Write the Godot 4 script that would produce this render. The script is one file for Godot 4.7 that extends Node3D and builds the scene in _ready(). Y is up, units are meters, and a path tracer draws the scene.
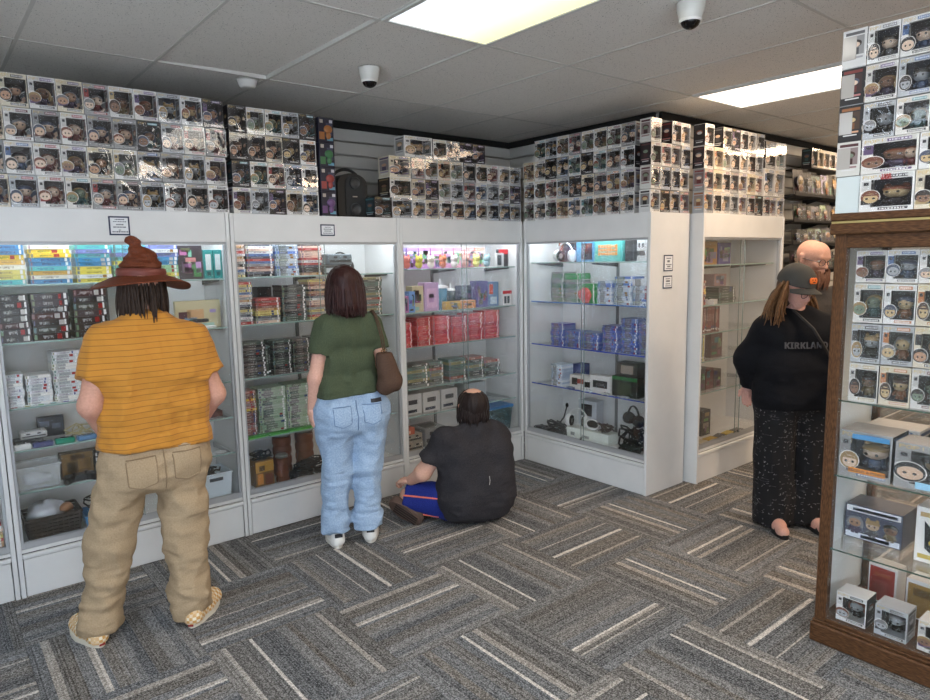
extends Node3D
# A games-and-collectibles shop: glass display cabinets along an L of walls, boxed figures stacked on top, five customers.

const ORD := ["zeroth", "first", "second", "third", "fourth", "fifth", "sixth", "seventh", "eighth", "ninth", "tenth", "eleventh", "twelfth", "thirteenth", "fourteenth", "fifteenth", "sixteenth", "seventeenth", "eighteenth", "nineteenth", "twentieth", "twenty-first", "twenty-second"]
const CEIL := 2.70
var rng := RandomNumberGenerator.new()
var names := {}
var mats := {}
var noise := FastNoiseLite.new()

# ---------------------------------------------------------------- mesh builder
class MB:
	var v := PackedVector3Array()
	var n := PackedVector3Array()
	var t := PackedVector2Array()
	var c := PackedColorArray()
	var i := PackedInt32Array()
	var col := Color.WHITE
	func vert(p: Vector3, nn: Vector3, uv := Vector2.ZERO) -> int:
		v.append(p); n.append(nn); t.append(uv); c.append(col)
		return v.size() - 1
	# a b c d run counter-clockwise seen from outside
	func quad(a: Vector3, b: Vector3, cc: Vector3, d: Vector3, r := Rect2(0, 0, 1, 1)) -> void:
		var nn := (b - a).cross(d - a).normalized()
		if nn == Vector3.ZERO: nn = (cc - b).cross(d - b).normalized()
		var k := vert(a, nn, Vector2(r.position.x, r.end.y))
		vert(b, nn, r.end); vert(cc, nn, Vector2(r.end.x, r.position.y)); vert(d, nn, r.position)
		i.append_array([k, k + 2, k + 1, k, k + 3, k + 2])
	func tri(a: Vector3, b: Vector3, cc: Vector3) -> void:
		var nn := (b - a).cross(cc - a).normalized()
		var k := vert(a, nn); vert(b, nn); vert(cc, nn)
		i.append_array([k, k + 2, k + 1])
	func box(ce: Vector3, s: Vector3, uvf := Rect2(0, 0, 1, 1), uvo := Rect2(0, 0, 1, 1)) -> MB:
		var h := s * 0.5
		var p := []
		for k in 8: p.append(ce + Vector3(h.x if k & 1 else -h.x, h.y if k & 2 else -h.y, h.z if k & 4 else -h.z))
		quad(p[4], p[5], p[7], p[6], uvf)
		quad(p[1], p[0], p[2], p[3], uvo)
		quad(p[5], p[1], p[3], p[7], uvo)
		quad(p[0], p[4], p[6], p[2], uvo)
		quad(p[6], p[7], p[3], p[2], uvo)
		quad(p[0], p[1], p[5], p[4], uvo)
		return self
	# box with chamfered edges
	func cbox(ce: Vector3, s: Vector3, b: float) -> MB:
		var h := s * 0.5
		b = minf(b, minf(h.x, minf(h.y, h.z)) * 0.9)
		for ax in 3:
			var u := (ax + 1) % 3
			var w := (ax + 2) % 3
			for sg in [-1.0, 1.0]:
				var q := []
				for k in [[-1, -1], [1, -1], [1, 1], [-1, 1]]:
					var x := Vector3.ZERO
					x[ax] = sg * h[ax]; x[u] = k[0] * (h[u] - b); x[w] = k[1] * (h[w] - b)
					q.append(ce + x)
				if sg > 0: quad(q[0], q[1], q[2], q[3])
				else: quad(q[3], q[2], q[1], q[0])
			for su in [-1.0, 1.0]:
				for sw in [-1.0, 1.0]:
					var e := []
					for k in [[-1, 0], [1, 0], [1, 1], [-1, 1]]:
						var x := Vector3.ZERO
						x[ax] = k[0] * (h[ax] - b)
						x[u] = su * (h[u] - (b if k[1] == 1 else 0.0)); x[w] = sw * (h[w] - (0.0 if k[1] == 1 else b))
						e.append(ce + x)
					if su * sw > 0: quad(e[0], e[1], e[2], e[3])
					else: quad(e[3], e[2], e[1], e[0])
		for k in 8:
			var g := Vector3(1 if k & 1 else -1, 1 if k & 2 else -1, 1 if k & 4 else -1)
			var a := ce + Vector3(g.x * h.x, g.y * (h.y - b), g.z * (h.z - b))
			var d := ce + Vector3(g.x * (h.x - b), g.y * h.y, g.z * (h.z - b))
			var e := ce + Vector3(g.x * (h.x - b), g.y * (h.y - b), g.z * h.z)
			if g.x * g.y * g.z > 0: tri(a, d, e)
			else: tri(a, e, d)
		return self
	# swept tube: points, radii (one per point), sides
	func tube(p: Array, r: Array, sides := 8, caps := true, flat := 1.0) -> MB:
		var side := Vector3.ZERO
		var first := v.size()
		for k in p.size():
			var d: Vector3 = (p[mini(k + 1, p.size() - 1)] - p[maxi(k - 1, 0)]).normalized()
			if side == Vector3.ZERO:
				side = d.cross(Vector3.UP if absf(d.y) < 0.9 else Vector3.RIGHT).normalized()
			side = (side - d * side.dot(d)).normalized()
			var up := side.cross(d)
			for s in sides + 1:
				var a := TAU * s / sides
				var o := side * cos(a) + up * sin(a) * flat
				vert(p[k] + o * float(r[mini(k, r.size() - 1)]), o.normalized(), Vector2(float(s) / sides, float(k) / maxi(1, p.size() - 1)))
		for k in p.size() - 1:
			for s in sides:
				var a := first + k * (sides + 1) + s
				var b := a + sides + 1
				i.append_array([a, a + 1, b, a + 1, b + 1, b])
		if caps:
			for e in [0, p.size() - 1]:
				var d: Vector3 = (p[0] - p[1]).normalized() if e == 0 else (p[e] - p[e - 1]).normalized()
				var m := vert(p[e], d)
				for s in sides:
					var a := vert(v[first + e * (sides + 1) + s], d)
					var b := vert(v[first + e * (sides + 1) + s + 1], d)
					if e == 0: i.append_array([m, b, a])
					else: i.append_array([m, a, b])
		return self
	# profile of (radius, height) turned about the y axis through at
	func lathe(pr: Array, sides := 20, at := Vector3.ZERO, basis := Basis()) -> MB:
		var first := v.size()
		for k in pr.size():
			var d: Vector2 = (pr[mini(k + 1, pr.size() - 1)] - pr[maxi(k - 1, 0)])
			var nn := Vector2(d.y, -d.x).normalized()
			for s in sides + 1:
				var a := TAU * s / sides
				var o := Vector3(cos(a), 0, sin(a))
				vert(at + basis * (o * pr[k].x + Vector3.UP * pr[k].y), basis * (o * nn.x + Vector3.UP * nn.y), Vector2(float(s) / sides, 1.0 - float(k) / (pr.size() - 1)))
		for k in pr.size() - 1:
			for s in sides:
				var a := first + k * (sides + 1) + s
				var b := a + sides + 1
				i.append_array([a, a + 1, b, a + 1, b + 1, b])
		return self
	# ellipsoid
	func ball(ce: Vector3, r: Vector3, rows := 8, cols := 12) -> MB:
		var first := v.size()
		for k in rows + 1:
			var ph := PI * k / rows
			for s in cols + 1:
				var a := TAU * s / cols
				var o := Vector3(sin(ph) * cos(a), cos(ph), sin(ph) * sin(a))
				vert(ce + o * r, (o / r).normalized(), Vector2(float(s) / cols, float(k) / rows))
		for k in rows:
			for s in cols:
				var a := first + k * (cols + 1) + s
				var b := a + cols + 1
				i.append_array([a, b, a + 1, a + 1, b, b + 1])
		return self
	# convex or concave outline in x,y pushed from z0 to z1
	func prism(poly: PackedVector2Array, z0: float, z1: float) -> MB:
		if Geometry2D.is_polygon_clockwise(poly): poly.reverse()
		var tr := Geometry2D.triangulate_polygon(poly)
		for zz in [z0, z1]:
			var nn := Vector3(0, 0, 1 if zz == z1 else -1)
			var first := v.size()
			for q in poly: vert(Vector3(q.x, q.y, zz), nn, q)
			for k in range(0, tr.size(), 3):
				var a := poly[tr[k]]; var b := poly[tr[k + 1]]; var d := poly[tr[k + 2]]
				var ccw := (b - a).cross(d - a) > 0
				if ccw == (zz == z1): i.append_array([first + tr[k], first + tr[k + 2], first + tr[k + 1]])
				else: i.append_array([first + tr[k], first + tr[k + 1], first + tr[k + 2]])
		for k in poly.size():
			var a := poly[k]; var b := poly[(k + 1) % poly.size()]
			quad(Vector3(a.x, a.y, z1), Vector3(a.x, a.y, z0), Vector3(b.x, b.y, z0), Vector3(b.x, b.y, z1))
		return self
	func moved(tf: Transform3D, from := 0) -> MB:
		for k in range(from, v.size()):
			v[k] = tf * v[k]
			n[k] = (tf.basis * n[k]).normalized()
		return self
	func mesh() -> ArrayMesh:
		var a := []
		a.resize(Mesh.ARRAY_MAX)
		a[Mesh.ARRAY_VERTEX] = v; a[Mesh.ARRAY_NORMAL] = n; a[Mesh.ARRAY_TEX_UV] = t; a[Mesh.ARRAY_COLOR] = c; a[Mesh.ARRAY_INDEX] = i
		var m := ArrayMesh.new()
		m.add_surface_from_arrays(Mesh.PRIMITIVE_TRIANGLES, a)
		return m

# ---------------------------------------------------------------- scene helpers
func numbered(called: String) -> String:
	names[called] = names.get(called, -1) + 1
	return called if names[called] == 0 else "%s_%03d" % [called, names[called]]

func tag(o: Node, label: String, category: String, group := "", kind := "") -> void:
	o.set_meta("label", label)
	if category: o.set_meta("category", category)
	if group: o.set_meta("group", group)
	if kind: o.set_meta("kind", kind)

func thing(called: String, label: String, category: String, tf := Transform3D(), group := "") -> Node3D:
	var o := Node3D.new()
	o.name = numbered(called)
	o.transform = tf
	tag(o, label, category, group)
	add_child(o)
	return o

func solo(called: String, label: String, category: String, m: Mesh, ma: Material, tf := Transform3D(), group := "") -> MeshInstance3D:
	var o := MeshInstance3D.new()
	o.name = numbered(called)
	o.mesh = m
	o.material_override = ma
	o.transform = tf
	tag(o, label, category, group)
	add_child(o)
	return o

func part(parent: Node, called: String, m: Mesh, ma: Material, tf := Transform3D(), label := "") -> MeshInstance3D:
	var o := MeshInstance3D.new()
	o.name = called
	o.mesh = m
	o.material_override = ma
	o.transform = tf
	if label: o.set_meta("label", label)
	parent.add_child(o, true)
	return o

func struct(called: String, m: Mesh, ma: Material, label := "") -> MeshInstance3D:
	var o := MeshInstance3D.new()
	o.name = called
	o.mesh = m
	o.material_override = ma
	o.set_meta("kind", "structure")
	if label: o.set_meta("label", label)
	add_child(o)
	return o

func at(x: float, y: float, z: float, turn := 0.0) -> Transform3D:
	return Transform3D(Basis(Vector3.UP, turn), Vector3(x, y, z))

func srgb(r: float, g: float, b: float) -> Color:
	return Color(r / 255.0, g / 255.0, b / 255.0)

func mat(c: Color, rough := 0.6, metal := 0.0, spec := 0.5) -> StandardMaterial3D:
	var key := "%s %.3f %.2f %.2f" % [c.to_html(), rough, metal, spec]
	if not mats.has(key):
		var m := StandardMaterial3D.new()
		m.albedo_color = c
		m.roughness = rough
		m.metallic = metal
		m.metallic_specular = spec
		mats[key] = m
	return mats[key]

func vmat(rough := 0.5) -> StandardMaterial3D:
	var key := "v%.2f" % rough
	if not mats.has(key):
		var m := StandardMaterial3D.new()
		m.vertex_color_use_as_albedo = true
		m.roughness = rough
		mats[key] = m
	return mats[key]

func lin(c: Color) -> Color: return c.srgb_to_linear()

func glass(a := 0.06, tint := Color(0.9, 0.97, 0.95), rough := 0.0) -> StandardMaterial3D:
	var key := "g%.3f%s%.2f" % [a, tint.to_html(), rough]
	if not mats.has(key):
		var m := StandardMaterial3D.new()
		m.transparency = BaseMaterial3D.TRANSPARENCY_ALPHA
		m.albedo_color = Color(tint, a)
		m.roughness = rough
		m.metallic_specular = 0.5
		mats[key] = m
	return mats[key]

func noise_tex(freq: float, lo: Color, hi: Color, size := 256, seed_ := 1, octaves := 4, type := FastNoiseLite.TYPE_SIMPLEX_SMOOTH) -> NoiseTexture2D:
	var f := FastNoiseLite.new()
	f.noise_type = type
	f.frequency = freq
	f.seed = seed_
	f.fractal_octaves = octaves
	var g := Gradient.new()
	g.set_color(0, lo)
	g.set_color(1, hi)
	var t := NoiseTexture2D.new()
	t.width = size; t.height = size
	t.seamless = true
	t.noise = f
	t.color_ramp = g
	return t

# cloth, carpet, wood ...: noise colour and a fine relief, triplanar in the object's own axes
func cloth(lo: Color, hi: Color, scale: float, freq := 0.06, relief := 0.0, rough := 0.9, seed_ := 1, stretch := Vector3.ONE) -> StandardMaterial3D:
	var m := StandardMaterial3D.new()
	m.albedo_texture = noise_tex(freq, lo, hi, 256, seed_)
	m.uv1_triplanar = true
	m.uv1_scale = stretch * scale
	m.roughness = rough
	m.metallic_specular = 0.3
	if relief > 0.0:
		m.heightmap_enabled = true
		m.heightmap_texture = m.albedo_texture
		m.heightmap_scale = relief
	return m

func text_mesh(s: String, height: float, depth := 0.002) -> TextMesh:
	var f := SystemFont.new()
	f.font_names = PackedStringArray(["Droid Sans"])
	f.font_weight = 800
	var t := TextMesh.new()
	t.font = f
	t.text = s
	t.font_size = 64
	t.pixel_size = height / 46.0
	t.depth = depth
	t.curve_step = 4.0
	return t

func _ready() -> void:
	# camera
	var cam := Camera3D.new()
	cam.name = "camera"
	cam.fov = 55.07
	cam.near = 0.05
	cam.far = 60.0
	cam.transform = Transform3D(Basis(Vector3(0.77333, -0.01791, 0.63375), Vector3(0.09888, 0.99078, -0.09266), Vector3(-0.62625, 0.13432, 0.76797)).orthonormalized(), Vector3(-3.7723, 1.65, 3.8749))
	add_child(cam)
	cam.current = true
	# surroundings
	var env := Environment.new()
	env.background_mode = Environment.BG_COLOR
	env.background_color = srgb(224, 236, 252)     # overcast daylight outside the shop window
	env.background_energy_multiplier = 7.0
	env.tonemap_mode = Environment.TONE_MAPPER_LINEAR
	env.tonemap_exposure = 1.08
	env.sdfgi_enabled = true
	env.ssao_enabled = true
	env.ssil_enabled = true
	var we := WorldEnvironment.new()
	we.name = "environment"
	we.environment = env
	add_child(we)
	# ceiling troffers: cool tubes over the long wall, warmer ones towards the far end
	var cool := srgb(214, 234, 255)
	var neutral := srgb(255, 246, 232)
	var warm := srgb(255, 222, 186)
	troffer(-1.765, 1.8425, neutral, 1.35, "ceiling light panel with yellowish far side above the green T-shirt", 1.0)
	troffer(0.675, 1.8425, warm, 1.9, "bright ceiling light panel near the tall oak showcase stack")
	troffer(3.115, 1.8425, warm, 3.2, "ceiling light panel hidden behind the oak showcase stack")
	troffer(-4.205, 1.8425, cool, 0.8, "ceiling light panel beyond the hat wearer")
	troffer(-4.205, 4.2725, cool, 1.6, "ceiling light panel behind the photographer by the side wall")
	troffer(-1.765, 4.2725, neutral, 2.2, "ceiling light panel behind the photographer mid room")
	troffer(0.675, 4.2725, warm, 5.6, "ceiling light panel beyond the oak showcase")
	troffer(3.115, 4.2725, warm, 5.0, "ceiling light panel in the shop's far back corner")

	wood_materials()
	setting()
	# cabinets
	cabinet("A0", at(-4.677, 0, 0), 1.168, [1.563, 1.279, 0.954, 0.738, 0.522], "white display cabinet at the picture's edge, mostly out of view")
	cabinet("A1", at(-3.506, 0, 0), 1.168, [1.563, 1.279, 0.954, 0.738, 0.522], "white display cabinet the hat wearer looks into")
	cabinet("A2", at(-2.335, 0, 0), 1.168, [1.565, 1.281, 0.954, 0.577], "white display cabinet in front of the green T-shirt")
	cabinet("A3", at(-1.167, 0, 0), 1.165, [1.585, 1.276, 1.026, 0.724, 0.520], "white display cabinet in the corner, by the seated person")
	cabinet("B", at(0.0, 0, 0.002, -PI / 2), 1.194, [1.613, 1.308, 0.965, 0.646], "white display cabinet turned out from the corner with blue-tinted glass shelf edges", 1.0, {1: srgb(70, 120, 190), 2: srgb(52, 80, 190), 3: srgb(50, 74, 170)})  # edge colours imitate the blue cases seen through the glass
	cabinet("C", at(0.475, 0, 1.29), 1.17, [1.577, 1.287, 1.080, 0.877, 0.640], "white display cabinet behind the capped customer", 0.0)
	cabinet_stock()
	box_walls()
	speaker()
	security_camera(-1.715, 0.562, "white dome camera above the seated person's cabinet")
	security_camera(-1.124, 2.173, "white dome camera between the two lit ceiling panels")
	var sd := thing("smoke_detector", "round white smoke detector on the dim ceiling above the boxes", "smoke detector", at(-2.163, CEIL, -0.045))
	part(sd, "base", MB.new().lathe([Vector2(0.062, -0.012), Vector2(0.062, 0), Vector2(0, 0)], 26).mesh(), mat(srgb(206, 204, 198), 0.5))
	part(sd, "cover", MB.new().lathe([Vector2(0, -0.052), Vector2(0.03, -0.051), Vector2(0.046, -0.042), Vector2(0.056, -0.012)], 26).mesh(), mat(srgb(214, 212, 206), 0.5))
	notice(at(-2.913, 1.853, -0.0025), 0.100, 0.098, [[0.032, 0.040, 0.005], [0.021, 0.056, 0.004], [0.006, 0.030, 0.006], [-0.007, 0.058, 0.006], [-0.022, 0.010, 0.005], [-0.031, 0.070, 0.006]], "framed notice above the brown hat")
	notice(at(-1.713, 1.846, -0.0025), 0.100, 0.072, [[0.018, 0.040, 0.004], [0.006, 0.056, 0.005], [-0.006, 0.050, 0.005], [-0.019, 0.064, 0.005]], "small framed notice above the dark-haired woman")
	notice(at(0.203, 1.598, 1.1975), 0.105, 0.110, [[0.032, 0.05, 0.006], [0.012, 0.03, 0.014], [-0.010, 0.06, 0.005], [-0.022, 0.03, 0.008], [-0.036, 0.06, 0.005]], "upper framed notice on the cabinet's plain end panel")
	notice(at(0.198, 1.470, 1.1975), 0.105, 0.086, [[0.022, 0.05, 0.005], [0.006, 0.04, 0.012], [-0.012, 0.05, 0.006], [-0.026, 0.06, 0.005]], "lower framed notice on the cabinet's plain end panel")
	oak_case()
	far_display()
	man_mustard()
	woman_green()
	man_sitting()
	woman_cap()
	man_bald()

# ---------------------------------------------------------------- boxes piled on the cabinets
func box_walls() -> void:
	var T := 1.9354
	var rows := []
	for k in 4: rows.append({"x": -3.49 + [0.0, -0.006, 0.004, -0.002][k], "y": T + k * 0.1555, "n": 10, "h": 0.1545, "w": 0.1165})
	pop_rows(Vector3(0, 0, -0.006), 0.0, rows, "above the brown hat", "boxed figures above the hat wearer's cabinet", 1)
	rows = []
	for k in 4: rows.append({"x": -2.303 + [0.0, 0.003, -0.003, 0.0][k], "y": T + k * 0.152, "n": 5, "h": 0.151, "w": 0.1085})
	pop_rows(Vector3(0, 0, -0.006), 0.0, rows, "above the dark-haired woman", "boxed figures above the dark-haired woman's cabinet", 2)
	for k in 4:
		var c := srgb([96, 140, 56, 150][k], [66, 60, 104, 96][k], [110, 56, 66, 50][k])
		var nb := product_box(at(-1.690, T + k * 0.150, -0.008), Vector3(0.105, 0.149, 0.085), srgb(26, 27, 46), [[0.05, 0.12, 0.34, 0.3, c], [0.1, 0.78, 0.2, 0.14, srgb(170, 160, 150)], [0.5, 0.3, 0.4, 0.5, srgb(60, 62, 84)], [0.55, 0.08, 0.38, 0.12, srgb(90, 140, 160)], [0.72, 0.80, 0.2, 0.12, srgb(190, 190, 196)]], "boxed_figure", "dark navy figure box with %s picture, %s up beside the speaker" % [["purple", "red", "green", "orange"][k], ORD[k + 1]], "boxed figure", "navy boxes beside the speaker")
		var fg := MB.new()
		fg.ball(Vector3(0.014, 0.080, 0.0), Vector3(0.030, 0.026, 0.010), 8, 12).ball(Vector3(0.014, 0.042, 0.0), Vector3(0.018, 0.024, 0.008), 8, 10)
		part(nb, "figure", fg.mesh(), mat(c, 0.4))
	# right of the speaker, four stepped rows
	var g := "boxed figures above the seated person's cabinet"
	rows = [
		{"x": -1.050, "y": T, "n": 9, "h": 0.135, "w": 0.1155}, {"x": -1.050, "y": T + 0.136, "n": 9, "h": 0.135, "w": 0.1155},
		{"x": -1.050, "y": T + 0.272, "n": 9, "h": 0.140, "w": 0.1155}, {"x": -0.860, "y": T + 0.413, "n": 4, "h": 0.140, "w": 0.1205}]
	pop_rows(Vector3(0, 0, -0.006), 0.0, rows, "above the seated person", g, 3)
	pop(at(-1.288, T, -0.006), 0.135, 0.135, 0.13, 1, "wide, lowest beside the black speaker", g)
	pop(at(-1.135, T, -0.006), 0.165, 0.135, 0.12, 6, "wide, lowest, second from the black speaker", g)
	pop(at(-1.142, T + 0.136, -0.010), 0.175, 0.134, 0.15, 22, "wide, second level nearest the speaker", g)
	pop(at(-1.142, T + 0.272, -0.010), 0.170, 0.139, 0.14, 5, "wide, third level nearest the speaker", g)
	pop(at(-0.988, T + 0.413, -0.006), 0.235, 0.139, 0.12, 14, "widest, topping the stack near the speaker", g)
	# along the turned-out cabinet, facing the room
	rows = []
	for k in 4: rows.append({"x": 0.005 + [0.0, 0.004, -0.003, 0.12][k], "y": T + k * 0.1495, "n": [9, 9, 9, 8][k], "h": 0.1485, "w": [0.1165, 0.1163, 0.1168, 0.1163][k]})
	pop_rows(Vector3(0.006, 0, 0), -PI / 2, rows, "above corner cabinet", "boxed figures on the turned-out cabinet", 4)
	# its end, facing the oak showcase
	rows = []
	for k in 4: rows.append({"x": 0.004, "y": T + k * 0.1505, "n": 4, "h": 0.1495, "w": 0.1125, "gap": [1] if k == 3 else []})
	pop_rows(Vector3(0, 0, 1.188), 0.0, rows, "above the notices", "boxed figures on the turned-out cabinet's end", 5)
	# on the capped customer's cabinet
	rows = [{"x": 0.477, "y": T, "n": 10, "h": 0.150, "w": 0.1162}, {"x": 0.477, "y": T + 0.1505, "n": 7, "h": 0.150, "w": 0.1162}, {"x": 0.477, "y": T + 0.301, "n": 7, "h": 0.150, "w": 0.1162}, {"x": 0.477, "y": T + 0.4515, "n": 7, "h": 0.148, "w": 0.1162, "gap": [1]}]
	pop_rows(Vector3(0, 0, 1.284), 0.0, rows, "above capped customer", "boxed figures on the capped customer's cabinet", 6)
	for k in 2:
		for q in 2:
			pop(at(1.385 + q * 0.162, T + 0.1505 + k * 0.205, 1.282), 0.158, 0.204, 0.14, 3 + k * 4 + q * 11, "tall, %s, %s tier by slatwall" % [["inner", "outer"][q], ["lower", "upper"][k]], "large clear boxes on the capped customer's cabinet", true, "large_boxed_figure")

# ---------------------------------------------------------------- what stands in the cabinets
func cabinet_stock() -> void:
	spine_atlas()
	pop_atlas()
	var hat := "hat wearer's cabinet"
	var bagw := "green T-shirt's cabinet"
	var sit := "seated person's cabinet"
	var blu := "blue-shelved cabinet"
	var capw := "capped customer's cabinet"
	# --- cabinet A1 (local x = world x + 3.506)
	for e in [[0.035, 0.172, 8, 0.0245, "yellow", "first"], [0.188, 0.372, 9, 0.0215, "yellow", "second"], [0.390, 0.557, 9, 0.0215, "teal", "third"], [0.568, 0.735, 9, 0.0215, "teal", "fourth"], [0.745, 0.900, 9, 0.0215, "teal", "fifth"]]:
		stack("A1", e[0], e[1], 1.563, e[2], e[3], e[4], "%s stack, top shelf, %s" % [e[5], hat], "boxed_game", "boxed game", "boxed game")
	product_box(local("A1", 0.966, 1.563, -0.09, 0.0), Vector3(0.135, 0.19, 0.02), srgb(60, 52, 60), random_art(3, 12), "art_book", "dark fantasy picture book standing beside teal cases", "book")
	for k in 2: product_box(local("A1", 1.064 + k * 0.054, 1.563, -0.085, 0.0), Vector3(0.05, 0.165, 0.12), srgb(30, 140, 138), [[0.2, 0.3, 0.6, 0.55, srgb(214, 222, 222)], [0.3, 0.1, 0.4, 0.14, srgb(20, 90, 90)]], "teal_file_case", ["teal upright case next to the dark picture book", "teal upright case nearest the cabinet's inner side"][k], "case")
	for e in [[0.035, 0.172, 7, "first"], [0.175, 0.342, 7, "second"], [0.360, 0.518, 7, "third"]]:
		stack("A1", e[0], e[1], 1.279, e[2], 0.0335 if e[3] != "third" else 0.0355, "black", "%s black stack, second shelf, %s" % [e[3], hat], "boxed_game", "boxed game", "boxed game")
	product_box(local("A1", 1.00, 1.279, -0.12, 0.05), Vector3(0.26, 0.16, 0.03), srgb(196, 186, 150), random_art(8, 9), "strategy_guide", "pale yellow strategy guide standing behind the mustard shoulder", "book")
	for k in 3: product_box(local("A1", 0.88 + k * 0.085, 1.279, -0.07, 0.3), Vector3(0.075, 0.012, 0.04), srgb(220, 224, 224), [], "flat_cartridge", "%s small white cartridge along shelf edge beside mustard shoulder" % ["first", "second", "third"][k], "cartridge")
	for e in [[0.030, 0.112, 11, "first"], [0.119, 0.232, 10, "second"], [0.240, 0.366, 17, "third"]]:
		stack("A1", e[0], e[1], 0.954, e[2], 0.0155, "white", "%s white stack, middle shelf, %s" % [e[3], hat], "white_game_case", "game case", "white case")
	for k in 6: product_box(local("A1", 0.07 + k * 0.056, 0.954, -0.070, 0.15 * (k % 3 - 1)), Vector3(0.05, 0.008, 0.018), srgb(206, 212, 212), [[0.1, 0.2, 0.5, 0.5, Color.from_hsv(k * 0.17, 0.5, 0.6)]], "flat_cartridge", "small white cartridge, %s along the edge under the white stacks" % ORD[k + 1], "cartridge")
	handheld(local("A1", 0.115, 0.738, -0.20), srgb(34, 36, 42), "dark handheld console lying behind white one, hat wearer's cabinet", 0.13)
	console(local("A1", 0.14, 0.770, -0.16), Vector3(0.12, 0.035, 0.09), srgb(196, 198, 198), "small pale grey console resting on dark handheld")
	product_box(local("A1", 0.235, 0.738, -0.30, -0.08), Vector3(0.125, 0.105, 0.05), srgb(40, 44, 56), [[0.1, 0.5, 0.35, 0.3, srgb(92, 100, 120)], [0.55, 0.4, 0.3, 0.25, srgb(84, 92, 110)]], "console_box", "dark slate console box standing at the back, hat wearer's cabinet", "box")
	handheld(local("A1", 0.076, 0.738, -0.085, 0.1), srgb(206, 208, 206), "white handheld console at the shelf's front corner", 0.075, 0.03, 0.05)
	handheld(local("A1", 0.168, 0.738, -0.088, -0.1), srgb(54, 60, 110), "navy handheld console on the shelf front", 0.09, 0.026, 0.05)
	handheld(local("A1", 0.265, 0.738, -0.085, -0.05), srgb(26, 132, 104), "bright green handheld console on the shelf front", 0.09, 0.028, 0.05)
	handheld(local("A1", 0.365, 0.738, -0.085, 0.08), srgb(90, 130, 170), "light blue handheld console beside the mustard sleeve", 0.09, 0.026, 0.05)
	cable("charging_cable", "cream charging cable coiled beside the slate box", local("A1", 0.36, 0.738, -0.23), Vector3(0.16, 0.06, 0.10), srgb(190, 180, 140), 3)
	var clear := glass(0.22, srgb(226, 232, 234), 0.12)
	tub(local("A1", 0.135, 0.522, -0.165), 0.20, 0.115, 0.17, clear, "clear_bin", "clear plastic bin of loose parts, hat wearer's cabinet")
	crumpled("bagged_parts", "white bagged parts heaped inside the clear bin", local("A1", 0.13, 0.530, -0.16), Vector3(0.14, 0.06, 0.12), srgb(196, 200, 206), 5)
	product_box(local("A1", 0.325, 0.522, -0.16, -0.05), Vector3(0.17, 0.145, 0.03), srgb(58, 46, 36), [[0.06, 0.06, 0.86, 0.86, srgb(126, 98, 60)], [0.2, 0.2, 0.3, 0.4, srgb(70, 66, 58)], [0.5, 0.3, 0.35, 0.4, srgb(170, 130, 70)], [0.3, 0.65, 0.4, 0.2, srgb(90, 60, 44)]], "ornate_game_box", "ornate brown and gold game box leaning on lower shelf", "box")
	for k in 5: product_box(local("A1", 0.465, 0.522 + k * 0.0265, -0.11), Vector3(0.13, 0.026, 0.13), srgb(34, 34, 38), [[0.02, 0.15, 0.06, 0.7, srgb(190, 190, 190)]], "black_disc_case", "thick black disc case, %s from bottom beside tan trousers" % ORD[k + 1], "disc case", "black disc cases beside the tan trousers")
	controller(local("A1", 0.32, 0.522, -0.10), srgb(28, 28, 32), "black controller lying before the ornate game box")
	# wicker basket
	var bk := thing("wicker_basket", "dark brown wicker basket on the cabinet floor", "basket", local("A1", 0.185, 0.247, -0.20))
	for k in 6:
		var f := 0.90 + 0.02 * k
		var b := MB.new()
		for s in [-1.0, 1.0]:
			b.cbox(Vector3(0, 0.010 + k * 0.0195, s * 0.105 * f), Vector3(0.255 * f, 0.0175, 0.010), 0.004)
			b.cbox(Vector3(s * 0.1275 * f, 0.010 + k * 0.0195, 0), Vector3(0.010, 0.0175, 0.21 * f), 0.004)
		part(bk, "weave_band", b.mesh(), wood_dark())
	part(bk, "basket_floor", MB.new().box(Vector3(0, 0.004, 0), Vector3(0.23, 0.006, 0.19)).mesh(), wood_dark())
	for k in 10: part(bk, "stake", MB.new().box(Vector3(-0.112 + k * 0.025, 0.062, 0.113), Vector3(0.005, 0.118, 0.004)).mesh(), mat(srgb(54, 40, 30), 0.7))
	crumpled("bagged_parts", "clear bags of small parts heaped in the wicker basket", local("A1", 0.16, 0.30, -0.20), Vector3(0.17, 0.12, 0.15), srgb(176, 180, 186), 7)
	crumpled("bagged_parts", "brown bagged piece lying on the heap in the basket", local("A1", 0.250, 0.345, -0.17), Vector3(0.07, 0.05, 0.06), srgb(150, 112, 84), 8, 0.4)
	tub(local("A1", 0.43, 0.247, -0.16), 0.22, 0.07, 0.17, mat(srgb(74, 130, 176), 0.3), "blue_tray", "blue plastic tray of cartridges on cabinet floor")
	for k in 4: product_box(local("A1", 0.35 + k * 0.053, 0.262, -0.10), Vector3(0.045, 0.05, 0.012), [srgb(190, 150, 140), srgb(196, 170, 110), srgb(170, 180, 190), srgb(120, 130, 140)][k], [[0.15, 0.2, 0.7, 0.6, srgb(222, 214, 206)]], "cartridge", "%s grey cartridge standing in the blue tray" % ORD[k + 1], "cartridge")
	cable("tangled_cable", "tangled black cables behind the blue tray", local("A1", 0.45, 0.315, -0.24), Vector3(0.22, 0.06, 0.12), srgb(26, 26, 28), 6, 7, 0.005)
	tub(local("A1", 1.02, 0.247, -0.17), 0.19, 0.155, 0.2, mat(srgb(204, 216, 224), 0.35), "white_bin", "white plastic bin with hand slot, beside tan trousers", null, true)
	cable("tangled_cable", "dark cable bundle poking out of the white bin", local("A1", 1.02, 0.36, -0.17), Vector3(0.12, 0.06, 0.12), srgb(38, 38, 40), 8, 5, 0.006)
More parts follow.
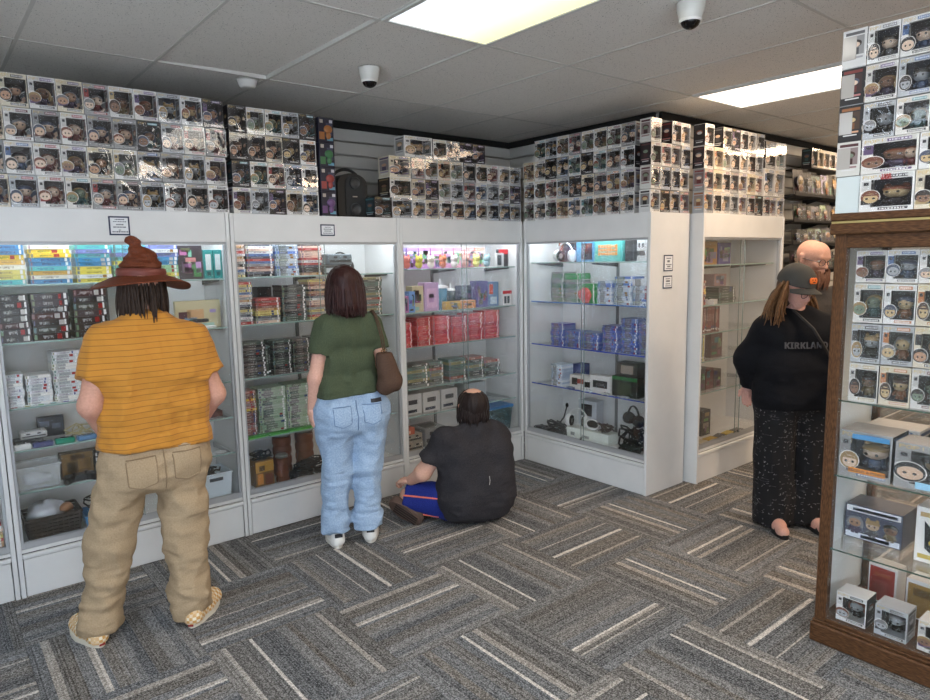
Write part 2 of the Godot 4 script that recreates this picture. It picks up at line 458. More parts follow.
	crumpled("bagged_parts", "grey bagged cartridges squeezed beside the white bin", local("A1", 0.885, 0.247, -0.15), Vector3(0.06, 0.13, 0.10), srgb(150, 158, 164), 9)
	for k in 3: part(thing("game_disc", "loose white disc, %s on the edge above the white bin" % ORD[k + 1], "disc", local("A1", 0.90 + k * 0.085, 0.5224, -0.12)), "disc_face", MB.new().lathe([Vector2(0.006, 0), Vector2(0.035, 0), Vector2(0.035, 0.0015), Vector2(0.006, 0.0015)], 20).mesh(), mat(srgb(216, 218, 220), 0.2))
	product_box(local("A1", 1.00, 0.738, -0.12), Vector3(0.2, 0.035, 0.15), srgb(92, 52, 50), [[0.05, 0.2, 0.5, 0.4, srgb(150, 100, 90)]], "console_box", "flat dark red console box on shelf beside the tan elbow", "box")
	console(local("A1", 0.93, 0.522, -0.2, 0.2), Vector3(0.07, 0.10, 0.05), srgb(40, 42, 46), "small dark gadget standing above the white bin")
	for k in 3: product_box(local("A1", 0.90 + k * 0.08, 0.954, -0.085), Vector3(0.07, 0.014, 0.05), srgb(196, 204, 206), [], "flat_cartridge", "white cartridge on the middle shelf right of the mustard shirt, %s along" % ORD[k + 1], "cartridge")
	# --- A0 sliver
	stack("A0", 0.98, 1.13, 0.522, 8, 0.0155, "blue", "stack in the cabinet at picture edge", "game_case", "game case", "game case")
	stack("A0", 0.98, 1.13, 0.247, 9, 0.0155, "mixed", "floor stack in the cabinet at picture edge", "game_case", "game case", "game case")
	# --- cabinet A2 (local x = world x + 2.335)
	for e in [[0.030, 0.108, 13, "mixed", "first"], [0.116, 0.287, 13, "mixed", "second"], [0.300, 0.452, 13, "bluewhite", "third"], [0.470, 0.612, 13, "mixed", "fourth"]]:
		stack("A2", e[0], e[1], 1.565, e[2], 0.0153, e[3], "%s stack, top shelf, %s" % [e[4], bagw])
	product_box(local("A2", 0.72, 1.565, -0.10), Vector3(0.17, 0.06, 0.14), srgb(60, 64, 66), [[0.1, 0.2, 0.3, 0.5, srgb(170, 180, 184)], [0.5, 0.2, 0.3, 0.4, srgb(120, 130, 134)]], "console_box", "low grey console box beside dark hair on top shelf", "box")
	console(local("A2", 0.78, 1.626, -0.14), Vector3(0.18, 0.07, 0.14), srgb(84, 92, 96), "grey games console on top of low grey box")
	headset(local("A2", 0.90, 1.565, -0.36, 0.1), srgb(30, 30, 34), "black headset standing at the back of the top shelf")
	for e in [[0.044, 0.138, 17, "mixed", "first"], [0.155, 0.315, 10, "mixed", "second"], [0.328, 0.496, 15, "dark", "third"], [0.510, 0.680, 17, "mixed", "fourth"], [0.895, 1.060, 17, "retro", "fifth"]]:
		stack("A2", e[0], e[1], 1.281, e[2], 0.0152, e[3], "%s stack, second shelf, %s" % [e[4], bagw], "disc_game_case", "disc game case", "disc case")
	product_box(local("A2", 0.285, 1.281, -0.24), Vector3(0.09, 0.215, 0.09), srgb(40, 36, 40), [], "black_box", "plain black box standing behind the second stack", "box")
	for e in [[0.045, 0.205, 14, "dark", "first"], [0.248, 0.375, 14, "dark", "second"], [0.382, 0.500, 14, "dark", "third"], [0.51, 0.64, 14, "dark", "fourth"]]:
		stack("A2", e[0], e[1], 0.954, e[2], 0.0152, e[3], "%s dark stack, third shelf, %s" % [e[4], bagw], "disc_game_case", "disc game case", "disc case")
	row_of("A2", 0.208, 0.954, 2, 0.0165, 0.185, "dark", "third shelf, %s" % bagw, "disc_game_case", "disc game case", "disc case")
	for e in [[0.035, 0.134, 19, "maroon", "first"], [0.147, 0.329, 19, "lime", "second"], [0.335, 0.493, 19, "lime", "third"], [0.50, 0.64, 19, "lime", "fourth"]]:
		stack("A2", e[0], e[1], 0.577, e[2], 0.0155, e[3], "%s stack, lowest shelf, %s" % [e[4], bagw], "pale_game_case", "slim game case", "slim case", -0.105)
	for k in 4: product_box(local("A2", 0.12 + k * 0.135, 0.577, -0.062 + 0.005 * (k % 2), 0.12 - 0.08 * k), Vector3(0.135, 0.013, 0.05), srgb(56, 150, 50), [[0.05, 0.1, 0.9, 0.4, srgb(100, 190, 80)]], "green_game_case", "bright green case lying flat, %s along the lowest shelf edge" % ORD[k + 1], "game case", "green cases lying on the shelf edge")
	canister(local("A2", 0.285, 0.247, -0.12), 0.042, 0.165, "ringed brown canister nearest the glass by the jeans")
	canister(local("A2", 0.355, 0.247, -0.27), 0.062, 0.265, "tall ringed brown canister behind the black cables, nearer picture edge")
	canister(local("A2", 0.515, 0.247, -0.27), 0.062, 0.265, "tall ringed brown canister close behind the jeans")
	product_box(local("A2", 0.165, 0.247, -0.11, 0.06), Vector3(0.125, 0.17, 0.09), srgb(130, 96, 44), [[0.02, 0.55, 0.96, 0.4, srgb(196, 150, 60)], [0.1, 0.1, 0.3, 0.4, srgb(210, 140, 50)], [0.5, 0.06, 0.4, 0.4, srgb(120, 66, 40)], [0.2, 0.6, 0.3, 0.2, srgb(60, 44, 30)]], "comic_box", "yellow-brown cartoon box on the cabinet floor corner", "box")
	cable("tangled_cable", "black cables heaped on the yellow-brown cartoon box", local("A2", 0.16, 0.418, -0.15), Vector3(0.14, 0.05, 0.10), srgb(26, 26, 28), 11, 5, 0.006)
	for k in 3: controller(local("A2", 0.42 + k * 0.172, 0.247, -0.155, 0.3 * k), srgb(24, 24, 28), "black controller, %s along before the brown canisters" % ORD[k + 1])
	cable("tangled_cable", "black cable tangle among controllers behind the jeans", local("A2", 0.50, 0.285, -0.15), Vector3(0.26, 0.07, 0.12), srgb(22, 22, 24), 12, 8, 0.005)
	product_box(local("A2", 1.02, 0.577, -0.12), Vector3(0.16, 0.012, 0.12), srgb(70, 66, 66), [], "flat_case", "flat dark case beside the jeans hip on lowest shelf", "case")
	# --- cabinet A3 (local x = world x + 1.167)
	for k in 8:
		var c: Color = [srgb(216, 120, 110), srgb(206, 196, 90), srgb(226, 216, 206), srgb(200, 110, 70), srgb(226, 220, 214), srgb(214, 160, 150), srgb(220, 214, 120), srgb(150, 180, 190)][k]
		plush(local("A3", 0.11 + k * 0.108, 1.585, -0.095), c, "%s plush toy, %s along seated person's top shelf" % [["coral", "yellow", "cream", "rust", "white", "pink", "lemon", "pale blue"][k], ORD[k + 1]], 0.95)
		product_box(local("A3", 0.11 + k * 0.108, 1.585, -0.17), Vector3(0.10, 0.15, 0.10), Color.from_hsv(0.7 + 0.05 * k, 0.3, 0.75), [[0.05, 0.72, 0.9, 0.1, srgb(230, 230, 230)]] + random_art(50 + k, 6), "toy_box", "pastel toy box, %s along behind the plush toys" % ORD[k + 1], "toy box", "pastel toy boxes behind the plush toys")
	product_box(local("A3", 1.00, 1.585, -0.085, 0.1), Vector3(0.085, 0.105, 0.02), srgb(222, 222, 220), [[0.1, 0.1, 0.55, 0.75, srgb(70, 72, 78)]], "figure_pack", "white and black pack at the end of the plush shelf", "toy pack")
	product_box(local("A3", 1.075, 1.585, -0.13, 0.1), Vector3(0.11, 0.135, 0.03), srgb(60, 56, 58), [[0.0, 0.72, 1.0, 0.28, srgb(200, 30, 46)]], "game_set_box", "red-topped black pack on the top shelf by the corner", "toy pack")
	product_box(local("A3", 1.085, 1.276, -0.10, 0.05), Vector3(0.10, 0.115, 0.03), srgb(224, 222, 220), [[0.0, 0.78, 1.0, 0.22, srgb(200, 30, 46)], [0.15, 0.12, 0.25, 0.5, srgb(60, 64, 72)], [0.5, 0.12, 0.25, 0.5, srgb(60, 64, 72)]], "game_set_box", "red-topped white pack at the end of the tumbler shelf", "toy pack")
	for e in [[0.09, srgb(190, 130, 180), "pink and black"], [0.145, srgb(120, 160, 210), "pale blue"]]:
		product_box(local("A3", e[0], 1.276, -0.085), Vector3(0.05, 0.12 if e[0] < 0.1 else 0.15, 0.06), e[1], random_art(int(e[0] * 1000), 6), "toy_box", "%s toy box at the tumbler shelf's outer end" % e[2], "toy box")
	product_box(local("A3", 0.22, 1.276, -0.12), Vector3(0.10, 0.185, 0.08), srgb(196, 184, 150), random_art(61, 8), "toy_box", "tall cream toy box on the tumbler shelf", "toy box")
	product_box(local("A3", 0.345, 1.276, -0.12), Vector3(0.13, 0.205, 0.08), srgb(190, 160, 196), [[0.15, 0.1, 0.7, 0.7, srgb(210, 176, 206)], [0.3, 0.3, 0.35, 0.3, srgb(170, 130, 180)]], "toy_box", "tall lilac toy box on the tumbler shelf", "toy box")
	tumbler(local("A3", 0.485, 1.276, -0.20), srgb(70, 130, 156), "teal drink tumbler with white spout", 0.20, 0.055)
	tumbler(local("A3", 0.585, 1.276, -0.20), srgb(66, 80, 84), "dark grey drink tumbler beside teal one", 0.17, 0.035)
	for k in 2: product_box(local("A3", 0.515 + k * 0.15, 1.276, -0.080), Vector3(0.14, 0.06, 0.05), [srgb(206, 170, 90), srgb(216, 150, 90)][k], random_art(70 + k, 4), "snack_box", ["low yellow snack box before the teal tumbler", "low orange snack box on the tumbler shelf"][k], "box")
	product_box(local("A3", 0.70, 1.276, -0.16), Vector3(0.12, 0.17, 0.06), srgb(60, 62, 84), random_art(75, 8), "toy_box", "dark blue toy box behind the orange snack box", "toy box")
	product_box(local("A3", 0.83, 1.276, -0.11), Vector3(0.12, 0.20, 0.08), srgb(96, 90, 150), random_art(76, 9), "toy_box", "purple toy box on the tumbler shelf", "toy box")
	product_box(local("A3", 0.955, 1.276, -0.12), Vector3(0.11, 0.19, 0.07), srgb(110, 140, 176), [[0.1, 0.5, 0.35, 0.4, srgb(214, 84, 60)], [0.2, 0.08, 0.6, 0.3, srgb(190, 206, 214)]], "toy_box", "blue and orange toy box on the tumbler shelf", "toy box")
	for e in [[0.030, 0.135, 12, "first"], [0.175, 0.305, 14, "second"], [0.320, 0.480, 14, "third"], [0.488, 0.645, 13, "fourth"], [0.653, 0.808, 14, "fifth"], [0.815, 0.978, 15, "sixth"]]:
		stack("A3", e[0], e[1], 1.026, e[2], 0.0148, "red", "%s red stack, %s" % [e[3], sit], "red_game_case", "game case", "red case")
	for e in [[0.060, 0.279, 8, "first"], [0.281, 0.410, 8, "second"], [0.460, 0.630, 8, "third"], [0.648, 0.812, 8, "fourth"], [0.815, 0.985, 6, "fifth"]]:
		stack("A3", e[0], e[1], 0.724, e[2], 0.0215, "retro", "%s stack, fourth shelf, %s" % [e[3], sit], "boxed_game", "boxed game", "boxed game")
	for k in 3: product_box(local("A3", 0.15 + k * 0.17, 0.520, -0.12, 0.03), Vector3(0.16, 0.15, 0.15), srgb(186, 186, 184), [[0.12, 0.1, 0.6, 0.14, srgb(40, 44, 60)], [0.25, 0.5, 0.5, 0.22, srgb(70, 70, 74)]], "console_box", "white console box, %s along behind seated person's head" % ORD[k + 1], "box")
	product_box(local("A3", 0.86, 0.520, -0.25), Vector3(0.22, 0.13, 0.14), srgb(176, 182, 184), [[0.1, 0.1, 0.5, 0.3, srgb(90, 96, 100)]], "console_box", "pale grey carton behind the blue-lidded bin", "box")
	var bb := tub(local("A3", 0.978, 0.247, -0.19), 0.25, 0.195, 0.24, glass(0.35, srgb(70, 110, 120), 0.15), "lidded_bin", "see-through bin with blue lid beside the seated person")
	part(bb, "lid", MB.new().cbox(Vector3(0, 0.208, 0), Vector3(0.27, 0.022, 0.26), 0.006).mesh(), mat(srgb(44, 108, 168), 0.35))
	for k in 4: crumpled("game_figure", "small dark figure packed in the blue-lidded bin, %s along" % ORD[k + 1], local("A3", 0.895 + k * 0.058, 0.256 + 0.05 * (k % 2), -0.17), Vector3(0.04, 0.075, 0.07), [srgb(60, 90, 80), srgb(90, 100, 104), srgb(50, 70, 66), srgb(120, 90, 60)][k], 20 + k, 0.5, "toy")
	console(local("A3", 0.96, 0.247, -0.062), Vector3(0.17, 0.035, 0.006), srgb(190, 194, 190), "thin white port plate before the blue-lidded bin")
	for e in [[0.13, 0.247, 0.18, 0.07, "lower beige"], [0.13, 0.318, 0.17, 0.06, "upper beige"]]:
		console(local("A3", e[0], e[1], -0.10), Vector3(e[2], e[3], 0.2), srgb(150, 144, 132), "%s games console stacked on the floor of corner cabinet" % e[4])
	console(local("A3", 0.35, 0.247, -0.12), Vector3(0.2, 0.14, 0.2), srgb(130, 132, 132), "grey upright console behind the seated person's shoulder")
	product_box(local("A3", 0.10, 0.379, -0.10), Vector3(0.09, 0.05, 0.08), srgb(190, 96, 70), [[0.1, 0.2, 0.5, 0.4, srgb(226, 180, 160)]], "snack_box", "small orange box on the beige consoles", "box")
	# --- cabinet B (local x = world z)
	product_box(local("B", 0.355, 1.613, -0.132), Vector3(0.195, 0.15, 0.10), srgb(58, 40, 34), [[0.02, 0.02, 0.2, 0.96, srgb(120, 62, 40)], [0.3, 0.1, 0.6, 0.8, srgb(46, 48, 56)]], "headset_box", "dark box with white headset picture", "box")
	headset(local("B", 0.37, 1.613, -0.083), srgb(206, 210, 214), "white headset leaning on dark headset box")
	product_box(local("B", 0.555, 1.613, -0.09), Vector3(0.16, 0.15, 0.06), srgb(96, 170, 216), [[0.3, 0.1, 0.65, 0.8, srgb(70, 66, 80)], [0.5, 0.4, 0.4, 0.5, srgb(206, 110, 84)], [0.4, 0.1, 0.3, 0.4, srgb(40, 38, 46)]], "game_set_box", "sky-blue game box with dark figures, top shelf", "box")
	var lb := product_box(local("B", 0.775, 1.613, -0.085), Vector3(0.245, 0.155, 0.06), srgb(92, 196, 190), [[0.06, 0.06, 0.88, 0.86, srgb(110, 208, 198)]], "teal_lunch_box", "turquoise tin with orange pixel lettering, top shelf", "box")
	var bl := MB.new()
	rng.seed = 4
	for k in 7:
		for j in 3: bl.box(Vector3(-0.075 + k * 0.025, 0.055 + j * 0.026, 0.002), Vector3(0.021, rng.randf_range(0.016, 0.026), 0.003))
	part(lb, "lettering", bl.mesh(), mat(srgb(246, 172, 96), 0.5))
	for k in 2: console(local("B", 0.955 + k * 0.10, 1.613, -0.09), Vector3(0.075, 0.15, 0.12), [srgb(40, 42, 44), srgb(206, 208, 208)][k], ["black upright console by the turquoise tin", "white upright console on top shelf by end panel"][k])
	for e in [[0.222, 0.361, 15, 0.0153, "xbox", "first"], [0.370, 0.512, 11, 0.0153, "xbox", "second"], [0.517, 0.665, 6, 0.0153, "green", "third"], [0.682, 0.820, 11, 0.0153, "bluewhite", "fourth"], [0.835, 0.990, 13, 0.0153, "bluewhite", "fifth"], [0.994, 1.135, 12, 0.0153, "bluewhite", "sixth"]]:
		stack("B", e[0], e[1], 1.308, e[2], e[3], e[4], "%s stack, second shelf, %s" % [e[5], blu], "console_game_case", "console game case", "console case")
	stack("B", 0.372, 0.510, 1.308 + 11 * 0.0155 + 0.003, 3, 0.0153, "green", "atop second stack, %s" % blu, "green_game_case", "green game case", "green case")
	stack("B", 0.519, 0.663, 1.308 + 6 * 0.0155 + 0.003, 3, 0.0153, "green", "atop third stack, %s" % blu, "green_game_case", "green game case", "green case")
	crumpled("gift_bag", "red and green crumpled bag before the third stack", local("B", 0.585, 1.308, -0.062), Vector3(0.115, 0.115, 0.035), srgb(206, 84, 76), 31, 0.4)
	for e in [[0.222, 0.361, 11, "first"], [0.370, 0.531, 8, "second"], [0.542, 0.704, 8, "third"], [0.732, 0.876, 12, "fourth"], [0.902, 1.046, 16, "fifth"], [1.055, 1.15, 15, "sixth"]]:
		stack("B", e[0], e[1], 0.965, e[2], 0.0155, "blue", "%s blue stack, third shelf" % e[3], "blue_game_case", "game case", "blue case")
	stack("B", 0.222, 0.345, 0.646, 11, 0.0155, "bluewhite", "stack on lowest blue-edged shelf", "console_game_case", "console game case", "console case")
	product_box(local("B", 0.392, 0.646, -0.20), Vector3(0.085, 0.17, 0.10), srgb(42, 58, 120), [], "blue_box", "plain navy box beside the lowest blue and white stack", "box")
	product_box(local("B", 0.515, 0.646, -0.10, 0.12), Vector3(0.20, 0.105, 0.08), srgb(206, 204, 198), [[0.1, 0.3, 0.25, 0.5, srgb(40, 36, 38)], [0.35, 0.4, 0.3, 0.35, srgb(150, 60, 44)], [0.68, 0.2, 0.25, 0.4, srgb(40, 36, 38)]], "controller_box", "white controller box with red and black picture", "box")
	product_box(local("B", 0.715, 0.646, -0.085, 0.05), Vector3(0.185, 0.13, 0.08), srgb(210, 210, 208), [[0.15, 0.3, 0.7, 0.42, srgb(34, 36, 42)], [0.3, 0.42, 0.4, 0.14, srgb(130, 130, 134)]], "controller_box", "white box with long black gadget picture", "box")
	product_box(local("B", 0.925, 0.646, -0.10), Vector3(0.22, 0.145, 0.12), srgb(24, 28, 26), [[0.0, 0.82, 1.0, 0.18, srgb(36, 104, 54)], [0.25, 0.1, 0.5, 0.6, srgb(54, 66, 44)]], "controller_box", "black and green controller box", "box")
	product_box(local("B", 0.93, 0.792, -0.12), Vector3(0.18, 0.10, 0.10), srgb(44, 42, 42), [[0.2, 0.2, 0.6, 0.6, srgb(150, 140, 130)]], "controller_box", "dark small box on the black and green one", "box")
	for k in 4: controller(local("B", 0.45 + k * 0.17, 0.646, -0.068, 0.0), [srgb(110, 120, 150), srgb(206, 214, 216), srgb(190, 194, 196), srgb(150, 154, 158)][k], "%s small remote, %s along lowest blue-edged shelf" % [["blue-grey", "white", "pale", "grey"][k], ORD[k + 1]], 0.42)
	cable("tangled_cable", "black cable and microphone tangle by the corner", local("B", 0.22, 0.247, -0.17), Vector3(0.20, 0.09, 0.16), srgb(24, 24, 26), 15, 9, 0.006)
	for k in 2: controller(local("B", 0.125 + k * 0.172, 0.247, -0.115, 0.25 * k), srgb(28, 28, 32), ["black controller under the corner cable tangle", "black controller between cable tangle and white carton"][k])
	var mic := thing("microphone", "small black stick microphone leaning in the corner", "microphone", local("B", 0.20, 0.247, -0.26))
	part(mic, "stem", MB.new().tube([Vector3(-0.06, 0.009, 0.02), Vector3(0.0, 0.10, 0), Vector3(0.03, 0.19, 0)], [0.008, 0.006, 0.005], 8).mesh(), mat(srgb(24, 24, 26), 0.5))
	part(mic, "foam_head", MB.new().ball(Vector3(0.033, 0.205, 0), Vector3(0.013, 0.020, 0.013), 8, 10).mesh(), mat(srgb(20, 20, 22), 0.9))
	product_box(local("B", 0.58, 0.247, -0.10, 0.03), Vector3(0.40, 0.085, 0.12), srgb(216, 222, 214), [[0.1, 0.3, 0.1, 0.3, srgb(120, 124, 120)], [0.35, 0.25, 0.2, 0.25, srgb(150, 152, 150)]], "gadget_carton", "long white carton on the floor of the blue-shelved cabinet", "box")
	product_box(local("B", 0.44, 0.247, -0.27, 0.1), Vector3(0.17, 0.27, 0.10), srgb(186, 190, 196), [[0.15, 0.55, 0.6, 0.35, srgb(40, 42, 48)], [0.7, 0.0, 0.3, 0.5, srgb(60, 72, 110)]], "headset_box", "tall grey box with dark gadget picture behind long carton", "box")
	headset(local("B", 0.45, 0.334, -0.14, 0.4), srgb(214, 216, 214), "white headset lying on the long white carton")
	var vr := thing("face_mask_ring", "white-rimmed goggles on the long white carton", "goggles", local("B", 0.60, 0.334, -0.14, 0.2))
	var rg := []
	for k in 13:
		var a := TAU * k / 12.0
		rg.append(Vector3(cos(a) * 0.055, 0.045 + sin(a) * 0.038, 0.0))
	part(vr, "rim", MB.new().tube(rg, [0.006], 8, false).mesh(), mat(srgb(222, 224, 222), 0.4))
	part(vr, "lens", MB.new().prism(PackedVector2Array([Vector2(-0.045, 0.02), Vector2(0.045, 0.02), Vector2(0.05, 0.05), Vector2(0.03, 0.076), Vector2(-0.03, 0.076), Vector2(-0.05, 0.05)]), -0.02, -0.004).mesh(), mat(srgb(36, 42, 40), 0.2))
	cable("tangled_cable", "brown-black cable roll on the long white carton", local("B", 0.72, 0.334, -0.15), Vector3(0.13, 0.07, 0.10), srgb(60, 48, 40), 17, 6, 0.006)
	cable("tangled_cable", "thick black cable heap by the end panel", local("B", 0.95, 0.247, -0.20), Vector3(0.28, 0.17, 0.17), srgb(18, 20, 20), 18, 12, 0.007)
	cable("tangled_cable", "green-black cable coils in front of thick black heap", local("B", 1.00, 0.247, -0.075), Vector3(0.20, 0.06, 0.05), srgb(24, 36, 32), 19, 9, 0.006)
	headset(local("B", 0.95, 0.425, -0.18, -0.4), srgb(22, 22, 24), "black headset on the thick cable heap")
	# --- cabinet C
	for e in [[0.40, 0.20, 0.17, srgb(200, 150, 80), 5, "bright cartoon game box"], [0.60, 0.19, 0.16, srgb(90, 80, 150), 6, "violet game box"]]:
		product_box(local("C", e[0], 1.577, -0.18, 0.05), Vector3(e[1], e[2], 0.05), e[3], random_art(e[4] + 80, 14), "game_set_box", "%s on the top shelf, %s" % [e[5], capw], "box")
	for e in [[0.10, 0.19, 9, "maroon"], [0.36, 0.60, 6, "dark"]]:
		stack("C", e[0], e[1], 1.287, e[2], 0.02, e[3], "second shelf, %s" % capw, "boxed_game", "boxed game", "boxed game")
	controller(local("C", 0.28, 1.287, -0.12, 0.4), srgb(206, 204, 200), "white controller on the second shelf by capped customer")
	product_box(local("C", 0.48, 1.412, -0.14), Vector3(0.17, 0.09, 0.1), srgb(150, 120, 120), random_art(90, 6), "console_box", "dusky pink console box on the dark stack", "box")
	row_of("C", 0.06, 1.080, 22, 0.0165, 0.185, "maroon", capw, "upright_game_case", "game case", "upright case")
	row_of("C", 0.08, 0.877, 8, 0.0165, 0.185, "yellow", "below maroon row, %s" % capw, "upright_game_case", "game case", "upright case")
	product_box(local("C", 0.42, 0.877, -0.12), Vector3(0.16, 0.185, 0.05), srgb(96, 60, 60), random_art(93, 7), "game_set_box", "dark red game box on the fourth shelf by capped customer", "box")
	for k in 4: product_box(local("C", 0.12 + k * 0.11, 0.640, -0.12), Vector3(0.10, 0.20 - 0.02 * k, 0.06), [srgb(110, 104, 100), srgb(90, 88, 88), srgb(100, 52, 52), srgb(84, 76, 72)][k], random_art(94 + k, 5), "game_set_box", "%s game box, %s along lower shelf by capped customer" % [["grey", "charcoal", "maroon", "brown"][k], ORD[k + 1]], "box")
	for k in 3: product_box(local("C", 0.12 + k * 0.16, 0.247, -0.2), Vector3(0.13, 0.24 - 0.02 * k, 0.09), [srgb(96, 84, 78), srgb(92, 62, 60), srgb(52, 52, 58)][k], [[0.2, 0.3, 0.6, 0.2, srgb(150, 146, 140)]] + random_art(100 + k, 4), "game_set_box", "%s game box, %s along cabinet floor by capped customer" % [["taupe", "rust", "black"][k], ORD[k + 1]], "box")
	for k in 6: product_box(local("C", 0.10 + k * 0.13, 0.247, -0.085, 0.2 - 0.1 * (k % 3)), Vector3(0.12, 0.010, 0.06), [srgb(150, 60, 54), srgb(190, 182, 160), srgb(196, 160, 50), srgb(80, 78, 80), srgb(206, 176, 60), srgb(110, 104, 100)][k], [[0.1, 0.1, 0.5, 0.8, srgb(206, 200, 190)]], "flat_case", "%s flat case, %s along cabinet floor by capped customer" % [["red", "cream", "mustard", "black", "yellow", "grey"][k], ORD[k + 1]], "case")

func wood_dark() -> StandardMaterial3D:
	return mat(srgb(44, 32, 26), 0.7)

# ---------------------------------------------------------------- the room
func troffer(x: float, z: float, c: Color, e: float, label: String, warm := 0.0) -> void:
	var o := thing("ceiling_light", label, "ceiling light", at(x, CEIL, z), "recessed fluorescent ceiling lights")
	var f := MB.new()
	for s in [-1.0, 1.0]:
		f.box(Vector3(s * 0.294, -0.002, 0), Vector3(0.022, 0.016, 1.19))
		f.box(Vector3(0, -0.002, s * 0.587), Vector3(0.57, 0.016, 0.018))
	part(o, "frame", f.mesh(), mat(srgb(205, 205, 200), 0.5))
	var m := StandardMaterial3D.new()
	m.albedo_color = srgb(235, 235, 230)
	m.emission_enabled = true
	if warm > 0.0:   # one of the tubes behind the lens is a yellow one
		var g := Gradient.new()
		g.offsets = PackedFloat32Array([0.0, 0.42, 0.62, 1.0])
		g.colors = PackedColorArray([srgb(236, 246, 255), srgb(255, 255, 255), srgb(252, 250, 214), srgb(222, 218, 150)])
		var t := GradientTexture2D.new()
		t.gradient = g
		t.width = 64; t.height = 4
		m.emission_texture = t
		m.emission_energy_multiplier = 1.25
		m.emission_operator = BaseMaterial3D.EMISSION_OP_MULTIPLY
		m.emission = Color.WHITE
	else:
		m.emission = c.lerp(Color.WHITE, 0.6)
		m.emission_energy_multiplier = 2.6
	var l := MB.new()
	l.quad(Vector3(-0.285, 0, -0.58), Vector3(0.285, 0, -0.58), Vector3(0.285, 0, 0.58), Vector3(-0.285, 0, 0.58))
	part(o, "lens", l.mesh(), m, at(0, -0.004, 0))
	var a := AreaLight3D.new()
	a.name = "light"
	a.area_size = Vector2(0.55, 1.14)
	a.light_color = c
	a.light_energy = e
	a.shadow_enabled = true
	a.area_range = 14.0
	a.rotation_degrees = Vector3(-90, 0, 0)
	a.position = Vector3(0, -0.03, 0)
	o.add_child(a)

func carpet_texture(k: int) -> ImageTexture:
	var r := RandomNumberGenerator.new()
	r.seed = 100 + k
	var w := 512
	var data := PackedByteArray()
	data.resize(w * w * 3)
	var row := PackedFloat32Array()
	row.resize(w)
	var tint := PackedFloat32Array()
	tint.resize(w)
	var y := 0
	while y < w:                       # broad bands
		var h := r.randi_range(14, 60)
		var b := r.randf_range(0.39, 0.485)
		var wm := r.randf_range(-0.010, 0.022)
		for q in range(y, mini(w, y + h)):
			row[q] = b; tint[q] = wm
		y += h
	for q in w:                        # single yarn rows
		row[q] += r.randf_range(-0.055, 0.055)
	y = r.randi_range(4, 20)
	while y < w:                       # dark pin lines
		for q in range(y, mini(w, y + r.randi_range(2, 4))): row[q] -= 0.075
		y += r.randi_range(7, 30)
	for s in [[0.74, r.randi_range(10, 18), r.randi_range(60, 440)], [0.62, r.randi_range(7, 16), r.randi_range(30, 470)], [0.57, r.randi_range(14, 30), r.randi_range(30, 460)]]:
		for q in range(s[2], mini(w, s[2] + s[1])):
			row[q] = s[0] + r.randf_range(-0.05, 0.04); tint[q] = 0.028
	var n := 0
	var tufts := PackedFloat32Array()
	tufts.resize(w / 4)
	for q in w:
		if q % 4 == 0:
			for p in w / 4: tufts[p] = r.randf_range(-0.15, 0.15)
		for p in w:
			var g := clampf(row[q] + tufts[p / 4] + r.randf_range(-0.09, 0.09), 0.03, 0.95)
			data[n] = int(255.0 * clampf(g + tint[q] * 0.8, 0, 1)); data[n + 1] = int(255.0 * g); data[n + 2] = int(255.0 * clampf(g - tint[q], 0, 1))
			n += 3
	return ImageTexture.create_from_image(Image.create_from_data(w, w, false, Image.FORMAT_RGB8, data))

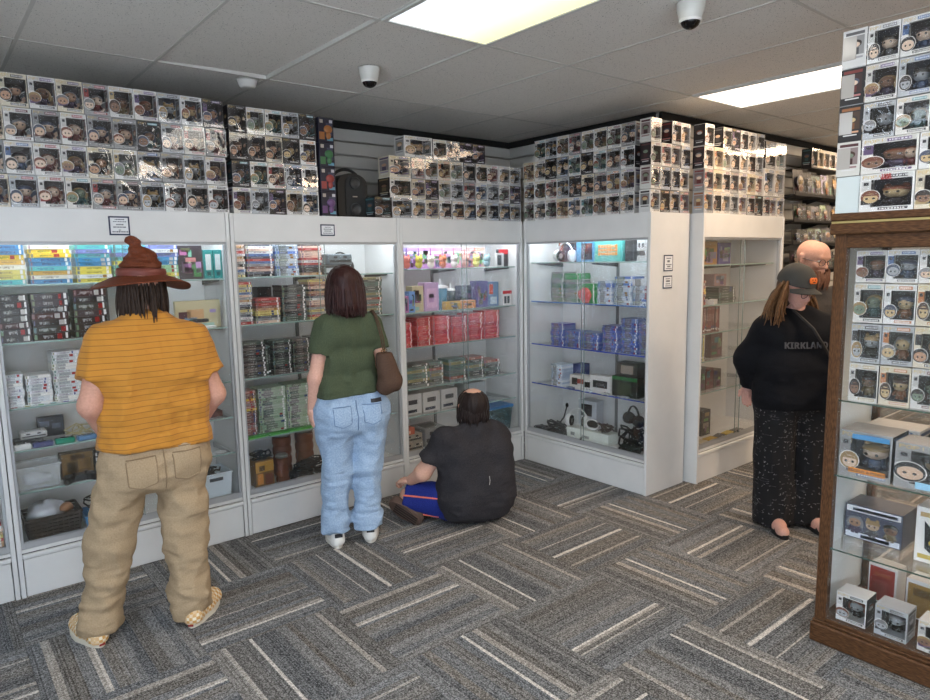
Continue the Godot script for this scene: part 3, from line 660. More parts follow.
func setting() -> void:
	# floor and its carpet tiles, laid quarter-turn
	var slab := MB.new().box(Vector3(-0.3, -0.106, 2.7), Vector3(10.9, 0.2, 7.4))
	var fl := struct("floor", slab.mesh(), mat(srgb(70, 70, 70), 0.95))
	var tm := []
	for k in 8:
		var m := StandardMaterial3D.new()
		m.albedo_texture = carpet_texture(k)
		m.roughness = 0.96
		m.metallic_specular = 0.2
		m.heightmap_enabled = true
		m.heightmap_texture = m.albedo_texture
		m.heightmap_scale = 0.35
		tm.append(m)
	var ts := 0.594
	var tile := MB.new().cbox(Vector3.ZERO, Vector3(ts - 0.0015, 0.006, ts - 0.0015), 0.0012)
	# the top face carries the whole picture
	for k in tile.v.size(): tile.t[k] = Vector2(tile.v[k].x / ts + 0.5, tile.v[k].z / ts + 0.5)
	var tmesh := tile.mesh()
	for i in range(-6, 12):
		for j in range(-4, 8):
			var x := -1.765 + (i + 0.5) * ts
			var z := 1.70 + (j + 0.5) * ts
			if x < -5.5 or x > 4.9 or z > 6.2: continue
			if z < -0.8 or (x > 0.9 and z < 0.5): continue
			var turn := (0.0 if (i + j) % 2 == 0 else PI / 2) + (PI if (i * 7 + j * 3) % 4 > 1 else 0.0)
			part(fl, "carpet_tile", tmesh, tm[absi(i * 5 + j * 3 + i * j) % 8], at(x, -0.003, z, turn))
	# ceiling: mineral tiles in a grid of bars
	var up := struct("ceiling", MB.new().box(Vector3(-0.3, CEIL + 0.12, 2.7), Vector3(10.9, 0.1, 7.4)).mesh(), mat(srgb(120, 118, 114), 0.95))
	var cm := []
	for k in 3:
		var m := StandardMaterial3D.new()
		var img := Image.create(512, 512, false, Image.FORMAT_RGB8)
		img.fill(srgb(226, 222, 215))
		rng.seed = 40 + k
		for q in 2600:
			var g := rng.randf_range(0.68, 0.84)
			var px := rng.randi_range(0, 508); var py := rng.randi_range(0, 508)
			img.fill_rect(Rect2i(px, py, rng.randi_range(1, 3), rng.randi_range(1, 3)), Color(g, g * 0.98, g * 0.95))
		for q in 700:
			var g := rng.randf_range(0.28, 0.42)
			img.fill_rect(Rect2i(rng.randi_range(0, 507), rng.randi_range(0, 507), rng.randi_range(1, 4), rng.randi_range(1, 3)), Color(g, g * 0.97, g * 0.93))
		m.albedo_texture = ImageTexture.create_from_image(img)
		m.uv1_triplanar = true
		m.uv1_scale = Vector3.ONE * 1.9
		m.uv1_offset = Vector3(k * 0.3, 0, k * 0.17)
		m.roughness = 0.95
		m.heightmap_enabled = true
		m.heightmap_texture = m.albedo_texture
		m.heightmap_scale = 0.12
		cm.append(m)
	var gx := 0.61
	var gz := 1.215
	var ct := MB.new().cbox(Vector3.ZERO, Vector3(gx - 0.010, 0.018, gz - 0.010), 0.003).mesh()
	var bm := mat(srgb(200, 197, 190), 0.6)
	for i in range(-7, 11):
		for j in range(-1, 6):
			var x := -1.765 + i * gx
			var z := 0.02 + (j + 0.5) * gz
			if x < -5.6 or x > 5.0 or z > 6.3: continue
			if ((i == 0 or i == 4 or i == -4) and (j == 1 or j == 3)) or (i == 8 and j == 1): continue
			var tf := at(x, CEIL + 0.010, z)
			if i == -1 and j == 0: tf = Transform3D(Basis(Vector3.BACK, 0.022) * Basis(Vector3.RIGHT, 0.006), Vector3(x, CEIL + 0.020, z))   # one tile lifted out of true
			elif (i * 3 + j * 5) % 7 == 0: tf = Transform3D(Basis(Vector3.BACK, 0.006), Vector3(x, CEIL + 0.013, z))
			part(up, "ceiling_tile", ct, cm[absi(i * 2 + j) % 3], tf)
	for i in range(-7, 12):
		part(up, "grid_bar", MB.new().box(Vector3.ZERO, Vector3(0.016, 0.022, 7.2)).mesh(), bm, at(-2.07 + i * gx, CEIL + 0.009, 2.7))
	for j in range(0, 7):
		part(up, "grid_bar", MB.new().box(Vector3.ZERO, Vector3(10.7, 0.021, 0.016)).mesh(), bm, at(-0.3, CEIL + 0.009, 0.02 + (j - 0.0) * gz))
	# walls of horizontal slatwall boards
	var dark := mat(srgb(26, 25, 24), 0.8)
	var white := mat(srgb(206, 204, 198), 0.55)
	var runs := [["wall_back", Vector3(-2.35, 0, -0.79), 6.8, 0.0, 17], ["wall_inner", Vector3(0.6, 0, 0.015), 1.61, -PI / 2, 17], ["wall_back_right", Vector3(2.86, 0, 0.82), 4.48, 0.0, 11]]
	for w in runs:
		var wall := struct(w[0], MB.new().box(Vector3(0, 1.4, -0.11), Vector3(w[2], 2.85, 0.12)).mesh(), white)
		wall.transform = at(w[1].x, w[1].y, w[1].z, w[3])
		var slat := MB.new().cbox(Vector3.ZERO, Vector3(w[2] - 0.004, 0.090, 0.046), 0.006).mesh()
		for k in range(w[4], 27):
			part(wall, "slat", slat, white, at(0, 0.005 + k * 0.1, -0.024))
	var plain := mat(srgb(158, 156, 150), 0.8)
	var sides := {"wall_right": [Vector3(5.06, 1.4, 3.5), Vector3(0.12, 2.85, 5.8)], "wall_front": [Vector3(1.05, 1.4, 6.36), Vector3(8.1, 2.85, 0.12)]}
	for k in sides:
		struct(k, MB.new().box(sides[k][0], sides[k][1]).mesh(), plain)
	# shop window in the side wall
	var wl := MB.new()
	wl.box(Vector3(-5.7, 0.175, 2.7), Vector3(0.12, 0.40, 7.3)).box(Vector3(-5.7, 2.66, 2.7), Vector3(0.12, 0.33, 7.3))
	wl.box(Vector3(-5.7, 1.435, 0.86), Vector3(0.12, 2.12, 3.62)).box(Vector3(-5.7, 1.435, 5.975), Vector3(0.12, 2.12, 0.75))
	struct("wall_left", wl.mesh(), plain)
	var win := struct("window_1", MB.new().cbox(Vector3(-5.7, 0.385, 4.135), Vector3(0.10, 0.02, 2.92), 0.003).mesh(), mat(srgb(90, 92, 94), 0.4, 0.6))
	for z in [2.685, 4.135, 5.585]: part(win, "mullion", MB.new().cbox(Vector3(-5.7, 1.435, z), Vector3(0.07, 2.08, 0.03), 0.003).mesh(), mat(srgb(90, 92, 94), 0.4, 0.6))
	for z in [3.41, 4.86]: part(win, "pane", MB.new().box(Vector3(-5.7, 1.435, z), Vector3(0.006, 2.06, 1.42)).mesh(), glass(0.01, Color(0.9, 0.97, 0.95), 0.0))
	var wf := MB.new()
	wf.box(Vector3(-4.36, 0.14, 6.36), Vector3(2.74, 0.34, 0.12)).box(Vector3(-4.36, 2.63, 6.36), Vector3(2.74, 0.40, 0.12)).box(Vector3(-5.58, 1.37, 6.36), Vector3(0.30, 2.12, 0.12))
	struct("wall_front_left", wf.mesh(), plain)
	var sf := struct("window_2", MB.new().cbox(Vector3(-4.2, 0.32, 6.36), Vector3(2.44, 0.02, 0.10), 0.003).mesh(), mat(srgb(90, 92, 94), 0.4, 0.6))
	for x in [-5.405, -4.2, -3.015]: part(sf, "mullion", MB.new().cbox(Vector3(x, 1.38, 6.36), Vector3(0.03, 2.08, 0.07), 0.003).mesh(), mat(srgb(90, 92, 94), 0.4, 0.6))
	for x in [-4.80, -3.61]: part(sf, "pane", MB.new().box(Vector3(x, 1.38, 6.36), Vector3(1.16, 2.06, 0.006)).mesh(), glass(0.01, Color(0.9, 0.97, 0.95), 0.0))
	var b := 1
	for q in [[Vector3(-2.5, 2.672, -0.775), Vector3(6.2, 0.05, 0.03)], [Vector3(0.585, 2.672, 0.0), Vector3(0.03, 0.05, 1.6)], [Vector3(2.8, 2.672, 0.835), Vector3(4.4, 0.05, 0.03)]]:
		struct("trim_%d" % b, MB.new().cbox(q[0], q[1], 0.004).mesh(), dark)
		b += 1

func security_camera(x: float, z: float, label: String) -> void:
	var o := thing("security_camera", label, "camera", at(x, CEIL, z), "dome security cameras on the ceiling")
	part(o, "housing", MB.new().lathe([Vector2(0.0, -0.075), Vector2(0.038, -0.074), Vector2(0.046, -0.066), Vector2(0.056, -0.03), Vector2(0.060, -0.004), Vector2(0.060, 0.0), Vector2(0, 0)], 28).mesh(), mat(srgb(214, 212, 204), 0.4))
	var d := []
	for k in 9:
		var a := -PI / 2 + k * PI / 16
		d.append(Vector2(0.041 * cos(a), -0.070 + 0.036 * sin(a)))
	part(o, "dome", MB.new().lathe(d, 24).mesh(), mat(srgb(10, 10, 14), 0.05))
	part(o, "rim", MB.new().lathe([Vector2(0.041, -0.077), Vector2(0.047, -0.075), Vector2(0.047, -0.066), Vector2(0.041, -0.066)], 24).mesh(), mat(srgb(228, 226, 220), 0.35))

func notice(tf: Transform3D, w: float, h: float, lines: Array, label: String) -> void:
	var o := thing("notice_card", label, "sign", tf, "framed notice cards on the cabinets")
	part(o, "border", MB.new().cbox(Vector3(0, 0, 0.001), Vector3(w, h, 0.002), 0.0005).mesh(), mat(srgb(38, 46, 72), 0.6))
	part(o, "paper", MB.new().box(Vector3(0, 0, 0.0022), Vector3(w - 0.016, h - 0.016, 0.0012)).mesh(), mat(srgb(222, 224, 226), 0.7))
	var t := MB.new()
	rng.seed = int(w * 7000) + lines.size()
	for l in lines:                  # rows of small print
		var x: float = -l[1] * 0.5
		while x < l[1] * 0.5:
			var cw := rng.randf_range(0.003, 0.008)
			t.box(Vector3(x + cw * 0.5, l[0], 0.003), Vector3(cw, l[2], 0.0006))
			x += cw + 0.0022
	part(o, "print", t.mesh(), mat(srgb(60, 62, 76), 0.7))

# ---------------------------------------------------------------- glass display cabinets
var CAB := {}    # name -> transform: local x along the front, y up, front at z = 0

func cabinet(key: String, tf: Transform3D, w: float, shelves: Array, label: String, lit := 1.0, edges := {}) -> void:
	var d := 0.45
	var o := thing("display_cabinet", label, "display cabinet", tf, "white glass-fronted display cabinets")
	CAB[key] = tf
	var wh := mats.get("melamine")
	if wh == null:
		wh = StandardMaterial3D.new()
		wh.albedo_texture = noise_tex(0.02, srgb(212, 213, 211), srgb(220, 220, 218), 256, 9)
		wh.uv1_triplanar = true
		wh.uv1_scale = Vector3.ONE * 0.8
		wh.roughness = 0.42
		mats["melamine"] = wh
	var al := mat(srgb(176, 178, 180), 0.45, 0.35)
	var grey := mat(srgb(110, 112, 112), 0.6)
	var H := 1.935
	for s in [0.011, w - 0.011]:
		part(o, "side_panel", MB.new().cbox(Vector3(s, H / 2, -d / 2), Vector3(0.0205, H, d - 0.002), 0.0015).mesh(), wh)
	part(o, "fascia", MB.new().cbox(Vector3(w / 2, 1.852, -0.012), Vector3(w - 0.046, 0.164, 0.018), 0.002).mesh(), wh)
	part(o, "top_panel", MB.new().cbox(Vector3(w / 2, H - 0.012, -d / 2 - 0.011), Vector3(w - 0.046, 0.018, d - 0.03), 0.001).mesh(), wh)
	part(o, "back_panel", MB.new().box(Vector3(w / 2, 1.08, -d + 0.008), Vector3(w - 0.044, 1.69, 0.010)).mesh(), wh)
	part(o, "deck", MB.new().cbox(Vector3(w / 2, 0.238, -d / 2), Vector3(w - 0.044, 0.018, d - 0.016), 0.001).mesh(), wh)
	part(o, "base_panel", MB.new().cbox(Vector3(w / 2, 0.099, -0.014), Vector3(w - 0.050, 0.196, 0.016), 0.003).mesh(), wh)
	part(o, "ledge", MB.new().cbox(Vector3(w / 2, 0.2125, -0.006), Vector3(w - 0.044, 0.023, 0.020), 0.004).mesh(), wh)
	# sliding-door rails
	var rail := MB.new()
	for z in [-0.014, -0.026, -0.038]: rail.box(Vector3(w / 2, 0.262, z), Vector3(w - 0.044, 0.030, 0.003))
	rail.box(Vector3(w / 2, 0.249, -0.026), Vector3(w - 0.044, 0.004, 0.027))
	part(o, "lower_track", rail.mesh(), al)
	var rail2 := MB.new()
	for z in [-0.014, -0.026, -0.038]: rail2.box(Vector3(w / 2, 1.764, z), Vector3(w - 0.044, 0.016, 0.003))
	part(o, "upper_track", rail2.mesh(), al)
	for s in [0.029, w - 0.029]:
		part(o, "side_channel", MB.new().box(Vector3(s, 1.014, -0.026), Vector3(0.012, 1.48, 0.022)).mesh(), al)
	var pane := MB.new().cbox(Vector3.ZERO, Vector3(w * 0.5 + 0.004, 1.49, 0.005), 0.001).mesh()
	var gl := glass(0.010, Color(0.86, 0.95, 0.92), 0.0)
	part(o, "glass_door", pane, gl, at(w * 0.255 + 0.006, 1.013, -0.020))
	part(o, "glass_door", pane, gl, at(w * 0.745 - 0.006, 1.013, -0.033))
	for e in [[w * 0.51 + 0.0065, -0.020], [w * 0.49 - 0.0065, -0.033]]:
		part(o, "door_edge", MB.new().box(Vector3(e[0], 1.013, e[1]), Vector3(0.003, 1.488, 0.0056)).mesh(), mat(srgb(128, 146, 140), 0.2))
	part(o, "door_lock", MB.new().lathe([Vector2(0, 0.012), Vector2(0.008, 0.012), Vector2(0.009, 0.009), Vector2(0.009, 0)], 14, Vector3.ZERO, Basis(Vector3.RIGHT, PI / 2)).mesh(), mat(srgb(170, 170, 168), 0.25, 1.0), at(w * 0.5, 0.292, -0.016))
	# slotted upright at the back, brackets and glass shelves
	var up := MB.new().box(Vector3.ZERO, Vector3(0.022, 1.48, 0.010))
	var st := part(o, "shelf_standard", up.mesh(), grey, at(w / 2, 1.0, -d + 0.019))
	for k in shelves.size():
		var y: float = shelves[k]
		var tint: Color = edges.get(k, srgb(150, 176, 168))
		var sh := part(o, "shelf", MB.new().cbox(Vector3(w / 2, y - 0.004, -d / 2 - 0.022), Vector3(w - 0.052, 0.008, d - 0.085), 0.0012).mesh(), glass(0.06, srgb(196, 214, 208), 0.02))
		part(sh, "tinted_edge", MB.new().cbox(Vector3(w / 2, y - 0.004, -0.0635), Vector3(w - 0.054, 0.0086, 0.003), 0.0008).mesh(), mat(tint, 0.25))  # blue tints paint in case colours refracted by the glass edge
		for x in [0.035, w / 2, w - 0.035]:
			part(o, "bracket", MB.new().prism(PackedVector2Array([Vector2(0, 0), Vector2(0.30, 0), Vector2(0.30, -0.010), Vector2(0, -0.035)]), -0.003, 0.003).mesh(), mat(srgb(40, 40, 42), 0.5), Transform3D(Basis(Vector3.UP, -PI / 2), Vector3(x, y - 0.0085, -d + 0.024)))
	if lit > 0.0:
		var li := part(o, "light_strip", MB.new().cbox(Vector3.ZERO, Vector3(w - 0.12, 0.014, 0.026), 0.002).mesh(), mat(srgb(200, 200, 200), 0.5), at(w / 2, 1.900, -0.060))
		var em := StandardMaterial3D.new()
		em.albedo_color = Color.WHITE
		em.emission_enabled = true
		em.emission = srgb(240, 248, 255)
		em.emission_energy_multiplier = 3.0
		part(li, "tube", MB.new().tube([Vector3(-w / 2 + 0.08, 0, 0), Vector3(w / 2 - 0.08, 0, 0)], [0.007], 8).mesh(), em, at(0, -0.012, 0))
		var a := AreaLight3D.new()
		a.name = "light"
		a.area_size = Vector2(w - 0.14, 0.02)
		a.light_color = srgb(238, 247, 255)
		a.light_energy = 0.45 * lit
		a.area_range = 6.0
		a.shadow_enabled = true
		a.transform = Transform3D(Basis(Vector3.RIGHT, -PI / 2 + 0.25), Vector3(w / 2, 1.876, -0.062))
		o.add_child(a)

# ---------------------------------------------------------------- printed spines of game cases
var spine_mat: StandardMaterial3D
var spine_mesh := {}      # style -> [[mesh, colour word], ...]
const ROWS := 96

func spine_atlas() -> void:
	var W := 512
	var RH := 12
	var img := Image.create(W, ROWS * RH, false, Image.FORMAT_RGB8)
	var styles := {
		"yellow": [[[232, 196, 60], "yellow"], [[226, 214, 120], "pale yellow"], [[236, 232, 214], "cream"], [[90, 186, 186], "teal"], [[70, 130, 176], "blue"], [[222, 180, 90], "ochre"]],
		"teal": [[[92, 178, 186], "teal"], [[150, 196, 150], "pale green"], [[226, 212, 90], "yellow"], [[120, 130, 190], "lilac"], [[60, 140, 190], "blue"], [[220, 226, 224], "white"], [[84, 170, 160], "sea-green"]],
		"black": [[[34, 30, 34], "black"], [[44, 36, 42], "black"], [[28, 30, 40], "black"], [[60, 30, 36], "dark red"], [[40, 48, 44], "charcoal"], [[30, 28, 30], "black"]],
		"white": [[[226, 230, 230], "white"], [[214, 220, 222], "white"], [[232, 232, 226], "white"], [[204, 212, 214], "pale grey"], [[222, 224, 228], "white"]],
		"mixed": [[[214, 216, 214], "white"], [[176, 64, 62], "red"], [[60, 66, 84], "slate"], [[190, 150, 110], "tan"], [[90, 120, 170], "blue"], [[46, 44, 46], "black"], [[222, 190, 170], "pink"], [[150, 156, 158], "grey"], [[210, 196, 120], "yellow"], [[120, 70, 60], "brown"]],
		"dark": [[[44, 48, 48], "black"], [[60, 66, 64], "charcoal"], [[52, 70, 60], "dark green"], [[70, 76, 80], "grey"], [[40, 40, 44], "black"], [[84, 74, 72], "brown-grey"]],
		"lime": [[[176, 196, 170], "pale green"], [[164, 188, 156], "pale green"], [[186, 200, 180], "grey-green"], [[150, 176, 146], "green"]],
		"red": [[[196, 56, 62], "red"], [[184, 48, 56], "red"], [[206, 72, 72], "red"], [[170, 44, 52], "dark red"]],
		"retro": [[[120, 126, 122], "grey"], [[60, 62, 60], "charcoal"], [[150, 140, 100], "khaki"], [[84, 110, 104], "grey-green"], [[140, 80, 66], "rust"]],
		"xbox": [[[96, 128, 104], "grey-green"], [[126, 138, 130], "grey"], [[70, 116, 84], "green"], [[150, 156, 152], "pale grey"]],
		"green": [[[30, 150, 70], "green"], [[46, 168, 84], "bright green"]],
		"bluewhite": [[[196, 208, 222], "pale blue"], [[214, 220, 226], "white"], [[90, 122, 196], "blue"], [[170, 186, 206], "grey-blue"]],
		"blue": [[[66, 92, 180], "blue"], [[76, 104, 196], "blue"], [[54, 76, 160], "navy"], [[100, 122, 180], "blue"]],
		"maroon": [[[120, 66, 60], "maroon"], [[150, 90, 80], "brick-red"], [[92, 58, 56], "brown"], [[130, 120, 112], "grey"]],
	}
	spine_mat = StandardMaterial3D.new()
	rng.seed = 77
	var row := 0
	for s in styles:
		spine_mesh[s] = []
		for e in styles[s]:
			for rep in (2 if styles[s].size() < 5 else 1):
				var base := srgb(e[0][0], e[0][1], e[0][2]).lightened(rng.randf_range(0, 0.12))
				var y0 := row * RH
				img.fill_rect(Rect2i(0, y0, W, RH), base)
				var ink := Color(0.92, 0.92, 0.9) if base.get_luminance() < 0.45 else Color(rng.randf_range(0.1, 0.5), rng.randf_range(0.1, 0.4), rng.randf_range(0.1, 0.5))
				# coloured panels of artwork
				if s != "black":
					var px := rng.randi_range(60, 130)
					var pw := rng.randi_range(120, 230)
					var pc := Color.from_hsv(rng.randf(), rng.randf_range(0.1, 0.4), rng.randf_range(0.25, 0.7))
					if s in ["lime", "blue", "bluewhite", "xbox", "white"]:
						img.fill_rect(Rect2i(px, y0 + 1, pw, RH - 2), pc.lerp(Color(0.42, 0.40, 0.40), 0.45).lerp(base, 0.72 if s == "white" else 0.15))
						ink = Color(0.86, 0.86, 0.84) if s != "white" else Color(0.4, 0.42, 0.46)
				# title: runs of letter-like strokes
				var x := rng.randi_range(90, 160)
				var x_end := x + rng.randi_range(120, 230)
				while x < x_end:
					var lw := rng.randi_range(5, 13)
					img.fill_rect(Rect2i(x, y0 + 4, lw, rng.randi_range(3, 5)), ink.lerp(base, 0.25))
					if rng.randf() < 0.4: img.fill_rect(Rect2i(x + 2, y0 + 5, maxi(1, lw - 4), 2), base)
					x += lw + (rng.randi_range(3, 5) if rng.randf() < 0.8 else 12)
				if s in ["black", "maroon"] or rng.randf() < 0.35:
					img.fill_rect(Rect2i(rng.randi_range(290, 400), y0 + 2, rng.randi_range(30, 80), RH - 4), [Color(0.62, 0.12, 0.14), Color(0.75, 0.74, 0.72), Color(0.6, 0.44, 0.16), Color(0.2, 0.28, 0.5), Color(0.62, 0.16, 0.16)][rng.randi_range(0, 4)])
				# publisher badge and price sticker
				img.fill_rect(Rect2i(14, y0 + 2, rng.randi_range(16, 40), RH - 4), Color.from_hsv(rng.randf(), 0.22, 0.55))
				img.fill_rect(Rect2i(rng.randi_range(430, 462), y0 + 1, rng.randi_range(24, 44), RH - 3), Color(0.94, 0.94, 0.93))
				img.fill_rect(Rect2i(0, y0, W, 1), base.darkened(0.55))
				# unit case: spine forward
				var b := MB.new()
				var f := Rect2(0.002, (y0 + 0.6) / float(ROWS * RH), 0.996, (RH - 1.2) / float(ROWS * RH))
				var o := Rect2(0.004, (y0 + 4) / float(ROWS * RH), 0.010, 3.0 / float(ROWS * RH))
				b.box(Vector3(0.5, 0.5, -0.5), Vector3.ONE, f, o)
				spine_mesh[s].append([b.mesh(), e[1]])
				row += 1
	spine_mat.albedo_texture = ImageTexture.create_from_image(img)
	spine_mat.roughness = 0.28

func local(cab: String, x: float, y: float, z: float, turn := 0.0) -> Transform3D:
	return CAB[cab] * at(x, y + 0.0008, z, turn)

# a pile of cases lying flat, spines out; x0 to x1 along the cabinet front
func stack(cab: String, x0: float, x1: float, y: float, n: int, t: float, style: String, where: String, called := "game_case", what := "game case", category := "game case", z := -0.082, deep := 0.135) -> void:
	rng.seed = int((x0 * 131.0 + y * 977.0) * 100.0) + n + cab.unicode_at(cab.length() - 1)
	var yy := y + 0.0006
	var w := x1 - x0 - 0.004
	for k in n:
		var e: Array = spine_mesh[style][rng.randi_range(0, spine_mesh[style].size() - 1)]
		var tt := t * rng.randf_range(0.94, 1.06)
		var tf := local(cab, x0 + 0.002 + rng.randf_range(-0.004, 0.004), yy, z + rng.randf_range(-0.006, 0.004), rng.randf_range(-0.025, 0.025))
		tf.basis = tf.basis * Basis.from_scale(Vector3(w, tt - 0.0007, deep))
		var label := "%s %s, %s from bottom, %s" % [e[1], what, ORD[k + 1], where]
		solo(called, label, category, e[0], spine_mat, tf, "%ss in stacks" % what)
		yy += tt

# a row of cases standing upright, spines out
func row_of(cab: String, x0: float, y: float, n: int, t: float, h: float, style: String, where: String, called := "game_case", what := "game case", category := "game case", z := -0.10) -> void:
	rng.seed = int((x0 * 131.0 + y * 977.0) * 100.0) + n * 3
	var x := x0
	for k in n:
		var e: Array = spine_mesh[style][rng.randi_range(0, spine_mesh[style].size() - 1)]
		var tt := t * rng.randf_range(0.9, 1.1)
		var b := Basis(Vector3.BACK, -PI / 2)
		var tf: Transform3D = CAB[cab] * Transform3D(b * Basis.from_scale(Vector3(h, tt - 0.0008, 0.13)), Vector3(x, y + h + 0.0006, z + rng.randf_range(-0.004, 0.004)))
		solo(called, "%s upright %s, %s from the row's end, %s" % [e[1], what, ORD[k + 1], where], category, e[0], spine_mat, tf, "upright %ss" % what)
		x += tt

# ---------------------------------------------------------------- boxed vinyl figures
const DESIGNS := 40
var pop_mat: StandardMaterial3D
var pop_carton := []
var pop_turned := []
var pop_word := []
var pop_figure := []
var pop_pane := []
const FONT := {"P": [30, 17, 17, 30, 16, 16, 16], "O": [14, 17, 17, 17, 17, 17, 14], "!": [4, 4, 4, 4, 4, 0, 4]}

func letters(img: Image, s: String, x: int, y: int, c: Color, k := 1) -> void:
	for ch in s:
		var g: Array = FONT[ch]
		for r in 7:
			for b in 5:
				if g[r] & (16 >> b): img.fill_rect(Rect2i(x + b * k, y + r * k, k, k), c)
		x += 6 * k

func disc(img: Image, cx: int, cy: int, rx: float, ry: float, c: Color) -> void:
	for y in range(int(-ry), int(ry) + 1):
		var hw := int(rx * sqrt(maxf(0.0, 1.0 - (y * y) / (ry * ry))))
		img.fill_rect(Rect2i(cx - hw, cy + y, hw * 2 + 1, 1), c)

func pop_atlas() -> void:
	var CW := 192
	var CH := 176
	var img := Image.create(10 * CW, 4 * CH, false, Image.FORMAT_RGB8)
	var trims := [["white", [214, 212, 206]], ["cream", [210, 200, 178]], ["white", [220, 220, 218]], ["grey", [150, 150, 150]], ["white", [206, 204, 200]], ["black", [34, 34, 38]], ["silver", [176, 180, 184]], ["white", [216, 214, 210]]]
	var bands := [["red", [140, 54, 54]], ["blue", [70, 96, 140]], ["black", [36, 36, 40]], ["orange", [176, 112, 66]], ["black", [44, 42, 44]], ["purple", [92, 74, 110]], ["tan", [168, 148, 106]], ["teal", [78, 128, 134]], ["maroon", [92, 48, 50]], ["grey", [110, 110, 114]]]
	var skins := [[206, 176, 150], [180, 140, 112], [214, 190, 168], [130, 98, 78], [160, 164, 168], [112, 128, 108], [190, 166, 124]]
	var hairs := [["brown", [66, 46, 36]], ["black", [30, 28, 30]], ["sandy", [150, 124, 84]], ["rust", [110, 62, 44]], ["grey", [120, 120, 122]], ["slate", [64, 72, 92]], ["dark", [46, 40, 38]]]
	rng.seed = 5
	for d in DESIGNS:
		var ox := (d % 10) * CW
		var oy := (d / 10) * CH
		var tr: Array = trims[(d * 5 + d / 8) % trims.size()]
		var bd: Array = bands[(d * 7 + d / 10) % bands.size()]
		var sk: Array = skins[(d * 3) % skins.size()]
		var hr: Array = hairs[(d * 5 + d / 7) % hairs.size()]
		var trim := srgb(tr[1][0], tr[1][1], tr[1][2])
		var band := srgb(bd[1][0], bd[1][1], bd[1][2])
		img.fill_rect(Rect2i(ox, oy, CW, CH), trim)
		# inside of the box
		var inner: Color = [Color(0.10, 0.10, 0.12), Color(0.16, 0.13, 0.13), Color(0.12, 0.14, 0.19), Color(0.20, 0.19, 0.19)][d % 4]
		img.fill_rect(Rect2i(ox + 30, oy + 32, 92, 122), inner)
		for q in 14: img.fill_rect(Rect2i(ox + 30 + rng.randi_range(0, 84), oy + 32 + rng.randi_range(0, 114), rng.randi_range(3, 16), rng.randi_range(2, 8)), inner.lightened(rng.randf_range(0.03, 0.16)))
		# top band: logo and title
		img.fill_rect(Rect2i(ox + 4, oy + 4, 120, 22), trim.darkened(0.06))
		letters(img, "POP!", ox + 6, oy + 7, srgb(196, 168, 104), 2)
		img.fill_rect(Rect2i(ox + 58, oy + 8, 54, 14), band)
		var x := ox + 62
		while x < ox + 106:
			var lw := rng.randi_range(3, 7)
			img.fill_rect(Rect2i(x, oy + 11, lw, 8), band.lightened(0.7))
			x += lw + 2
		# number tab on the upright strip at the edge
		img.fill_rect(Rect2i(ox + 4, oy + 32, 24, 46), band if d % 3 == 0 else trim.darkened(0.12))
		img.fill_rect(Rect2i(ox + 9, oy + 38, 12, 14), Color(0.15, 0.15, 0.17))
		# printed portrait, round head in the lower corner
		var py: int = [112, 118, 108, 122, 115][d % 5]
		var pr: float = [29.0, 33.0, 26.0, 31.0][d % 4]
		var ph: float = [33.0, 36.0, 31.0, 40.0][(d / 2) % 4]
		disc(img, ox + 26, oy + py, pr, ph, Color(0.90, 0.89, 0.87))
		disc(img, ox + 26, oy + py, pr - 3, ph - 3, srgb(hr[1][0], hr[1][1], hr[1][2]))
		if d % 3 == 2: img.fill_rect(Rect2i(ox + 4, oy + py + 14, 46, 20), band)
		disc(img, ox + 27, oy + py + 5, pr - 8, ph * 0.62, srgb(sk[0], sk[1], sk[2]))
		if d % 2 == 0: img.fill_rect(Rect2i(ox + 8, oy + py - 14, 36, 8), srgb(hr[1][0], hr[1][1], hr[1][2]))
		disc(img, ox + 35, oy + py + 6, 3.5, 4.5, Color(0.05, 0.05, 0.06))
		disc(img, ox + 18, oy + py + 6, 3.5, 4.5, Color(0.05, 0.05, 0.06))
		# name band at the foot
		img.fill_rect(Rect2i(ox + 30, oy + 156, 92, 16), trim.lightened(0.1))
		img.fill_rect(Rect2i(ox + 46, oy + 158, 70, 11), band if d % 2 == 0 else Color(0.2, 0.2, 0.22))
		x = ox + 50
		while x < ox + 110:
			var lw := rng.randi_range(3, 6)
			img.fill_rect(Rect2i(x, oy + 161, lw, 6), Color(0.9, 0.9, 0.88))
			x += lw + 2
		# side panel
		var sc := Color(0.08, 0.08, 0.10) if d % 3 == 1 else trim.darkened(0.08)
		img.fill_rect(Rect2i(ox + 128, oy, 64, CH), sc)
		img.fill_rect(Rect2i(ox + 128, oy, 64, 3), trim)
		img.fill_rect(Rect2i(ox + 128, oy + CH - 3, 64, 3), trim)
		img.fill_rect(Rect2i(ox + 136, oy + 12, 48, 14), band.darkened(0.2))
		img.fill_rect(Rect2i(ox + 136, oy + 32, 48, 86), sc.lerp(band, 0.35).darkened(0.2))
		disc(img, ox + 160, oy + 66, 17, 18, srgb(hr[1][0], hr[1][1], hr[1][2]))
		disc(img, ox + 160, oy + 71, 13, 12, srgb(sk[0], sk[1], sk[2]))
		img.fill_rect(Rect2i(ox + 149, oy + 86, 22, 30), band.darkened(0.35))
		img.fill_rect(Rect2i(ox + 138, oy + 126, 44, 9), band.lightened(0.3))
		img.fill_rect(Rect2i(ox + 142, oy + 142, 36, 6), Color(0.8, 0.8, 0.8))
		pop_word.append([tr[0], bd[0], hr[0]])
		var A := Vector2(10.0 * CW, 4.0 * CH)
		var uv := func(x0: float, y0: float, x1: float, y1: float) -> Rect2: return Rect2((ox + x0) / A.x, (oy + y0) / A.y, (x1 - x0) / A.x, (y1 - y0) / A.y)
		# carton, width 1 height 1 depth 1 about the middle of its front foot; front frame with an open window
		var b := MB.new()
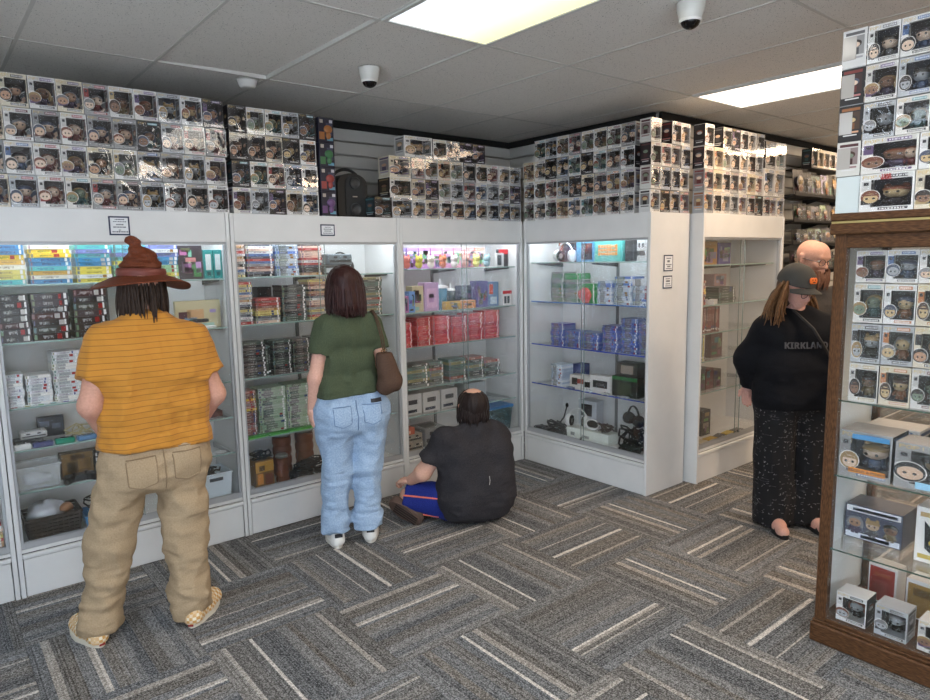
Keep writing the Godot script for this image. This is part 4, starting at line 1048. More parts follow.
		var fr := func(x0: float, y0: float, x1: float, y1: float) -> void:
			b.quad(Vector3(x0 - 0.5, y0, 0), Vector3(x1 - 0.5, y0, 0), Vector3(x1 - 0.5, y1, 0), Vector3(x0 - 0.5, y1, 0), uv.call(x0 * 128, (1 - y1) * CH, x1 * 128, (1 - y0) * CH))
		fr.call(0.0, 0.845, 1.0, 1.0)
		fr.call(0.0, 0.0, 1.0, 0.125)
		fr.call(0.0, 0.125, 0.215, 0.845)
		fr.call(0.962, 0.125, 1.0, 0.845)
		var cx := 26.0 / 128 - 0.5
		var cy := 1.0 - float(py) / CH
		for q in 14:
			var a0 := TAU * q / 14
			var a1 := TAU * (q + 1) / 14
			var p := [Vector2.ZERO, Vector2(cos(a0) * pr / 128, sin(a0) * ph / CH), Vector2(cos(a1) * pr / 128, sin(a1) * ph / CH)]
			var ks := []
			for e in p:
				var px: float = maxf(cx + e.x, -0.5)
				ks.append(b.vert(Vector3(px, cy + e.y, 0.012), Vector3.BACK, Vector2((ox + (px + 0.5) * 128) / A.x, (oy + (1 - cy - e.y) * CH) / A.y)))
			b.i.append_array([ks[0], ks[2], ks[1]])
		var side: Rect2 = uv.call(129, 1, 191, 175)
		var plain: Rect2 = uv.call(2, 1, 60, 3)
		b.quad(Vector3(-0.5, 0, -1), Vector3(-0.5, 0, 0), Vector3(-0.5, 1, 0), Vector3(-0.5, 1, -1), side)
		b.quad(Vector3(0.5, 0, 0), Vector3(0.5, 0, -1), Vector3(0.5, 1, -1), Vector3(0.5, 1, 0), side)
		b.quad(Vector3(-0.5, 1, 0), Vector3(0.5, 1, 0), Vector3(0.5, 1, -1), Vector3(-0.5, 1, -1), plain)
		b.quad(Vector3(-0.5, 0, -1), Vector3(0.5, 0, -1), Vector3(0.5, 0, 0), Vector3(-0.5, 0, 0), plain)
		b.quad(Vector3(0.5, 0, -1), Vector3(-0.5, 0, -1), Vector3(-0.5, 1, -1), Vector3(0.5, 1, -1), uv.call(34, 36, 118, 150))
		pop_carton.append(b.mesh())
		# the figure inside: big head on a small body
		var f := MB.new()
		var skin := lin(srgb(sk[0], sk[1], sk[2]).darkened(0.15))
		var hair := lin(srgb(hr[1][0], hr[1][1], hr[1][2]))
		var wear := lin(band.darkened(0.35))
		f.col = skin
		f.ball(Vector3(0.07, 0.52, -0.45), Vector3(0.25, 0.155, 0.30), 7, 10)
		f.col = hair
		match d % 4:
			0: f.ball(Vector3(0.07, 0.585, -0.50), Vector3(0.275, 0.125, 0.31), 6, 10)
			1:
				f.ball(Vector3(0.07, 0.57, -0.54), Vector3(0.285, 0.145, 0.30), 6, 10)
				f.ball(Vector3(-0.18, 0.46, -0.5), Vector3(0.07, 0.13, 0.16), 5, 8)
				f.ball(Vector3(0.32, 0.46, -0.5), Vector3(0.07, 0.13, 0.16), 5, 8)
			2:
				f.ball(Vector3(0.07, 0.60, -0.48), Vector3(0.28, 0.10, 0.33), 6, 10)
				f.ball(Vector3(-0.10, 0.70, -0.48), Vector3(0.07, 0.06, 0.10), 5, 8)
				f.ball(Vector3(0.24, 0.70, -0.48), Vector3(0.07, 0.06, 0.10), 5, 8)
			3: f.ball(Vector3(0.07, 0.60, -0.50), Vector3(0.30, 0.11, 0.34), 6, 10)
		f.col = Color(0.01, 0.01, 0.01)
		for s in [-1, 1]: f.ball(Vector3(0.07 + s * 0.10, 0.51, -0.17), Vector3(0.035, 0.030, 0.03), 5, 8)
		f.col = wear
		f.ball(Vector3(0.07, 0.30, -0.48), Vector3(0.15, 0.115, 0.19), 6, 8)
		for s in [-1, 1]:
			f.tube([Vector3(0.07 + s * 0.13, 0.36, -0.48), Vector3(0.07 + s * 0.2, 0.25, -0.36)], [0.05, 0.045], 6)
			f.tube([Vector3(0.07 + s * 0.07, 0.27, -0.48), Vector3(0.07 + s * 0.08, 0.14, -0.46)], [0.065, 0.07], 6)
		pop_figure.append(f.mesh())
	pop_mat = StandardMaterial3D.new()
	pop_mat.albedo_texture = ImageTexture.create_from_image(img)
	pop_mat.roughness = 0.45
	# clear sleeves: a slightly crumpled sheet in front
	for k in 5:
		var b := MB.new()
		var nz := FastNoiseLite.new()
		nz.seed = 60 + k
		nz.frequency = 0.9
		var amp: float = [0.003, 0.005, 0.010, 0.022, 0.040][k]
		for r in 9:
			for q in 7:
				var p := Vector2(q / 6.0 - 0.5, r / 8.0)
				var e := 0.01
				var hgt := func(u: float, w: float) -> float: return nz.get_noise_2d(u * 1.3, w) * amp
				var h0: float = hgt.call(p.x, p.y)
				var nx: float = (hgt.call(p.x + e, p.y) - h0) / e
				var ny: float = (hgt.call(p.x, p.y + e) - h0) / e
				b.vert(Vector3(p.x * 1.012, p.y * 1.004, 0.035 + h0), Vector3(-nx * 1.2, -ny, 1).normalized())
		for r in 8:
			for q in 6:
				var a := r * 7 + q
				b.i.append_array([a, a + 7, a + 1, a + 1, a + 7, a + 8])
		pop_pane.append(b.mesh())

var pop_count := 0
# one boxed figure; tf sits at the middle of the box's front foot and +z is the way its front faces
func pop(tf: Transform3D, w: float, h: float, d: float, design: int, where: String, group: String, sleeve := true, called := "boxed_figure") -> Node3D:
	var k := design % DESIGNS
	var wd: Array = pop_word[k]
	var o := thing(called, "%s box with %s title, %s-haired figure, %s" % [wd[0], wd[1], wd[2], where], "boxed figure", tf, group)
	var sc := Transform3D(Basis.from_scale(Vector3(w, h, d)), Vector3.ZERO)
	part(o, "carton", pop_carton[k], pop_mat, sc)
	part(o, "figure", pop_figure[k], vmat(0.4), sc)
	if sleeve: part(o, "clear_sleeve", pop_pane[[0, 1, 0, 2, 1, 0, 3, 1, 0, 4, 2][(k * 5 + pop_count * 3) % 11]], glass(0.02, Color.WHITE, 0.02), sc)
	pop_count += 1
	return o

# a wall of boxed figures: base point, direction along the row, widths, rows
func pop_rows(base: Vector3, turn: float, rows: Array, where: String, group: String, seed_: int) -> void:
	var r := RandomNumberGenerator.new()
	r.seed = seed_
	for k in rows.size():
		var e: Dictionary = rows[k]
		var x: float = e.x
		for q in int(e.n):
			var w: float = e.get("w", 0.1165)
			var h: float = e.h
			if e.has("gap") and q in e.gap:
				x += w
				continue
			var tf := Transform3D(Basis(Vector3.UP, turn), base) * at(x + w / 2, e.y, r.randf_range(-0.008, 0.0), r.randf_range(-0.02, 0.02))
			pop(tf, w - 0.003, h * r.randf_range(0.985, 1.0) - 0.002, 0.088, r.randi_range(0, DESIGNS - 1), "%s row up, %s along, %s" % [ORD[k + 1], ORD[q + 1], where], group)
			x += w

# ---------------------------------------------------------------- other goods
func product_box(tf: Transform3D, s: Vector3, base: Color, art: Array, called: String, label: String, category := "box", group := "") -> Node3D:
	var o := thing(called, label, category, tf, group)
	part(o, "carton", MB.new().cbox(Vector3(0, s.y / 2, -s.z / 2), s, 0.0015).mesh(), mat(base, 0.45))
	if art:
		var p := MB.new()
		for a in art:      # [x, y, w, h, colour] in fractions of the front
			p.col = lin(a[4])
			p.box(Vector3((a[0] + a[2] / 2 - 0.5) * s.x, (a[1] + a[3] / 2) * s.y, 0.0004), Vector3(a[2] * s.x, a[3] * s.y, 0.0014))
		part(o, "print", p.mesh(), vmat(0.4))
	return o

func random_art(seed_: int, n := 7) -> Array:
	var r := RandomNumberGenerator.new()
	r.seed = seed_
	var a := []
	for k in n:
		var w := r.randf_range(0.12, 0.5)
		var h := r.randf_range(0.08, 0.35)
		a.append([r.randf_range(0.04, 0.94 - w), r.randf_range(0.05, 0.93 - h), w, h, Color.from_hsv(r.randf(), r.randf_range(0.15, 0.5), r.randf_range(0.25, 0.8))])
	return a

func tub(tf: Transform3D, w: float, h: float, d: float, m: Material, called: String, label: String, rim_mat: Material = null, handle := false) -> Node3D:
	var o := thing(called, label, "storage bin", tf)
	var b := MB.new()
	var q := func(y: float, k: float) -> Array: return [Vector3(-w / 2 * k, y, d / 2 * k), Vector3(w / 2 * k, y, d / 2 * k), Vector3(w / 2 * k, y, -d / 2 * k), Vector3(-w / 2 * k, y, -d / 2 * k)]
	var lo: Array = q.call(0.002, 0.88)
	var hi: Array = q.call(h, 1.0)
	var li: Array = q.call(0.006, 0.86)
	var hin: Array = q.call(h, 0.975)
	for k in 4:
		var e := (k + 1) % 4
		b.quad(lo[k], lo[e], hi[e], hi[k])
		b.quad(li[e], li[k], hin[k], hin[e])
	b.quad(li[0], li[1], li[2], li[3])
	b.quad(lo[3], lo[2], lo[1], lo[0])
	part(o, "tub", b.mesh(), m)
	var r := MB.new()
	for s in [-1.0, 1.0]:
		r.cbox(Vector3(0, h, s * d / 2), Vector3(w + 0.012, 0.010, 0.010), 0.003)
		r.cbox(Vector3(s * w / 2, h, 0), Vector3(0.010, 0.010, d + 0.010), 0.003)
	part(o, "rim", r.mesh(), rim_mat if rim_mat else m)
	if handle:
		part(o, "hand_slot", MB.new().cbox(Vector3(0, h * 0.80, d / 2 * 0.985), Vector3(w * 0.42, h * 0.13, 0.004), 0.001).mesh(), mat(srgb(70, 80, 88), 0.6))
	return o

func crumpled(called: String, label: String, tf: Transform3D, s: Vector3, c: Color, seed_: int, rough := 0.15, category := "bag") -> void:
	var b := MB.new().ball(Vector3(0, s.y * 0.5, 0), s * 0.5, 10, 14)
	var f := FastNoiseLite.new()
	f.seed = seed_
	f.frequency = 14.0
	for k in b.v.size():
		var p := b.v[k]
		b.v[k] = Vector3(0, s.y * 0.5, 0) + (p - Vector3(0, s.y * 0.5, 0)) * (1.0 + 0.45 * f.get_noise_3dv(p))
		b.v[k].y = maxf(b.v[k].y, 0.001)
	var st := SurfaceTool.new()
	st.create_from(b.mesh(), 0)
	st.generate_normals()
	solo(called, label, category, st.commit(), mat(c, rough), tf)

func cable(called: String, label: String, tf: Transform3D, s: Vector3, c: Color, seed_: int, loops := 5, rad := 0.0035) -> void:
	var r := RandomNumberGenerator.new()
	r.seed = seed_
	var p := []
	for k in loops * 10:
		var a := TAU * k / 10.0
		var e := 0.55 + 0.45 * sin(k * 0.37 + seed_)
		p.append(Vector3(cos(a) * s.x * 0.5 * e + r.randf_range(-0.006, 0.006), rad + s.y * (0.5 + 0.5 * sin(k * 0.53 + seed_ * 1.7)) * r.randf_range(0.6, 1.0), sin(a) * s.z * 0.5 * e))
	solo(called, label, "cable", MB.new().tube(p, [rad], 6).mesh(), mat(c, 0.5), tf)

func controller(tf: Transform3D, c: Color, label: String, k := 1.0) -> void:
	var o := thing("game_controller", label, "controller", tf, "loose game controllers")
	var q := PackedVector2Array()
	for e in [[-0.045, 0.03], [0.045, 0.03], [0.068, 0.02], [0.080, -0.015], [0.078, -0.052], [0.062, -0.060], [0.046, -0.032], [0.028, -0.020], [-0.028, -0.020], [-0.046, -0.032], [-0.062, -0.060], [-0.078, -0.052], [-0.080, -0.015], [-0.068, 0.02]]:
		q.append(Vector2(e[0], e[1]) * k)
	part(o, "shell", MB.new().prism(q, 0.0, 0.034 * k).mesh(), mat(c, 0.45), Transform3D(Basis(Vector3.RIGHT, -PI / 2), Vector3.ZERO))
	for s in [-1.0, 1.0]:
		part(o, "thumbstick", MB.new().lathe([Vector2(0.005, 0), Vector2(0.005, 0.008), Vector2(0.010, 0.010), Vector2(0.010, 0.013), Vector2(0, 0.012)], 12).mesh(), mat(srgb(30, 30, 32), 0.6), Transform3D(Basis.from_scale(Vector3.ONE * k), Vector3(s * 0.028, 0.034, 0.010) * k))
		part(o, "button", MB.new().lathe([Vector2(0.006, 0), Vector2(0.006, 0.003), Vector2(0, 0.0035)], 10).mesh(), mat(srgb(90, 90, 96), 0.4), Transform3D(Basis.from_scale(Vector3.ONE * k), Vector3(s * 0.052, 0.034, -0.010) * k))

func headset(tf: Transform3D, c: Color, label: String) -> void:
	var o := thing("headset", label, "headset", tf)
	var arc := []
	for k in 13:
		var a := PI * k / 12.0
		arc.append(Vector3(cos(a) * 0.078, 0.045 + sin(a) * 0.10, 0))
	part(o, "headband", MB.new().tube(arc, [0.009], 8, true, 0.6).mesh(), mat(c, 0.4))
	for s in [-1.0, 1.0]:
		part(o, "ear_cup", MB.new().lathe([Vector2(0, -0.018), Vector2(0.038, -0.018), Vector2(0.045, -0.008), Vector2(0.045, 0.008), Vector2(0.038, 0.018), Vector2(0, 0.018)], 18).mesh(), mat(c, 0.4), Transform3D(Basis(Vector3.BACK, PI / 2), Vector3(s * 0.072, 0.046, 0)))
		part(o, "ear_pad", MB.new().lathe([Vector2(0.020, -0.008), Vector2(0.040, -0.010), Vector2(0.042, 0.0), Vector2(0.036, 0.010), Vector2(0.020, 0.008)], 18).mesh(), mat(srgb(24, 24, 26), 0.8), Transform3D(Basis(Vector3.BACK, PI / 2), Vector3(s * 0.050, 0.046, 0)))

func handheld(tf: Transform3D, c: Color, label: String, w := 0.15, h := 0.03, d := 0.085) -> void:
	var o := thing("handheld_console", label, "game console", tf)
	part(o, "body", MB.new().cbox(Vector3(0, h / 2, 0), Vector3(w, h, d), 0.006).mesh(), mat(c, 0.4))
	part(o, "screen", MB.new().cbox(Vector3(0, h + 0.0006, -d * 0.08), Vector3(w * 0.46, 0.002, d * 0.6), 0.0006).mesh(), mat(srgb(26, 30, 36), 0.12))
	for s in [-1.0, 1.0]:
		part(o, "button", MB.new().lathe([Vector2(0.007, 0), Vector2(0.007, 0.003), Vector2(0, 0.0036)], 10).mesh(), mat(srgb(60, 60, 66), 0.4), at(s * w * 0.37, h, 0.0))

func console(tf: Transform3D, s: Vector3, c: Color, label: String) -> void:
	var o := thing("game_console", label, "game console", tf)
	part(o, "casing", MB.new().cbox(Vector3(0, s.y / 2, -s.z / 2), s, 0.006).mesh(), mat(c, 0.45))
	part(o, "front_strip", MB.new().cbox(Vector3(0, s.y * 0.36, 0.0004), Vector3(s.x * 0.86, s.y * 0.22, 0.002), 0.0005).mesh(), mat(c.darkened(0.6), 0.4))
	part(o, "top_vent", MB.new().cbox(Vector3(0, s.y + 0.001, -s.z * 0.5), Vector3(s.x * 0.6, 0.003, s.z * 0.5), 0.001).mesh(), mat(c.darkened(0.25), 0.5))
	for k in 2:
		part(o, "port", MB.new().cbox(Vector3((k - 0.5) * s.x * 0.4, s.y * 0.72, 0.0006), Vector3(s.x * 0.14, s.y * 0.2, 0.002), 0.0004).mesh(), mat(srgb(30, 30, 32), 0.5))

func canister(tf: Transform3D, r: float, h: float, label: String) -> void:
	var o := thing("wooden_canister", label, "canister", tf, "ringed wooden canisters")
	var pr := [Vector2(0, 0)]
	var n := 4
	for k in n:
		var y := h * k / n
		var q := h / n
		pr.append_array([Vector2(r * 0.90, y), Vector2(r, y + q * 0.25), Vector2(r, y + q * 0.7), Vector2(r * 0.90, y + q * 0.98)])
	pr.append(Vector2(0, h * 0.995))
	part(o, "staves", MB.new().lathe(pr, 22).mesh(), wood_red)
	part(o, "lid", MB.new().lathe([Vector2(0, h), Vector2(r * 0.96, h), Vector2(r * 0.96, h + 0.012), Vector2(r * 0.86, h + 0.018), Vector2(0, h + 0.018)], 22).mesh(), mat(srgb(130, 128, 120), 0.5))

func tumbler(tf: Transform3D, c: Color, label: String, h := 0.2, r := 0.042) -> void:
	var o := thing("drink_tumbler", label, "tumbler", tf)
	part(o, "cup", MB.new().lathe([Vector2(0, 0.0), Vector2(r * 0.78, 0.0), Vector2(r * 0.82, 0.006), Vector2(r, h * 0.8), Vector2(0, h * 0.8)], 18).mesh(), mat(c, 0.25))
	part(o, "lid", MB.new().lathe([Vector2(r * 1.05, h * 0.79), Vector2(r * 1.05, h * 0.85), Vector2(r * 0.6, h * 0.90), Vector2(0, h * 0.90)], 18).mesh(), mat(srgb(225, 226, 224), 0.3))
	part(o, "spout", MB.new().tube([Vector3(0, h * 0.88, 0), Vector3(0, h * 1.12, 0)], [0.010, 0.008], 10).mesh(), mat(srgb(225, 226, 224), 0.3))

func plush(tf: Transform3D, c: Color, label: String, k := 1.0) -> void:
	var o := thing("plush_toy", label, "plush toy", tf, "small plush toys")
	var m := mat(c, 0.95)
	part(o, "body", MB.new().ball(Vector3(0, 0.032, 0) * k, Vector3(0.030, 0.030, 0.026) * k, 8, 10).mesh(), m)
	var hd := part(o, "head", MB.new().ball(Vector3(0, 0.070, 0.004) * k, Vector3(0.032, 0.028, 0.028) * k, 8, 10).mesh(), m)
	for s in [-1.0, 1.0]:
		part(hd, "ear", MB.new().ball(Vector3(s * 0.022, 0.096, 0) * k, Vector3(0.010, 0.014, 0.007) * k, 6, 8).mesh(), m)
		part(hd, "eye", MB.new().ball(Vector3(s * 0.011, 0.074, 0.030) * k, Vector3(0.004, 0.005, 0.003) * k, 5, 6).mesh(), mat(srgb(14, 14, 16), 0.2))

func speaker() -> void:
	var o := thing("party_speaker", "tall black rounded party speaker standing on top of the cabinet", "speaker", at(-1.452, 1.936, -0.12))
	var q := PackedVector2Array([Vector2(-0.098, 0.0), Vector2(0.098, 0.0), Vector2(0.112, 0.02), Vector2(0.112, 0.215)])
	for k in range(1, 12):
		var a := PI * k / 12.0
		q.append(Vector2(cos(a) * 0.112, 0.215 + sin(a) * 0.075))
	q.append_array([Vector2(-0.112, 0.215), Vector2(-0.112, 0.02)])
	part(o, "cabinet_shell", MB.new().prism(q, -0.17, 0.0).mesh(), mat(srgb(19, 22, 24), 0.5))
	var inset := PackedVector2Array()
	for p in q: inset.append(Vector2(p.x * 0.62 + 0.012, 0.02 + p.y * 0.90))
	part(o, "grille", MB.new().prism(inset, 0.0, 0.006).mesh(), mat(srgb(28, 31, 33), 0.65))
	for y in [0.225, 0.055]:
		part(o, "driver", MB.new().lathe([Vector2(0.040, 0), Vector2(0.040, 0.010), Vector2(0.034, 0.012), Vector2(0.026, 0.004), Vector2(0.010, 0.002), Vector2(0, 0.004)], 24, Vector3.ZERO, Basis(Vector3.RIGHT, PI / 2)).mesh(), mat(srgb(46, 48, 50), 0.4), at(0.012, y, 0.006))
	var arc := []
	for k in 11:
		var a := PI * (0.14 + 0.72 * k / 10.0)
		arc.append(Vector3(cos(a) * 0.098, 0.252 + sin(a) * 0.070, -0.085))
	part(o, "handle", MB.new().tube(arc, [0.010], 8).mesh(), mat(srgb(16, 18, 20), 0.5))
	part(o, "badge", MB.new().cbox(Vector3(0.012, 0.138, 0.007), Vector3(0.036, 0.007, 0.002), 0.0005).mesh(), mat(srgb(150, 152, 154), 0.3, 0.8))

var wood: StandardMaterial3D
var wood_red: StandardMaterial3D
func wood_materials() -> void:
	wood = cloth(srgb(52, 34, 22), srgb(112, 78, 50), 5.0, 0.03, 0.10, 0.42, 3, Vector3(6.0, 6.0, 0.7))
	wood_red = cloth(srgb(80, 42, 24), srgb(142, 84, 50), 8.0, 0.03, 0.05, 0.4, 4, Vector3(1, 4, 1))

# ---------------------------------------------------------------- oak showcase at the picture's edge
func oak_case() -> void:
	var z0 := 2.706
	var z1 := 4.35
	var zc := (z0 + z1) / 2
	var L := z1 - z0
	var x0 := -0.939
	var x1 := -0.43
	var xc := (x0 + x1) / 2
	var D := x1 - x0
	var o := thing("oak_showcase", "brown oak showcase with glass sides, full of boxed figures", "display case", at(0, 0, 0))
	var up := wood.duplicate()
	up.uv1_scale = Vector3(30, 3.5, 30)
	part(o, "base_moulding", MB.new().cbox(Vector3(xc, 0.043, zc), Vector3(D, 0.086, L), 0.006).mesh(), wood)
	part(o, "base_cap", MB.new().cbox(Vector3(xc + 0.005, 0.0925, zc), Vector3(D - 0.012, 0.011, L - 0.012), 0.003).mesh(), wood)
	for x in [x0 + 0.036, x1 - 0.036]:
		for z in [z0 + 0.034, z1 - 0.034]:
			part(o, "post", MB.new().cbox(Vector3(x, 0.91, z), Vector3(0.044, 1.622, 0.044), 0.004).mesh(), up)
	part(o, "rear_post", MB.new().cbox(Vector3(x1 - 0.036, 0.91, z0 + 0.40), Vector3(0.03, 1.622, 0.04), 0.004).mesh(), up)
	for x in [x0 + 0.036, x1 - 0.036]:
		part(o, "top_rail", MB.new().cbox(Vector3(x, 1.692, zc), Vector3(0.040, 0.054, L - 0.112), 0.003).mesh(), wood)
		part(o, "bottom_rail", MB.new().cbox(Vector3(x, 0.106, zc), Vector3(0.034, 0.016, L - 0.112), 0.003).mesh(), wood)
	part(o, "cornice", MB.new().cbox(Vector3(xc, 1.740, zc), Vector3(D + 0.006, 0.043, L + 0.006), 0.005).mesh(), wood)
	part(o, "brass_strip", MB.new().cbox(Vector3(xc, 1.7655, zc), Vector3(D - 0.002, 0.009, L - 0.002), 0.001).mesh(), mat(srgb(206, 190, 130), 0.3, 0.7))
	part(o, "cornice", MB.new().cbox(Vector3(xc, 1.785, zc), Vector3(D + 0.006, 0.030, L + 0.006), 0.005).mesh(), wood)
	part(o, "deck", MB.new().cbox(Vector3(xc, 0.104, zc), Vector3(D - 0.09, 0.012, L - 0.06), 0.001).mesh(), wood)
	# far end glass: its pale reflection is painted as an opaque board
	part(o, "painted_end_glass", MB.new().box(Vector3(xc, 0.90, z0 + 0.030), Vector3(D - 0.117, 1.568, 0.006)).mesh(), mat(srgb(220, 228, 228), 0.35))
	for x in [x0 + 0.022, x1 - 0.022]:
		part(o, "glass_pane", MB.new().box(Vector3(x, 0.89, zc), Vector3(0.005, 1.55, L - 0.115)).mesh(), glass(0.010, Color(0.86, 0.95, 0.92), 0.0))
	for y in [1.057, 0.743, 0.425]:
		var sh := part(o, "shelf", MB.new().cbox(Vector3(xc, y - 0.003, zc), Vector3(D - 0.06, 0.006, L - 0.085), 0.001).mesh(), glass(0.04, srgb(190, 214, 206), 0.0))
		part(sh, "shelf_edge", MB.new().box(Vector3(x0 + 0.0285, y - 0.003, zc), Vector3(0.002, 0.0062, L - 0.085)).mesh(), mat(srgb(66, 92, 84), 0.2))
	# rows of boxes behind the upper glass
	var gr := "boxed figures inside the oak showcase"
	var rows := []
	for k in 4: rows.append({"x": 2.786, "y": 1.0572 + [0.0, 0.158, 0.316, 0.474][k], "n": 6, "w": 0.109, "h": 0.156 if k < 3 else 0.125})
	pop_rows(Vector3(x0 + 0.048, 0, 0), -PI / 2, rows, "upper oak showcase shelf", gr, 21)
	# larger boxes on the lower shelves
	var tf := Transform3D(Basis(Vector3.UP, -PI / 2), Vector3(x0 + 0.052, 0.7432, 2.862))
	var hp := pop(tf, 0.192, 0.190, 0.17, 10, "double-wide, middle glass shelf of oak showcase", gr, true, "boxed_figure_pair")
	part(hp, "name_strip", MB.new().cbox(Vector3(0.012, 0.030, 0.006), Vector3(0.135, 0.020, 0.002), 0.0005).mesh(), mat(srgb(232, 150, 60), 0.5))
	part(hp, "lettering", text_mesh("HERCULES & PEGASUS", 0.0105), mat(srgb(60, 40, 50), 0.5), at(0.012, 0.030, 0.0075))
	part(hp, "title_band", MB.new().cbox(Vector3(0.02, 0.170, 0.006), Vector3(0.135, 0.020, 0.002), 0.0005).mesh(), mat(srgb(70, 140, 190), 0.5))
	var tw := pop(tf * at(0.232, 0, 0), 0.25, 0.178, 0.15, 7, "green-vehicle picture, middle glass shelf of oak showcase", gr, true, "boxed_figure_set")
	var car := MB.new()
	car.ball(Vector3(0.05, 0.060, -0.04), Vector3(0.060, 0.026, 0.03), 8, 12)
	car.ball(Vector3(0.075, 0.080, -0.04), Vector3(0.026, 0.024, 0.024), 8, 10)
	part(tw, "toy_vehicle", car.mesh(), mat(srgb(86, 176, 70), 0.35))
	part(tw, "name_strip", MB.new().cbox(Vector3(0.03, 0.022, 0.006), Vector3(0.16, 0.026, 0.002), 0.0005).mesh(), mat(srgb(150, 200, 226), 0.5))
	pop(tf * at(0.03, 0, -0.185), 0.20, 0.185, 0.15, 3, "behind the double-wide box, middle glass shelf of showcase", gr, true)
	pop(tf * at(0.26, 0, -0.185), 0.20, 0.18, 0.15, 12, "behind the green-vehicle box, middle glass shelf of showcase", gr, true)
	# third shelf: three-figure pack and a white box with a cat face
	var t3 := Transform3D(Basis(Vector3.UP, -PI / 2 + 0.0), Vector3(-0.735, 0.4265, 2.856))
	var p3 := product_box(t3, Vector3(0.22, 0.148, 0.16), srgb(70, 74, 92), [[0.03, 0.80, 0.94, 0.17, srgb(226, 228, 232)], [0.14, 0.83, 0.78, 0.09, srgb(96, 130, 196)], [0.03, 0.03, 0.94, 0.16, srgb(214, 220, 230)], [0.3, 0.05, 0.5, 0.1, srgb(60, 96, 170)]], "three_figure_pack", "wide clear pack of three dark-haired figures on lower glass shelf", "boxed figure", gr)
	for k in 3:
		part(p3, "figure", pop_figure[[5, 14, 8][k]], vmat(0.4), Transform3D(Basis.from_scale(Vector3(0.105, 0.13, 0.02)), Vector3(-0.075 + k * 0.068, 0.006, 0.012)))
	var cat := product_box(t3 * at(0.255, 0, 0.05), Vector3(0.17, 0.225, 0.12), srgb(232, 230, 224), [[0.08, 0.83, 0.5, 0.08, srgb(190, 160, 110)], [0.07, 0.07, 0.3, 0.08, srgb(200, 176, 90)]], "cat_picture_box", "white box printed with a black cat face, lower glass shelf", "boxed figure", gr)
	var face := MB.new().prism(PackedVector2Array([Vector2(-0.05, 0.06), Vector2(-0.055, 0.17), Vector2(-0.02, 0.13), Vector2(0.03, 0.13), Vector2(0.065, 0.17), Vector2(0.06, 0.06), Vector2(0.03, 0.035), Vector2(-0.02, 0.035)]), 0.0005, 0.003)
	part(cat, "cat_face", face.mesh(), mat(srgb(24, 24, 28), 0.5))
	for s in [-1.0, 1.0]: part(cat, "eye_print", MB.new().ball(Vector3(0.005 + s * 0.03, 0.085, 0.003), Vector3(0.013, 0.011, 0.002), 6, 10).mesh(), mat(srgb(226, 196, 70), 0.4))
	# on the deck
	var t4 := Transform3D(Basis(Vector3.UP, -PI / 2), Vector3(x0 + 0.058, 0.1102, 2.845))
	pop(t4, 0.115, 0.125, 0.10, 13, "on showcase floor by the corner post", gr, false)
	pop(t4 * at(0.147, 0, 0), 0.115, 0.127, 0.10, 20, "on showcase floor, middle of three in front", gr, false)
	pop(t4 * at(0.30, 0, 0.004), 0.115, 0.125, 0.10, 29, "on showcase floor, nearest to the camera", gr, false)
	product_box(Transform3D(Basis(Vector3.UP, -PI / 2 - 0.1), Vector3(-0.60, 0.1102, 2.862)), Vector3(0.115, 0.17, 0.09), srgb(206, 206, 204), [[0.06, 0.04, 0.88, 0.90, srgb(150, 40, 30)], [0.2, 0.7, 0.6, 0.1, srgb(196, 120, 60)], [0.2, 0.2, 0.5, 0.4, srgb(180, 66, 50)]], "boxed_figure", "white box with dark red picture at the back of showcase floor", "boxed figure", gr)
	product_box(Transform3D(Basis(Vector3.UP, -PI / 2 - 0.06), Vector3(-0.64, 0.1102, 3.035)), Vector3(0.14, 0.17, 0.10), srgb(206, 206, 204), [[0.06, 0.04, 0.88, 0.86, srgb(150, 116, 56)], [0.2, 0.6, 0.6, 0.2, srgb(90, 64, 30)]], "boxed_figure", "white box with gold-brown picture at the back of showcase floor", "boxed figure", gr)
	# stacked on the cornice: boxes turned sideways at the end, fronts along the side
	var g2 := "boxed figures stacked on the oak showcase"
	var ys := [1.8002, 1.941, 2.071, 2.205, 2.343]
	var hs := [0.139, 0.128, 0.132, 0.136, 0.137]
	for k in range(1, 5):
		var e := pop(Transform3D(Basis(Vector3.UP, PI), Vector3(x0 + 0.062, ys[k], 2.712)), 0.112, hs[k], 0.085, [6, 11, 23, 31, 38][k], "side-on end box, %s level atop oak showcase" % ORD[k + 1], g2, false)
		part(e, "side_window", MB.new().box(Vector3(0.0566, hs[k] * 0.52, -0.026), Vector3(0.0012, hs[k] * 0.62, 0.046)).mesh(), mat(srgb(170, 166, 160), 0.1), Transform3D(), "clear side window")
	product_box(Transform3D(Basis(Vector3.UP, -PI / 2), Vector3(x0 + 0.010, 1.8002, 2.757)), Vector3(0.086, 0.139, 0.10), srgb(196, 206, 206), [], "white_carton", "plain pale carton at the end of the showcase top", "box")
	var sw := pop(Transform3D(Basis(Vector3.UP, -PI / 2), Vector3(x0 + 0.006, ys[0], 2.893)), 0.182, hs[0], 0.14, 2, "wide, lowest on showcase top", g2, true, "boxed_figure_set")
	part(sw, "lettering", text_mesh("STAR", 0.010), mat(srgb(170, 40, 40), 0.5), at(0.0, 0.130, 0.008))
	part(sw, "lettering", text_mesh("WARS", 0.010), mat(srgb(170, 40, 40), 0.5), at(0.0, 0.120, 0.008))
	pop(Transform3D(Basis(Vector3.UP, -PI / 2), Vector3(x0 + 0.006, ys[0], 3.052)), 0.13, hs[0], 0.10, 8, "blue-picture box, lowest on showcase top", g2, true)
	var dp := pop(Transform3D(Basis(Vector3.UP, -PI / 2), Vector3(x0 + 0.006, ys[1], 2.895)), 0.188, hs[1], 0.09, 36, "two-figure pack, second level atop oak showcase", g2, true, "boxed_figure_pair")
